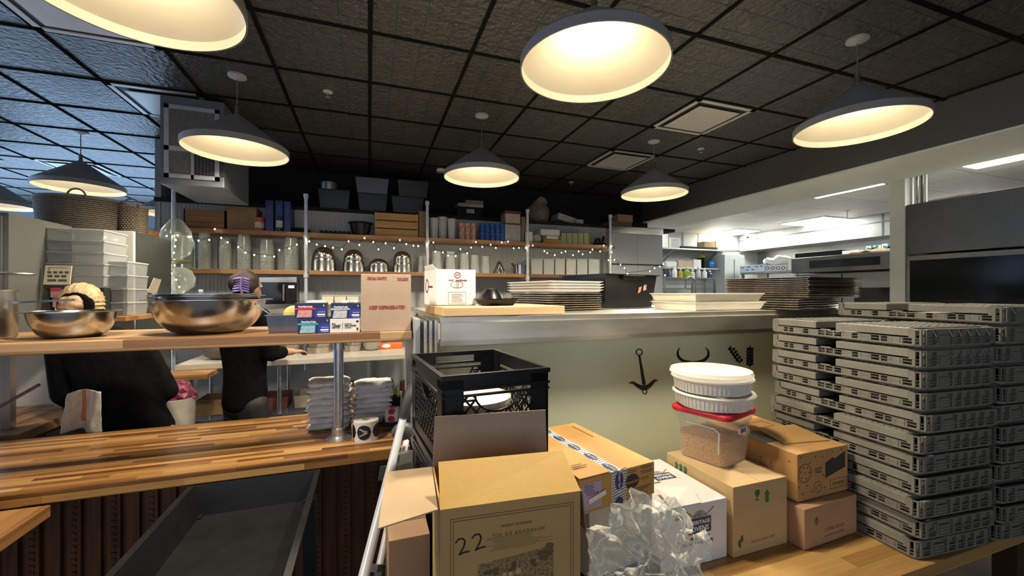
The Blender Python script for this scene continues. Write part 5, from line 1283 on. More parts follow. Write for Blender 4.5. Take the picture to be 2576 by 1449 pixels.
def lob(name, label, cat, p0, p1, top, z, mat, depth=.25, rz=0, yo=0):
    t, w_, h, d = basic(name, label, cat, p0, p1, top, z, mat, depth, YL+.01+yo, rz=rz); return t, h
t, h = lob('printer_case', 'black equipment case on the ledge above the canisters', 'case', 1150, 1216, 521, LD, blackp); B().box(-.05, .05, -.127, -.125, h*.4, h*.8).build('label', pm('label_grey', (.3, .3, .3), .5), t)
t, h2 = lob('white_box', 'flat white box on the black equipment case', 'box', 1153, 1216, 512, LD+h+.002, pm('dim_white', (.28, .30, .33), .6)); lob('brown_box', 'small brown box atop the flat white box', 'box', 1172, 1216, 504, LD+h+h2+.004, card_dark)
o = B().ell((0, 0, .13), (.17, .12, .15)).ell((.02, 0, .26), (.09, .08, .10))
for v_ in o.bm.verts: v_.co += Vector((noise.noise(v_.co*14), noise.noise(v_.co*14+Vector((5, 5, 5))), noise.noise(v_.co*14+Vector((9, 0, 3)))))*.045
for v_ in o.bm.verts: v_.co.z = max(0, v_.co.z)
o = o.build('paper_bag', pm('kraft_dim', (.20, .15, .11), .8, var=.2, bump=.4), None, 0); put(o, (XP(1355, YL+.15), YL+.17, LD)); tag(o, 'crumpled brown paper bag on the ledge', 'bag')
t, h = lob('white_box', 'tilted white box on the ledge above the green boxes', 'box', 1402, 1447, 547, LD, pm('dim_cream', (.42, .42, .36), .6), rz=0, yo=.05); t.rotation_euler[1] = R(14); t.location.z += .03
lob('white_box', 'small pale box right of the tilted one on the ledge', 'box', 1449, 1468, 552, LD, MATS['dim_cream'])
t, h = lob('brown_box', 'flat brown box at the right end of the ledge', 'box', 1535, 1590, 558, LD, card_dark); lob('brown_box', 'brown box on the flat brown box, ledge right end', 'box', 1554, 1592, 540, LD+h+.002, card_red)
# white cabinet block at the right end of the back wall (steel cap)
xa, xb = XP(1540, 4.85), XP(1668, 4.85)
t = thing('white_cabinet', 'tall white panelled cabinet with a steel cap right of the shelves', 'cabinet', (xa, 4.86, 0))
wq = xb-xa; hz = PY(1600, 588, 4.85).z
B().box(0, wq/2-.002, 0, .9, 0, hz, bev=.003).build('door', pm('cabinet_white', (.50, .52, .53), .4, var=.03, scale=3), t); B().box(wq/2+.002, wq, 0, .9, 0, hz, bev=.003).build('door', MATS['cabinet_white'], t)
B().box(-.01, wq+.005, -.01, .9, hz, hz+.09).build('steel_cap', steel, t)
z_ = PY(1600, 665, 4.85).z; B().box(0, wq, -.012, 0, z_-.01, z_+.005).build('rail', black_matte, t)
# ---- string lights
wire = pm('wire_dark', (.01, .012, .01), .6); bl = glow('fairy_glow', (1, .90, .62), 22)
def string(pts, label, Y, n=None):
    P = [PY(px, py, Y) for px, py in pts]
    t = thing('string_lights', label, 'string lights', P[0]); P = [p-P[0] for p in P]
    B().tube(P, .003, 5).build('wire', wire, t)
    for i, p in enumerate(P):
        if n and i % n: continue
        b = B(); b.ell((p.x, p.y-.006, p.z-.014), (.0065, .0065, .0085), n=8); b.build('bulb', bl, t, 60)
string([(420, 590), (447, 588), (475, 592), (500, 602), (527, 600), (541, 573), (557, 595), (573, 606), (600, 618), (618, 632), (640, 638), (666, 641), (690, 642), (703, 626), (728, 622), (747, 612)], 'string of tiny lights sagging before the deli cups', YS-.06)
string([(770, 598), (778, 604), (797, 612), (818, 616), (838, 620), (860, 624), (877, 604), (904, 613), (917, 596), (939, 606), (952, 624), (970, 609), (991, 621), (1006, 601), (1022, 611), (1040, 615), (1052, 616), (1073, 612)], 'string of tiny lights over the steel domes', YS-.06)
string([(1090, 607), (1095, 630), (1114, 632), (1127, 640), (1146, 641), (1158, 624), (1175, 634), (1185, 620), (1197, 606), (1213, 618), (1234, 613), (1247, 621), (1262, 607), (1278, 605), (1292, 622), (1305, 621), (1322, 621)], 'string of tiny lights over the clear pitchers', YS-.06)
string([(1340, 615), (1369, 629), (1376, 634), (1395, 639), (1412, 633), (1422, 630), (1441, 639), (1455, 630), (1465, 637), (1484, 632), (1490, 625), (1509, 630), (1518, 615), (1538, 617)], 'string of tiny lights over the ingredient bins', YS-.06)
string([(1538, 632), (1530, 652), (1545, 651), (1560, 663), (1570, 672), (1578, 686), (1634, 680), (1646, 672), (1659, 668), (1668, 662), (1672, 690)], 'tangle of tiny lights draped to the black tub', 4.6)
string([(443, 600), (441, 616), (438, 632), (440, 664), (432, 684), (444, 700), (452, 718)], 'tiny lights wound down the leftmost pipe', YS-.1)
# ================================================================ PREP TABLE BELOW THE SHELVES
PTZ = E-.60
t = thing('prep_table', 'long pale topped prep table against the back wall', 'table', (0, 0, 0))
B().box(-1.5, 1.0, 4.08, 4.63, PTZ-.045, PTZ, bev=.003).build('tabletop', pm('prep_top', (.42, .39, .34), .4, var=.1, scale=4), t)
for x in (-1.4, -.75, .0, .9):
    for y in (4.13, 4.58): B().cyl(x, y, 0, PTZ-.045, .016, 10).build('leg', galv, t, 40)
for z in (.32, .62): 
    b = B()
    for k in range(14): b.bar((-1.45, 4.12+k*.035, z), (.95, 4.12+k*.035, z), .004, .004)
    for y in (4.10, 4.60): b.bar((-1.45, y, z-.015), (.95, y, z-.015), .006, .03)
    b.build('wire_shelf', galv, t)
def cakepan(px, py, r, h, label, Y=4.3):
    v = PZ(px, py, PTZ); o = B().lathe([(0, 0), (r, 0), (r, h), (r+.006, h), (r+.006, h+.004), (r-.004, h+.002), (r-.004, .003), (0, .003)], 28).build('cake_pan', alu, None, 40); put(o, (v.x, min(v.y, 4.50), PTZ+.001)); return tag(o, label, 'cake pan', 'round cake pans on the prep table')
for (px, py, r, l) in ((727, 886, .13, 'front left'), (807, 880, .12, 'front middle'), (888, 880, .09, 'front right')):
    o = cakepan(px, py, r, .06, 'round cake pan on the prep table, %s pile, lower one' % l); o2 = o.copy(); C.objects.link(o2); o2.location.z += .066; o2.location.x += .01; o2.scale = (.95, .95, .8); o2['label'] = 'round cake pan on the prep table, %s pile, upper one' % l
o = bowl(.11, .09, steel_b, rim=.01); v = PZ(934, 876, PTZ); put(o, (v.x, min(4.5, v.y), PTZ)); tag(o, 'steel bowl on the prep table left of the orange packet', 'bowl')
v = PZ(975, 868, PTZ); t = thing('orange_packet', 'bright orange packet with an oval mark on the prep table', 'packet', (v.x, min(v.y, 4.55), PTZ), R(3)); B().box(-.14, .14, -.035, .035, 0, .062, bev=.01).build('body', pm('orange_pack', (.80, .13, .02), .35), t); B().ell((-.03, -.035, .033), (.045, .002, .02)).build('oval_mark', paper, t)
# flour sack / bread mound left
b = B(); b.ell((0, 0, .12), (.30, .17, .14), n=24)
for v_ in b.bm.verts: v_.co += Vector((0, 0, noise.noise(v_.co*6)*.05)); v_.co.z = max(0, v_.co.z)
v = PZ(470, 900, PTZ); o = b.build('flour_sack', pm('sack_dim', (.16, .125, .09), .85, var=.25, bump=.5), None, 50); put(o, (-1.17, min(v.y+.1, 4.38), PTZ+.001)); tag(o, 'slumped dim sack on the prep table between the two people', 'sack')
# microwave
Y = 4.45; x0, x1 = XP(652, Y), XP(746, Y); z0, z1 = zat(700, 778, Y), zat(700, 697, Y)
t = thing('microwave', 'black microwave with a silver top strip under the lower shelf', 'microwave', (x0, Y, z0))
w_, h = x1-x0, z1-z0
B().box(0, w_, .01, .185, 0, h, bev=.004).build('body', blackp, t); B().box(0, w_*.64, 0, .01, .06, h-.05).build('door', pm('door_glass', (.006, .006, .008), .1), t)
B().box(0, w_, -.004, .01, h-.05, h-.005).build('trim_strip', steel, t); B().box(0, w_, -.004, .01, .0, .05).build('trim_strip', steel, t)
B().bar((w_*.66, -.02, .08), (w_*.66, -.02, h-.07), .015, .015).build('handle', steel, t); B().box(w_*.78, w_*.93, -.002, .01, h*.66, h*.74).build('clock', glow('clock_glow', (.6, .9, .85), 1.2), t)
B().box(x0-.15, XP(1060, Y), Y-.12, 4.64, z0-.035, z0-.002).box(x0-.14, x0-.11, 4.58, 4.61, PTZ+.001, z0-.03).box(XP(1060, Y)-.04, XP(1060, Y)-.01, 4.58, 4.61, PTZ+.001, z0-.03).build('counter_ledge', pm('ledge_grey', (.20, .19, .17), .5), None); o = C.objects[-1]; tag(o, 'grey ledge behind the bar holding the microwave', 'shelf')
zl = z0-.001
for i, px in enumerate((826, 857, 888)):
    o = B().open_box(.11, .11, .085, .004, .012, lip=.004).build('small_tub', creamp); put(o, (XP(px, 4.45), 4.45, zat(px, 752, 4.45)-.0)); o.location.z = zat(px, 758, 4.45)-.03; tag(o, 'small cream tub in the row on the ledge, %s' % ('left', 'middle', 'right')[i], 'tub', 'small cream tubs behind the glove boxes')
zz_ = C.objects[-1].location.z
o = B().box(XP(815, 4.4), XP(902, 4.4), 4.38, 4.52, zl+.001, zz_-.001).build('riser_box', pm('riser_dim', (.14, .13, .11), .6)); tag(o, 'dim low riser under the three cream tubs', 'riser')
# bottles on the ledge at left
o = B().box(XP(455, 4.4), x0-.16, 4.33, 4.64, z0-.035, z0-.002).box(XP(455, 4.4)+.32, XP(455, 4.4)+.35, 4.58, 4.61, PTZ+.001, z0-.03).box(x0-.2, x0-.17, 4.58, 4.61, PTZ+.001, z0-.03).build('counter_ledge', MATS['ledge_grey']); tag(o, 'grey ledge section left of the microwave', 'shelf')
for px, r, h, m, l in ((505, .04, .17, clear('bottle_clear', (.5, .52, .48), .5, .2, .4), 'clear squat bottle with white cap on the back ledge'), (470, .05, .13, clear('green_jar', (.45, .5, .25), .5, .2, .4), 'greenish jar on the back ledge at the left')):
    t = thing('bottle', l, 'bottle', (XP(px, 4.42), 4.42, zl)); B().lathe([(0, 0), (r, 0), (r, h*.7), (r*.4, h*.86), (r*.4, h), (0, h)], 18).build('body', m, t, 40); B().cyl(0, 0, h, h+.02, r*.45, 14).build('cap', whitep, t, 40); B().lathe([(r+.001, h*.15), (r+.001, h*.55)], 18).build('label', paper, t, 40)
# stuff beneath the prep table: bins and boxes, kept dim
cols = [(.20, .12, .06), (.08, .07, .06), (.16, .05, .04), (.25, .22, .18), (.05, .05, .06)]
k = 0
NTH = ['first', 'second', 'third', 'fourth', 'fifth', 'sixth', 'seventh', 'eighth', 'ninth', 'tenth', 'eleventh', 'twelfth', 'thirteenth', 'fourteenth', 'fifteenth', 'sixteenth']
for z in (.33, .63):
    x = -1.42; k2 = 0
    while x < .85:
        wq = random.uniform(.14, .26); hq = random.uniform(.10, .18)
        if z < .6 or hq < .30:
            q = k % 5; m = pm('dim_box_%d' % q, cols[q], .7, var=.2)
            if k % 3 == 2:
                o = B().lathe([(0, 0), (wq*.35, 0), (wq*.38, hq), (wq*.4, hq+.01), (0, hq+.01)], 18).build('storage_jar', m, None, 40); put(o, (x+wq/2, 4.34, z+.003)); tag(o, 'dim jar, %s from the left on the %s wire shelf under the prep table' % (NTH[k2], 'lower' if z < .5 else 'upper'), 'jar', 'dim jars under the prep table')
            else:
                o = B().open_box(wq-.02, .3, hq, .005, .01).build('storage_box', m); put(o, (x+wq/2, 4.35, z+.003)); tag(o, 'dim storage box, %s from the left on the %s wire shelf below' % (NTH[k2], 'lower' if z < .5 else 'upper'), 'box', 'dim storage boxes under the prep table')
            k += 1; k2 += 1
        x += wq+.03
# ================================================================ KITCHEN BEYOND THE PASS
YK = 6.9
dst = pm('dark_steel', (.20, .19, .175), .32, 1, var=.2, scale=3, rvar=.08)
def kx(px, Y): return XP(px, Y)
def kz(px, py, Y): return PY(px, py, Y).z
# steel hood on the right wall
XH = 7.7
zl0 = PX(1904, 628, XH).z; zt0 = KZ-.002
t = thing('extraction_hood', 'long bright stainless extraction hood on the kitchen wall', 'hood', (0, 0, 0))
b = B(); b.box(XH, 8.29, 1.5, 6.85, zl0, zt0); b.build('canopy', pm('hood_steel', (.40, .40, .38), .5, .8, var=.22, scale=1.4, rvar=.08), t)
b = B(); b.box(XH-.012, XH, 1.5, 6.86, zl0+.22, zl0+.235); b.box(XH-.01, XH, 4.18, 4.20, zl0, zt0); b.build('seam', dst, t)
# shelves on the kitchen back wall
def kshelf(px0, px1, py, Y, th, label, dep=.4):
    x0, x1 = kx(px0, Y), kx(px1, Y); z = kz((px0+px1)/2, py, Y)
    o = B().box(x0, x1, Y, YK-.005, z-th, z, bev=.003).build('wall_shelf', steel_b); tag(o, label, 'shelf', 'steel kitchen wall shelves'); return z
Y1 = 6.45
z1 = kshelf(1669, 1862, 626, Y1, .03, 'upper steel shelf on the kitchen back wall'); z2 = kshelf(1669, 1832, 674, Y1, .03, 'middle steel shelf on the kitchen back wall')
for px in (1700, 1811):
    x = kx(px, Y1); b = B(); b.bar((x, YK-.01, z1-.28), (x, Y1+.06, z1-.035), .02, .03).bar((x, YK-.01, z1-.30), (x, YK-.01, z1-.03), .02, .02)
    o = b.build('shelf_bracket', steel_b); tag(o, 'steel bracket under the upper kitchen shelf, %s' % ('left' if px < 1750 else 'right'), 'bracket')
def kb_(name, label, cat, p0, p1, top, z, mat, d=.28, Y=Y1+.05, group=None, bev=.004):
    x0, x1 = kx(p0, Y), kx(p1, Y); h = kz((p0+p1)/2, top, Y)-z
    t = thing(name, label, cat, ((x0+x1)/2, Y+d/2, z+.001), 0, group)
    B().box(-(x1-x0)/2, (x1-x0)/2, -d/2, d/2, 0, h, bev=bev).build('body', mat, t); return t, x1-x0, h, d
kb_('white_canister', 'tall white container at the left of the upper kitchen shelf', 'container', 1669, 1681, 589, z1, whitep, .2)
t, w_, h, d = kb_('white_bin', 'white framed bin with a clear front on the upper kitchen shelf', 'bin', 1684, 1712, 598, z1, whitep, .25); B().box(-w_*.34, w_*.34, -d/2-.004, -d/2, h*.08, h*.85).build('clear_front', pm('bin_front', (.42, .44, .44), .2), t)
for i, (a, c2) in enumerate(((1720, 1755), (1757, 1790), (1792, 1812))): 
    o = B().box(kx(a, YK-.03), kx(c2, YK-.03), YK-.03, YK-.005, kz(1750, 622, YK), kz(1750, 588, YK)+.02).build('wall_panel', pm('panel_white', (.66, .65, .60), .5, var=.03)); tag(o, 'pale wall panel above the kitchen shelf, %s' % ('left', 'middle', 'right')[i], 'panel', 'pale wall panels')
kb_('baking_tray', 'dark greasy tray lying on the upper kitchen shelf', 'tray', 1716, 1806, 621, z1, black_matte, .3, Y=Y1-.02)
zt3 = kz(1760, 621, Y1+.03)
kb_('carton', 'flat brown carton on the dark tray in the kitchen', 'carton', 1772, 1799, 608, zt3+.004, card_tan, .2)
kb_('carton', 'cream carton beside the flat brown one on the kitchen shelf', 'carton', 1801, 1822, 607, zt3+.004, pm('card_cream', (.70, .58, .34), .6), .2)
kb_('plastic_bag', 'white folded bag on the middle kitchen shelf', 'bag', 1677, 1704, 657, z2, whitep, .22, bev=.03)
kb_('carton', 'pinkish carton on the middle kitchen shelf', 'carton', 1706, 1743, 656, z2, pm('card_pink', (.52, .38, .30), .6), .25); kb_('carton', 'white carton on the middle kitchen shelf', 'carton', 1745, 1764, 653, z2, white_card, .25)
kb_('black_box', 'black box between white carton and blue bag', 'box', 1772, 1779, 648, z2, blackp, .2)
def blob(name, label, cat, px, py0, rx, rz, mat, z, Y=Y1+.15, amp=.25):
    b = B(); b.ell((0, 0, rz), (rx, rx*.8, rz), n=18)
    for v_ in b.bm.verts: v_.co *= 1+amp*noise.noise(v_.co*12+Vector((px, 0, 0))); v_.co.z = max(0, v_.co.z)
    o = b.build(name, mat, None, 50); put(o, (kx(px, Y), Y, z+.001)); return tag(o, label, cat)
blob('blue_bag', 'bright blue packet on the middle kitchen shelf', 'packet', 1789, 650, .09, .09, pm('blue_pack', (.02, .18, .55), .35), z2)
blob('green_bag', 'lime green packet behind the blue one', 'packet', 1799, 640, .08, .12, pm('lime_pack', (.18, .45, .06), .4), z2, Y=Y1+.28)
blob('yellow_bag', 'dark and yellow packets left of the blue one', 'packet', 1762, 640, .09, .15, pm('yellow_pack', (.45, .35, .03), .4, var=.8, scale=12), z2, Y=Y1+.3)
# tap rack / wire racks with bottles behind
YR = 6.2
t = thing('bottle_rack', 'open steel rack of cleaning bottles in the kitchen', 'rack', (0, 0, 0))
b = B()
for py in (698, 712, 725, 737): z = kz(1730, py, YR); b.box(kx(1669, YR), kx(1800, YR), YR, YR+.35, z-.02, z)
b.build('shelves', steel_b, t)
for px in (1671, 1742, 1798): B().bar((kx(px, YR), YR, 0), (kx(px, YR), YR, kz(1730, 696, YR)), .03, .03).build('post', steel_b, t)
zr = kz(1730, 698, YR)
bc = [('dark blue', (.04, .06, .14)), ('white', (.7, .7, .68)), ('amber', (.45, .28, .03)), ('green', (.2, .38, .06)), ('cream', (.62, .60, .50)), ('grey', (.38, .40, .40)), ('clear white', (.6, .62, .6))]
for i, px in enumerate((1683, 1697, 1712, 1728, 1742, 1757, 1772, 1786)):
    nm, c3 = bc[i % 7]; h = (.17, .20, .15, .18, .14, .19, .17, .12)[i]; r = .045 if i != 3 else .06
    t = thing('bottle', '%s bottle on the kitchen rack, %s from the left' % (nm, ('first', 'second', 'third', 'fourth', 'fifth', 'sixth', 'seventh', 'last')[i]), 'bottle', (kx(px, YR+.12), YR+.12, zr+.001), 0, 'cleaning bottles on the kitchen rack')
    B().lathe([(0, 0), (r, 0), (r, h*.65), (r*.4, h*.85), (r*.4, h), (0, h)], 16).build('body', pm('bottle_'+nm.replace(' ', '_'), c3, .3), t, 40); B().cyl(0, 0, h, h+.025, r*.45, 12).build('cap', whitep, t, 40)
t = thing('tap', 'arched steel tap rising behind the cream dough tubs', 'tap', (kx(1749, 5.2), 5.2, 0))
zc_ = kz(1749, 745, 5.2); r = .1; zt5 = kz(1740, 697, 5.2)-r
B().tube([(0, 0, .9), (0, 0, zt5)]+[(-r+r*math.cos(a), 0, zt5+r*math.sin(a)) for a in [i*math.pi/10 for i in range(1, 11)]]+[(-2*r, 0, zt5-.08)], .014, 10).build('spout', steel, t, 50)
B().cyl(0, 0, .88, .96, .03, 16).build('base', steel, t, 40)
o = B().box(kx(1669, 5.4), 6.6, 5.0, 5.6, .82, .88, bev=.004).box(4.6, 4.65, 5.05, 5.1, 0, .82).box(4.6, 4.65, 5.5, 5.55, 0, .82).box(6.5, 6.55, 5.05, 5.1, 0, .82).box(6.5, 6.55, 5.5, 5.55, 0, .82).build('sink_counter', steel_b); tag(o, 'steel sink counter in the middle of the kitchen', 'counter')
# white upright fridge by the corner
x0, x1 = kx(1818, 6.4), kx(1868, 6.4); 
t = thing('upright_cabinet', 'pale steel corner unit below the upper kitchen shelf', 'cabinet', (x0, 6.35, 0)); zq = kz(1830, 640, 6.35)
B().box(0, x1-x0, 0, .5, 0, zq, bev=.004).build('body', pm('cab_pale', (.58, .60, .58), .3, .3, var=.05), t); B().box((x1-x0)*.45, (x1-x0)*.48, -.01, 0, zq-.55, zq-.1).build('handle', steel, t)
# counter by the right wall with boxes
XC = 6.9
def rz_(px, py, X): return PX(px, py, X)
pa, pb = PX(1862, 686, XC), PX(2001, 681, XC); zc = pa.z
t = thing('range_shelf', 'steel over-shelf below the hood carrying paper boxes', 'shelf', (0, 0, 0)); B().box(XC, XC+.45, pb.y-.1, pa.y, zc-.035, zc, bev=.003).build('board', steel_b, t)
for y in (pb.y, (pa.y+pb.y)/2, pa.y-.04): B().box(XC+.03, XC+.07, y, y+.04, 0, zc-.035).build('post', steel_b, t)
B().box(XC-.05, XC+.9, pb.y-.3, pa.y, .80, .88).build('cooktop', steel_b, t)
bw_ = pm('box_pale_blue', (.60, .68, .78), .5, var=.05)
def rbox(name, label, cat, p0, p1, top, mat, prints=0, group=None, z=None, dep=.25):
    a, c2 = PX(p0, 686, XC+.03), PX(p1, 686, XC+.03); h = PX((p0+p1)/2, top, XC+.03).z-(z or zc)
    t = thing(name, label, cat, (XC+.03, (a.y+c2.y)/2, (z or zc)+.001), 0, group); L = abs(a.y-c2.y)
    B().box(0, dep, -L/2, L/2, 0, h, bev=.004).build('body', mat, t)
    if prints == 1:
        b = B()
        for k, (u, v) in enumerate(((.38, .62), (.12, .68), (-.2, .68), (.18, .25), (-.05, .25), (-.38, .7))): b.box(-.002, 0, u*L-L*.05, u*L+L*.05, h*v, h*v+.02)
        b.build('print', pm('print_blue', (.08, .14, .36), .5), t)
    if prints == 2: B().lathe([(.035, -.001), (.035, .001), (.022, .001), (.022, -.001), (.035, -.001)], 20, M=Matrix.Translation((-.002, 0, h*.5)) @ Matrix.Rotation(R(90), 4, 'Y')).build('seal_print', ink_navy, t)
    return t
rbox('box', 'long pale blue printed box on the steel over-shelf', 'box', 1861, 1923, 667, bw_, 1)
for i in range(4): rbox('box', 'small white box with a round seal on the over-shelf, %s of four' % ('leftmost', 'second', 'third', 'rightmost')[i], 'box', 1925+i*13.2, 1937+i*13.2, 667, white_card, 2, 'small sealed white boxes')
b = B(); b.ell((0, 0, .07), (.13, .3, .08), n=20)
for v_ in b.bm.verts: v_.co += Vector((0, 0, .1*noise.noise(v_.co*8))); v_.co.z = max(0, v_.co.z)
pz = PX(1960, 660, XC+.18); o = b.build('paper_heap', paper, None, 0); put(o, (XC+.17, pz.y, PX(1950, 666, XC+.03).z+.003)); tag(o, 'white crumpled paper heap on the small sealed boxes', 'paper')
rbox('container', 'white square container at the end of the over-shelf', 'container', 1982, 2002, 648, whitep)
# combi oven
XO = 6.0
oa, ob = PX(2003, 700, XO), PX(2262, 700, XO)
zt6 = PX(2003, 650, XO).z; zm6 = PX(2003, 688, XO).z
t = thing('deck_oven', 'dark steel deck oven with a black control strip', 'oven', (XO, ob.y, 0)); L = oa.y-ob.y
B().box(0, .8, 0, L, .1, zm6-.02, bev=.004).build('body', pm('oven_steel', (.30, .29, .26), .35, .9, var=.1, scale=3), t)
B().box(-.08, .8, -.02, L+.02, zm6, zt6, bev=.012).build('control_head', dst, t)
B().box(-.084, -.08, L*.12, L*.80, zm6+.06, zt6-.06).build('control_strip', pm('gloss_black', (.006, .006, .007), .08), t)
B().box(-.01, 0, L*.50, L*.505, .2, zm6-.03).build('door_gap', black_matte, t); B().box(-.012, 0, L*.06, L*.38, .4, zm6-.22).build('door_glass', MATS['gloss_black'], t)
B().box(-.012, 0, L*.6, L*.92, .4, zm6-.22).build('door_glass', MATS['gloss_black'], t)
for k in range(4): B().box(.02+k*.72 if k < 2 else .02+(k-2)*.72, .08+k*.72 if k < 2 else .08+(k-2)*.72, (.02 if k % 2 else L-.08), (.08 if k % 2 else L-.02), 0, .1).build('leg', steel_b, t)
# things on the oven
def obox(name, label, cat, p0, p1, top, mat, z, dep=.35, off=.0, group=None):
    a, c2 = PX(p0, 650, XO+off), PX(p1, 650, XO+off); h = PX((p0+p1)/2, top, XO+off).z-z
    t = thing(name, label, cat, (XO+off, (a.y+c2.y)/2, z+.001), 0, group); Lq = abs(a.y-c2.y); B().box(0, dep, -Lq/2, Lq/2, 0, h, bev=.004).build('body', mat, t); return t, Lq, h
obox('oven_tray', 'black deep tray on top of the deck oven', 'tray', 2000, 2116, 633, blackp, zt6, .6, -.05)
t, Lq, h = obox('white_box', 'flat white box on the deck oven beside the black tray', 'box', 2118, 2160, 630, white_card, zt6, .4, -.05)
gsym = pm('print_green', (.06, .20, .18), .6)
for i, (p0, p1, tp) in enumerate(((2178, 2216, 618), (2218, 2260, 612))):
    t, Lq, h = obox('carton', 'white carton with a green leaf print on the oven, %s one' % ('left', 'right')[i], 'carton', p0, p1, tp, pm('carton_blue_white', (.66, .72, .76), .5), zt6, .3, .02, 'white cartons with green print'); 
    b = B(); 
    for a in range(6): b.bar((-.002, 0, h*.5), (-.002, .07*math.cos(a*1.05+.3), h*.5+.05*math.sin(a*1.05+.3)), .012, .02)
    b.build('leaf_print', gsym, t)
b = B(); b.sheet([(0, -.35, 0), (0, .35, .01), (.3, .35, .03), (.3, -.35, .02)], .01); a = PX(2215, 650, XO-.07)
bmesh.ops.subdivide_edges(b.bm, edges=b.bm.edges, cuts=10, use_grid_fill=True)
for v_ in b.bm.verts: v_.co.z = max(0, v_.co.z+.04*noise.noise(v_.co*9)); 
o = b.build('kraft_paper', card, None, 0); put(o, (XO-.07, a.y, zt6+.003)); o.scale = (.28, 1, 1); tag(o, 'crumpled kraft paper along the oven edge', 'paper')
# big dark hood and glass-fronted oven at the right
XB = 5.22
ha = PX(2275, 517, XB); hz0, hz1 = PX(2275, 640, XB).z, PX(2275, 517, XB).z
t = thing('oven_hood', 'large dark brown steel hood at the right edge', 'hood', (0, 0, 0)); B().box(XB, XB+.9, -1.0, ha.y, hz0, hz1, bev=.004).build('canopy', pm('hood_dark', (.13, .12, .105), .38, .75, var=.15, scale=2, rvar=.08), t)
t = thing('convection_oven', 'black glass fronted oven below the large dark hood', 'oven', (XB, 0, 0))
zo = hz0-.02
B().box(.0, .85, -1.0, ha.y, .05, zo, bev=.004).build('body', pm('oven_frame', (.20, .19, .165), .4, .7, var=.15, scale=4), t)
ga = PX(2290, 655, XB); B().box(-.008, 0, -.9, ga.y, .45, PX(2290, 656, XB).z).build('door_glass', pm('door_gloss', (.010, .011, .011), .12, spec=.08), t)
B().box(-.06, -.04, -.8, ga.y-.1, .38, .41).build('handle', steel, t)
# camera dome
p = PZ(1878, 590, KZ-.03); t = thing('security_camera', 'small white camera under the kitchen ceiling', 'camera', (p.x, p.y, KZ)); B().cyl(0, 0, -.03, -.001, .05, 18).build('base', whitep, t, 40); B().ell((-.02, -.02, -.075), (.05, .05, .055), Matrix.Rotation(R(30), 4, 'X')).build('housing', whitep, t, 60); B().ell((-.035, -.055, -.095), (.022, .02, .022)).build('lens', blackp, t, 60)
for px, py in ((2131, 530),): 
    p = PZ(px, py, KZ); t = thing('sprinkler', 'white pendent sprinkler below the kitchen ceiling', 'sprinkler', (p.x, p.y, KZ)); B().cyl(0, 0, -.10, -.001, .008, 8).build('stem', whitep, t); B().cyl(0, 0, -.012, -.001, .035, 16).build('plate', whitep, t); B().cyl(0, 0, -.105, -.10, .02, 12).build('deflector', whitep, t)
# pipes beside column
for i, px in enumerate((2307, 2319, 2329)):
    q = PX(px, 500, XF+1.0); o = B().cyl(q.x, q.y, PX(2275, 517, 5.22).z+.002, KZ-.001, .011, 12).build('pipe', (steel, dst, whitep)[i], None, 40); tag(o, 'vertical pipe right of the white column, %s' % ('nearest the column', 'middle one', 'outermost one')[i], 'pipe', 'pipes beside the white column')
# ================================================================ LEFT SIDE: fridges, racks, second counter
ftall = pm('fridge_grey', (.15, .155, .145), .35, .3, var=.06, scale=3)
a = PY(15, 533, 2.96); zf = a.z
t = thing('steel_cabinet', 'tall grey steel cabinet standing on the back counter at the left edge', 'cabinet', (-2.75, 2.98, E-.749)); zf -= E-.749
for lx in (.02, .86):
    for ly in (.04, .44): B().box(lx, lx+.04, ly, ly+.04, 0, .5).build('leg', steel_b, t)
B().box(0, .92, 0, .50, .5, zf, bev=.004).build('body', ftall, t); dr = B().box(.02, .90, -.02, 0, .52, zf-.02).build('door', steel_b, t); B().bar((.80, -.06, .6), (.80, -.06, .9), .02, .02).build('handle', steel, dr)
YF = 3.62
xr = XP(338, YF); zw = kz(330, 581, YF); 
t = thing('upright_fridge', 'upright fridge with white front and dark green side', 'fridge', (xr, YF, 0))
B().box(-.75, -.0, .03, .58, 0, zw, bev=.004).build('body', pm('fridge_side', (.055, .062, .055), .35, .2, var=.1), t)
B().box(-.75, -.004, 0, .028, .1, zw, bev=.004).build('door', pm('fridge_white', (.58, .57, .53), .4, var=.03), t); B().bar((-.70, -.03, 1.2), (-.70, -.03, 1.7), .02, .02).build('handle', steel, t)
o = B().sheet([(xr+.002, YF+.17, E-.00), (xr+.002, YF+.30, E-.02), (xr+.03, YF+.31, E+.10), (xr+.03, YF+.20, E+.11)], .006).build('oven_mitt', pm('kraft_note', (.45, .40, .34), .8)); tag(o, 'beige cloth hanging on the dark fridge side', 'cloth')
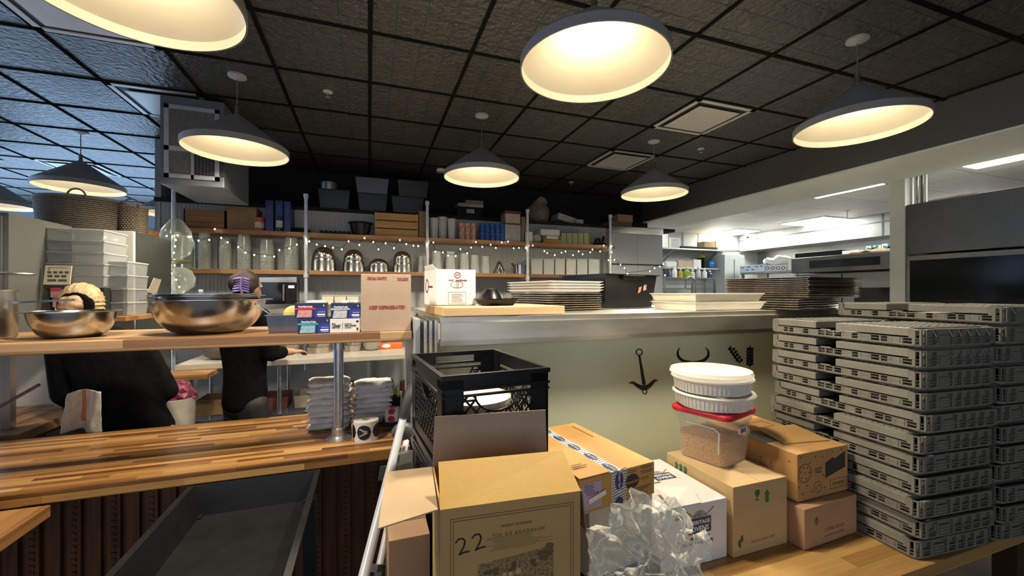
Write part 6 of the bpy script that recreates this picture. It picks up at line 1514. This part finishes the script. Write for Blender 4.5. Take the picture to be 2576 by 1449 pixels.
# wicker baskets on the fridge
wk = pm('wicker', (.19, .15, .11), .8, var=.35, scale=60, stretch=(1, 1, 3))
def basket(px, r, z0, z1, label, ry=1, Y=YF+.22, tilt=0):
    x = XP(px, Y); t = thing('wicker_basket', label, 'basket', (x, Y, z0), 0, 'wicker baskets on the fridge'); h = z1-z0; b = B(); n = 56; m = max(6, int(h/.014))
    for j in range(m):
        z = j*h/m; rr_ = r*(.92+.08*j/m)
        b.tube([((rr_+.004*math.sin((k+(j % 2))*math.pi))*math.cos(k*math.tau/n), ry*(rr_+.005*(-1)**(k+j))*math.sin(k*math.tau/n), z+.006) for k in range(n)], h/m*.42, 5, closed=True)
    b.lathe([(0, .001), (r*.91, .001), (r*.91, .004), (r*.97, h)], 40, sy=ry)
    b.build('weave', wk, t, 60)
    b = B(); b.tube([(r*math.cos(k*math.tau/40), ry*r*math.sin(k*math.tau/40), h) for k in range(40)], .009, 6, closed=True); b.build('rim', wk, t, 60)
    b = B(); b.tube([(r*.3+.05*math.cos(a_), -ry*r*.95, h+.05*math.sin(a_)) for a_ in [i*math.pi/10 for i in range(11)]], .006, 6); b.build('handle', wk, t, 60)
z_b = zw+.002
Yb_ = YF+.30
z_top = kz(210, 485, Yb_)
basket(205, .245, z_b, z_b+(z_top-z_b)*.80, 'wide woven basket on the fridge beneath the left pendant', .85, Yb_)
basket(335, .085, z_b, z_b+(z_top-z_b)*.72, 'narrower wicker basket right of the wide one', 1.0, YF+.32)
o = B().box(XP(385, 4.0), XP(425, 4.0), 3.98, 4.15, kz(380, 592, 3.95), kz(380, 572, 3.95), bev=.004).build('wooden_tray', wb); tag(o, 'flat dark wooden tray on top of the dark fridge', 'tray'); o.location.z = (zw+.001)-kz(380, 592, 3.95); o.location.x = -.12
# wood shelf with boxes, clear bins
SB = kz(150, 797, 3.30)
o = B().box(-1.82, XP(338, 3.3), 3.20, 3.618, SB-.03, SB, bev=.003).build('side_shelf', wood_dim); tag(o, 'wooden shelf behind the blonde person, boxes and clear bins on it', 'shelf')
xs0 = o
for x, zq0 in ((-1.81, E-.749),):
    q = B().box(x, x+.03, 3.5, 3.53, zq0, SB-.031).build('shelf_leg', MATS['leg_dark']); q.parent = o
def lstack(p0, p1, ytop, ybot, n, Y, where):
    x0, x1 = XP(p0, Y), XP(p1, Y); w_ = x1-x0; z0 = kz((p0+p1)/2, ybot, Y) if n == 5 else SB+.002; z1_ = kz((p0+p1)/2, ytop, Y); H = (z1_-z0)/n
    pr = None
    for i in range(n):
        if pr is None:
            pr = thing('clear_bin', 'x', 'bin', (0, 0, 0)); B().open_box(w_*.96, .26, H*.86, .003, .006, lip=.004).build('bin', clear('bin_clear', (.50, .52, .54), .84, .08, .4), pr); B().box(-w_/2*.99, w_/2*.99, -.134, .134, H*.88, H*.97, bev=.002).build('lid', clearp, pr); o = pr; put(pr, ((x0+x1)/2, Y+.14, z0)); pr['label'] = 'clear lidded bin in the %s, bottom one' % where; pr['group'] = 'clear bins in the '+where
        else: dup(pr, ((x0+x1)/2, Y+.14, z0+i*H), 0, 'clear lidded bin in the %s, %s' % (where, ORD[n-1-i]))
    return z0
g0_ = kz(182, 722, 3.14)
lstack(108, 262, 573, 720, 5, 3.24, 'tall stack above the glove boxes'); 
lstack(268, 320, 655, 781, 4, 3.30, 'small stack before the white fridge')
# prints board (hours card)
p = PY(112, 714, 3.10); t = thing('menu_card', 'cream card with a grid of dark squares leaning on clear bins', 'card', (XP(110, 3.21), 3.21, kz(150, 716, 3.21)), 0)
w_ = XP(182, 3.21)-XP(110, 3.21); h = kz(150, 668, 3.21)-kz(150, 716, 3.21)
B().prism([(0, 0), (w_*.93, 0), (w_, h), (w_*.08, h)], .006).build('card', pm('card_cream2', (.62, .58, .42), .6, var=.04), t)
b = B()
for r_, n_, xs_ in ((.58, 4, .13), (.38, 3, .17), (.16, 2, .30)):
    for k in range(n_): b.box(w_*(.16+k*(xs_+.07)), w_*(.16+k*(xs_+.07)+xs_), -.008, -.006, h*r_, h*(r_+.12))
b.box(w_*.2, w_*.85, -.008, -.006, h*.87, h*.89).box(w_*.2, w_*.22, -.008, -.006, h*.75, h*.89)
b.build('print', pm('print_olive', (.08, .09, .05), .6), t)
# red glove boxes at the left
rb = pm('box_crimson', (.45, .04, .07), .45, var=.3, scale=9); zz = SB+.001
x0g, x1g = -1.795, XP(165, 3.22); wq = x1g-x0g; hq = (g0_-.004-SB)/3
for i, (m, l) in enumerate(((white_card, 'white glove box at the bottom of the red and white pile'), (rb, 'lower red and white glove box at the left'), (rb, 'upper red and white glove box at the left'))):
    t = thing('glove_box', l, 'glove box', (x0g-.01*i+.02, 3.22, zz+i*hq), 0, 'glove boxes behind the small steel bowl'); B().box(0, wq, 0, .2, 0, hq-.002, bev=.002).build('body', m if i == 0 else pm('box_pinkish', (.45, .25, .24), .5, var=.2), t)
    if i: B().box(0, wq*.7, -.001, 0, hq*.62, hq*.95).build('colour_band', rb, t); B().box(wq*.72, wq, -.001, 0, 0, hq*.98).build('dark_end', navy, t)
    else: text('Silver', hq*.5, MATS['ink_tan'], t, (wq*.25, -.001, hq*.5)); B().box(wq*.45, wq*.8, -.001, 0, hq*.5, hq*.6).build('print_line', MATS['ink_tan'], t)
o = B().box(x0g+wq+.03, XP(262, 3.24), 3.24, 3.45, SB+.001, g0_-.002, bev=.003).build('dark_box', black_matte); tag(o, 'dark box under the tall clear bins, behind the hair bun', 'box')
# second counter running away at the left
XA = -1.74; CT = E-.75
o = B().box(-3.2, XA, 2.90, 3.60, CT-.05, CT, bev=.003).build('back_counter', butcher('back_wood', (.14, .06, .02), (.27, .13, .05), (.40, .23, .10), .4, 2, 24, axis=1)); tag(o, 'wooden counter running away behind the bar at the left', 'counter')
q = B().box(-3.1, XA-.06, 2.95, 3.58, 0, CT-.052).build('cabinet_front', black_matte, o)
for (px, py, r, h, nm, l) in ((55, 966, .14, .21, 'stock_pot', 'steel pot on the wooden back counter, seen under the shelf'), (12, 1000, .12, .012, 'plate', 'steel plate on the back counter at the left edge'), (85, 985, .13, .014, 'plate', 'shiny steel lid lying in front of the pot')):
    v = PZ(px, py, CT); o = B().lathe([(0, 0), (r, 0), (r, h), (r+.01, h+.002), (r+.01, h+.006), (r-.006, h+.004), (r-.006, .004), (0, .004)], 32).build(nm, steel_b, None, 40); put(o, (min(v.x, -1.9), max(min(v.y, 2.96), 2.92) if h < .1 else 2.955, CT+.001)); tag(o, l, 'pot' if h > .1 else 'plate')
for i in range(6):
    v = PZ(15, 955, CT); o = B().lathe([(0, 0), (.09, 0), (.13, .012), (.132, .016), (.09, .006), (0, .006)], 32).build('plate', white_card, None, 40); put(o, (v.x-.12, v.y+.28, CT+.002+i*.017)); tag(o, 'white plate in the pile at the left end, %s' % ORD[5-i], 'plate', 'white plates at the left end of the back counter')
# low bin with crumpled wrap between the people
t = thing('waste_bin', 'pale bin with a crumpled maroon bag beside the left person', 'bin', (XP(436, 3.55), 3.55, 0)); zb_ = kz(436, 1000, 3.55)
B().lathe([(0, 0), (.10, 0), (.13, zb_), (.12, zb_), (.09, .01), (0, .01)], 20).build('bin', pm('bin_cream', (.42, .40, .34), .6), t, 40)
b = B(); b.ell((0, 0, zb_+.02), (.13, .11, .10), n=18)
for v_ in b.bm.verts: v_.co += Vector((noise.noise(v_.co*30), noise.noise(v_.co*30+Vector((3, 3, 3))), noise.noise(v_.co*25)))*.03
b.build('bag', pm('bag_maroon', (.20, .04, .08), .45, var=.6, scale=30), t, 0)
# wooden cross beam near the back table
o = B().box(XP(360, 3.9), XP(352, 3.9)+.45, 3.85, 4.1, PTZ-.085, PTZ-.047).build('wooden_ledge', wood_dim); tag(o, 'short wooden ledge under the left end of the prep table', 'ledge')
# ================================================================ PEOPLE
skin = pm('skin', (.52, .28, .19), .5, var=.06, scale=20); jeans = pm('jeans', (.17, .23, .31), .8, var=.18, scale=40, bump=.2)
def capsule(b, p, q, r0, r1, n=16, k=5):
    p, q = Vector(p), Vector(q)
    pts = [p.lerp(q, i/k) for i in range(k+1)]; rs = [r0+(r1-r0)*i/k for i in range(k+1)]
    b.tube(pts, rs, n); b.ell(p, (r0,)*3, n=14); b.ell(q, (r1,)*3, n=14)
def fused(b, name, mat, par, vox=.012, sm=4):
    o = b.build(name, mat, par, 0)
    m = o.modifiers.new('fuse', 'REMESH'); m.mode = 'VOXEL'; m.voxel_size = vox; m.use_smooth_shade = True
    s = o.modifiers.new('soft', 'SMOOTH'); s.factor = .6; s.iterations = sm
    return o
def hand(b, w, d, up, s=1.0, curl=.5):
    """palm and five curled fingers from wrist w along direction d"""
    w, d, up = Vector(w), Vector(d).normalized(), Vector(up).normalized(); side = d.cross(up).normalized()
    b.ell(w+d*.045*s, (.001, .001, .001), n=6)
    for i in range(4):
        o = side*((i-1.5)*.020*s); L = (.068, .078, .074, .058)[i]*s; root = w+d*.085*s+o
        p1 = root+d*L*.45-up*L*.15*curl; p2 = p1+d*L*.30-up*L*.45*curl; p3 = p2+d*L*.12-up*L*.42*curl
        b.tube([w+d*.02*s+o*.6, root, p1, p2, p3], [.011*s, .0105*s, .009*s, .008*s, .006*s], 8)
    t0 = w+d*.03*s-side*.025*s; b.tube([t0, t0+d*.03*s-side*.028*s, t0+d*.055*s-side*.034*s-up*.012*s], [.013*s, .010*s, .0075*s], 8)
    b.bar(w, w+d*.09*s, .072*s, .026*s, up)
def ribbed(t, rings, mat, name, n=28):
    """closed tube of elliptical rings: (center, rx, ry) """
    b = B(); V = []
    for c, rx, ry in rings:
        V.append([b.bm.verts.new(Vector(c)+Vector((rx*math.cos(k*math.tau/n), ry*math.sin(k*math.tau/n), 0))) for k in range(n)])
    for A, Q in zip(V, V[1:]):
        for k in range(n): b.bm.faces.new((A[k], A[(k+1) % n], Q[(k+1) % n], Q[k]))
    b.bm.faces.new(V[0][::-1]); b.bm.faces.new(V[-1]); return b
# ---- left person: back to us, leaning to the left, blonde bun with black band
hx, hy_, hz_ = XP(215, 3.0), 3.0, E-.075
px0 = XP(345, 3.05)
t = thing('person', 'person seen from behind in a black top, blonde bun, leaning left', 'person', (px0, 3.05, 0))
def L1(x, y, z): return (x-px0, y-3.05, z)
hip = Vector(L1(px0-.0, 3.06, .90)); neck = Vector(L1(hx+.05, 3.04, E-.23)); head = Vector(L1(hx, hy_-.02, hz_))
b = B()
# torso
mid = hip.lerp(neck, .5)
def lerpw(ws, f): i = min(len(ws)-2, int(f*(len(ws)-1))); g_ = f*(len(ws)-1)-i; return ws[i]*(1-g_)+ws[i+1]*g_
for k in range(30):
    f = k/29; c = hip.lerp(neck-Vector((0, 0, .06)), f); w_ = lerpw((.165, .155, .145, .145, .155, .168, .18, .175, .13), f); b.ell(c, (w_, .11, .09), n=18)
shl, shr = neck+Vector((-.17, .0, -.10)), neck+Vector((.19, .0, -.12))
ell_, elr = shl+Vector((-.02, .05, -.26)), shr+Vector((.10, .06, -.26)); wl, wr = ell_+Vector((.06, .10, -.14)), elr+Vector((-.12, .16, -.02))
capsule(b, shl, ell_, .052, .042); capsule(b, ell_, wl, .040, .028); capsule(b, shr, elr, .052, .042); capsule(b, elr, wr, .040, .028)
capsule(b, neck-Vector((0, 0, .08)), head-Vector((0, 0, .06)), .056, .052)
b.ell(head, (.075, .095, .112), n=20); b.ell(head+Vector((.02, .07, -.05)), (.05, .05, .06)); b.ell(head+Vector((.078, .01, -.02)), (.012, .02, .03)); b.ell(head+Vector((-.078, .01, -.02)), (.012, .02, .03))
b.ell(head+Vector((0, .10, -.015)), (.014, .022, .022), n=10)
for s in (-1, 1):
    kn = hip+Vector((s*.10, .02, -.43)); an = Vector((kn.x, kn.y-.02, .09)); capsule(b, hip+Vector((s*.085, 0, -.04)), kn, .088, .058); capsule(b, kn, an, .056, .038); b.ell(an+Vector((0, .06, -.045)), (.045, .12, .045))
hand(b, wl, (.5, .3, -.6), (0, 0, 1)); hand(b, wr, (-.5, .8, 0), (0, 0, 1))
fused(b, 'body', skin, t, .011, 3)
b = B()
for k in range(34):
    f = k/33; c = (hip+Vector((0, 0, -.03))).lerp(neck-Vector((0, 0, .05)), f); w_ = lerpw((.190, .182, .172, .17, .178, .19, .20, .202, .19, .14), f); b.ell(c, (w_, .13, .09), n=20)
capsule(b, shl, ell_, .075, .062); capsule(b, ell_, ell_.lerp(wl, .8), .06, .045); capsule(b, shr, elr, .075, .062); capsule(b, elr, elr.lerp(wr, .8), .06, .045)
o = fused(b, 'shirt', cloth_black, t, .014, 5)
b = B()
for s in (-1, 1):
    kn = hip+Vector((s*.10, .02, -.43)); an = Vector((kn.x, kn.y-.02, .12)); capsule(b, hip+Vector((s*.085, 0, -.05)), kn, .108, .078); capsule(b, kn, an, .076, .062)
b.ell(hip+Vector((0, 0, -.05)), (.182, .125, .11)); fused(b, 'jeans', jeans, t, .014, 4)
for s in (-1, 1): kn = hip+Vector((s*.10, .02, -.43)); B().ell((kn.x, kn.y+.04, .045), (.052, .135, .045)).build('shoe', blackp, t, 60)
hair = pm('hair_blonde', (.50, .36, .18), .5, var=.4, scale=14, stretch=(14, 1, 1), bump=.5)
b = B(); b.ell(head+Vector((0, -.012, .015)), (.092, .104, .112), n=48)
for v_ in b.bm.verts:
    r_ = v_.co-(head+Vector((.0, -.11, 0))); a = math.atan2(r_.z, r_.x); v_.co += (v_.co-head).normalized()*.004*math.sin(a*26)
b.build('hair', hair, t, 60)
b = B(); bc_ = head+Vector((.015, -.125, .006)); b.ell(bc_, (.056, .045, .052), n=32)
for v_ in b.bm.verts:
    r_ = v_.co-bc_; a = math.atan2(r_.z, r_.x); v_.co += r_.normalized()*.0035*math.sin(a*5+r_.length*160)
b.build('hair_bun', pm('hair_bun', (.38, .24, .15), .5, var=.35, scale=40, bump=.4), t, 60)
b = B(); pts = [bc_+Vector((.062*math.cos(a), .018, .060*math.sin(a)-.002)) for a in [k*math.tau/28 for k in range(28)]]
b.tube(pts, [.010+.006*max(0, math.cos(k*math.tau/28)) + .002*math.sin(k*2.2) for k in range(28)], 10, closed=True); b.ell(bc_+Vector((.068, .008, -.006)), (.024, .022, .046)); b.build('hair_band', cloth_black, t, 60)
# towel tucked at the left hip
b = B(); nx, ny = 26, 22; x0, zt7 = XP(180, 2.90), kz(225, 985, 2.90); w_ = XP(262, 2.90)-x0; H = zt7-kz(225, 1090, 2.90)
V = []
for i in range(nx+1):
    row = []
    for j in range(ny+1):
        u, v = i/nx, j/ny; x = u*w_*(1+.14*v)-.02*v; z = -v*H*(1-.10*(1-u))+.02*math.sin(u*3.1); y = -.02*math.sin(u*9+1)*(.3+v)-.02*abs(noise.noise(Vector((u*5, v*3, 4))))
        row.append(b.bm.verts.new((x, y, z)))
    V.append(row)
for i in range(nx):
    for j in range(ny): b.bm.faces.new((V[i][j], V[i+1][j], V[i+1][j+1], V[i][j+1]))
o = b.build('kitchen_towel', pm('towel_cream', (.60, .57, .52), .9, var=.08, scale=40, bump=.4, bscale=150), None, 60); put(o, (x0, 2.87, zt7)); tag(o, 'cream towel with an orange stripe hanging at the left person', 'towel'); o.modifiers.new('s', 'SOLIDIFY').thickness = .004
b = B(); s0 = int(nx*.50)
for j in range(ny):
    q = [Vector(x_) for x_ in ((w_*(1+.14*(j/ny))*.52, 0, 0),)]
pts = []
for j in range(ny-4):
    v = j/ny; u = .52; x = u*w_*(1+.14*v)-.02*v; z = -v*H*(1-.10*(1-u))+.02*math.sin(u*3.1); y = -.02*math.sin(u*9+1)*(.3+v)-.02*abs(noise.noise(Vector((u*5, v*3, 4))))-.006
    pts.append((b.bm.verts.new((x-.008, y-.001, z)), b.bm.verts.new((x+.008, y-.001, z))))
for A, Q in zip(pts, pts[1:]): b.bm.faces.new((A[0], A[1], Q[1], Q[0]))
q = b.build('stripe', pm('stripe_orange', (.55, .20, .08), .9), o, 60); q.modifiers.new('s', 'SOLIDIFY').thickness = .002
# ---- right person: dark hair with a violet clip, turned away to the right
Y = 3.62; px1_ = XP(622, Y); t = thing('person', 'dark haired person in black with a violet hair clip, turned away', 'person', (px1_, Y, 0), R(48))
H = Vector((0.0, 0, kz(625, 722, Y))); b = B()
neck = H+Vector((-.02, 0, -.12)); hip = Vector((0, .02, .90))
for k in range(30):
    f = k/29; c = hip.lerp(neck-Vector((0, 0, .08)), f); w_ = lerpw((.16, .15, .14, .14, .15, .165, .175, .17, .12), f); b.ell(c, (w_*.66, w_*.85, .09), n=18)
capsule(b, neck-Vector((0, 0, .08)), H-Vector((.005, 0, .05)), .055, .052)
b.ell(H, (.092, .076, .112), n=20); b.ell(H+Vector((.06, 0, -.05)), (.045, .045, .055)); b.ell(H+Vector((.092, .0, -.02)), (.016, .012, .018), n=12); b.ell(H+Vector((.086, 0, -.055)), (.012, .020, .010), n=10); b.ell(H+Vector((.085, 0, .02)), (.02, .05, .012), n=10)
b.ell(H+Vector((.018, -.078, -.022)), (.020, .010, .030)); b.ell(H+Vector((.018, .078, -.022)), (.020, .010, .030))
sh1, sh2 = neck+Vector((0, -.17, -.11)), neck+Vector((0.02, .17, -.11)); e1, e2 = sh1+Vector((.06, -.04, -.27)), sh2+Vector((.08, .04, -.27)); w1, w2 = e1+Vector((.22, .06, -.02)), e2+Vector((.22, -.03, -.02))
for a, c2, r0, r1 in ((sh1, e1, .052, .042), (e1, w1, .04, .028), (sh2, e2, .052, .042), (e2, w2, .04, .028)): capsule(b, a, c2, r0, r1)
for s in (-1, 1):
    kn = hip+Vector((.02, s*.10, -.43)); an = Vector((kn.x-.02, kn.y, .09)); capsule(b, hip+Vector((0, s*.085, -.04)), kn, .088, .058); capsule(b, kn, an, .056, .038); b.ell(an+Vector((.06, 0, -.045)), (.12, .045, .045))
hand(b, w1, (1, .1, -.1), (0, 0, 1)); hand(b, w2, (1, -.1, -.1), (0, 0, 1)); fused(b, 'body', skin, t, .009, 2)
for s in (-1, 1): B().ell(H+Vector((.085, s*.032, .005)), (.012, .012, .008), n=12).build('eye', whitep, t, 60)
b = B()
for k in range(30):
    f = k/29; c = (hip+Vector((0, 0, -.04))).lerp(neck-Vector((0, 0, .075)), f); w_ = lerpw((.18, .172, .165, .165, .175, .19, .20, .20, .15), f); b.ell(c, (w_*.82, w_*.95, .09), n=20)
for a, c2, r0, r1 in ((sh1, e1, .078, .064), (e1, e1.lerp(w1, .5), .062, .05), (sh2, e2, .078, .064), (e2, e2.lerp(w2, .5), .062, .05)): capsule(b, a, c2, r0, r1)
fused(b, 'shirt', cloth_black, t, .014, 5)
b = B()
for s in (-1, 1):
    kn = hip+Vector((.02, s*.10, -.43)); an = Vector((kn.x-.02, kn.y, .12)); capsule(b, hip+Vector((0, s*.085, -.05)), kn, .105, .076); capsule(b, kn, an, .074, .06)
b.ell(hip+Vector((0, 0, -.05)), (.13, .175, .11)); fused(b, 'trousers', black_matte, t, .014, 4)
for s in (-1, 1): B().ell((hip.x+.06, s*.10, .045), (.135, .052, .045)).build('shoe', blackp, t, 60)
hd = pm('hair_dark', (.020, .011, .008), .45, var=.5, scale=12, stretch=(1, 12, 12), bump=.5)
b = B(); b.ell(H+Vector((-.018, 0, .022)), (.102, .094, .108), n=36); b.ell(H+Vector((-.10, -.01, .03)), (.045, .05, .065), n=20)
for v_ in b.bm.verts: v_.co += (v_.co-H).normalized()*.006*noise.noise(v_.co*26)
vs_ = [v_ for v_ in b.bm.verts if v_.co.x > H.x+.045 and v_.co.z < H.z+.045]
bmesh.ops.delete(b.bm, geom=vs_, context='VERTS'); b.build('hair', hd, t, 60)
vi = pm('violet_clip', (.18, .13, .38), .35, var=.4, scale=30); b = B()
for k in range(6):
    z = H.z+.055-k*.018; b.tube([(-.135+.01*math.sin(k), -.03-.02, z), (-.10, -.085, z+.01), (-.055, -.098, z-.004)], .0075, 7)
b.tube([(-.10, -.09, H.z+.07), (-.115, -.09, H.z), (-.10, -.09, H.z-.055)], .009, 8); b.build('hair_clip', vi, t, 60)
# prints, labels and tapes belong to the body they are on
PR = ('print', 'label', 'tape', 'seam', 'sign', 'plaque', 'motif', 'band', 'stripe', 'logo', 'cookie', 'chip', 'field', 'photo', 'sticker', 'mark', 'seal', 'strip', 'frame', 'dome_print', 'dark_panel', 'brand', 'hand_hole', 'handling', 'notice', 'dark_end', 'hinge_line', 'border', 'engraving', 'torn_paper', 'lilac')
for o in [q for q in C.objects if q.parent is None and q.type == 'EMPTY']:
    ks = kids(o); bd = [k for k in ks if k.name.split('.')[0] in ('body', 'roll', 'tub')]
    if not bd or 'pendant' in o.name: continue
    for k in ks:
        n = k.name.split('.')[0]
        if k is not bd[0] and any(w_ in n for w_ in PR): k.parent = bd[0]
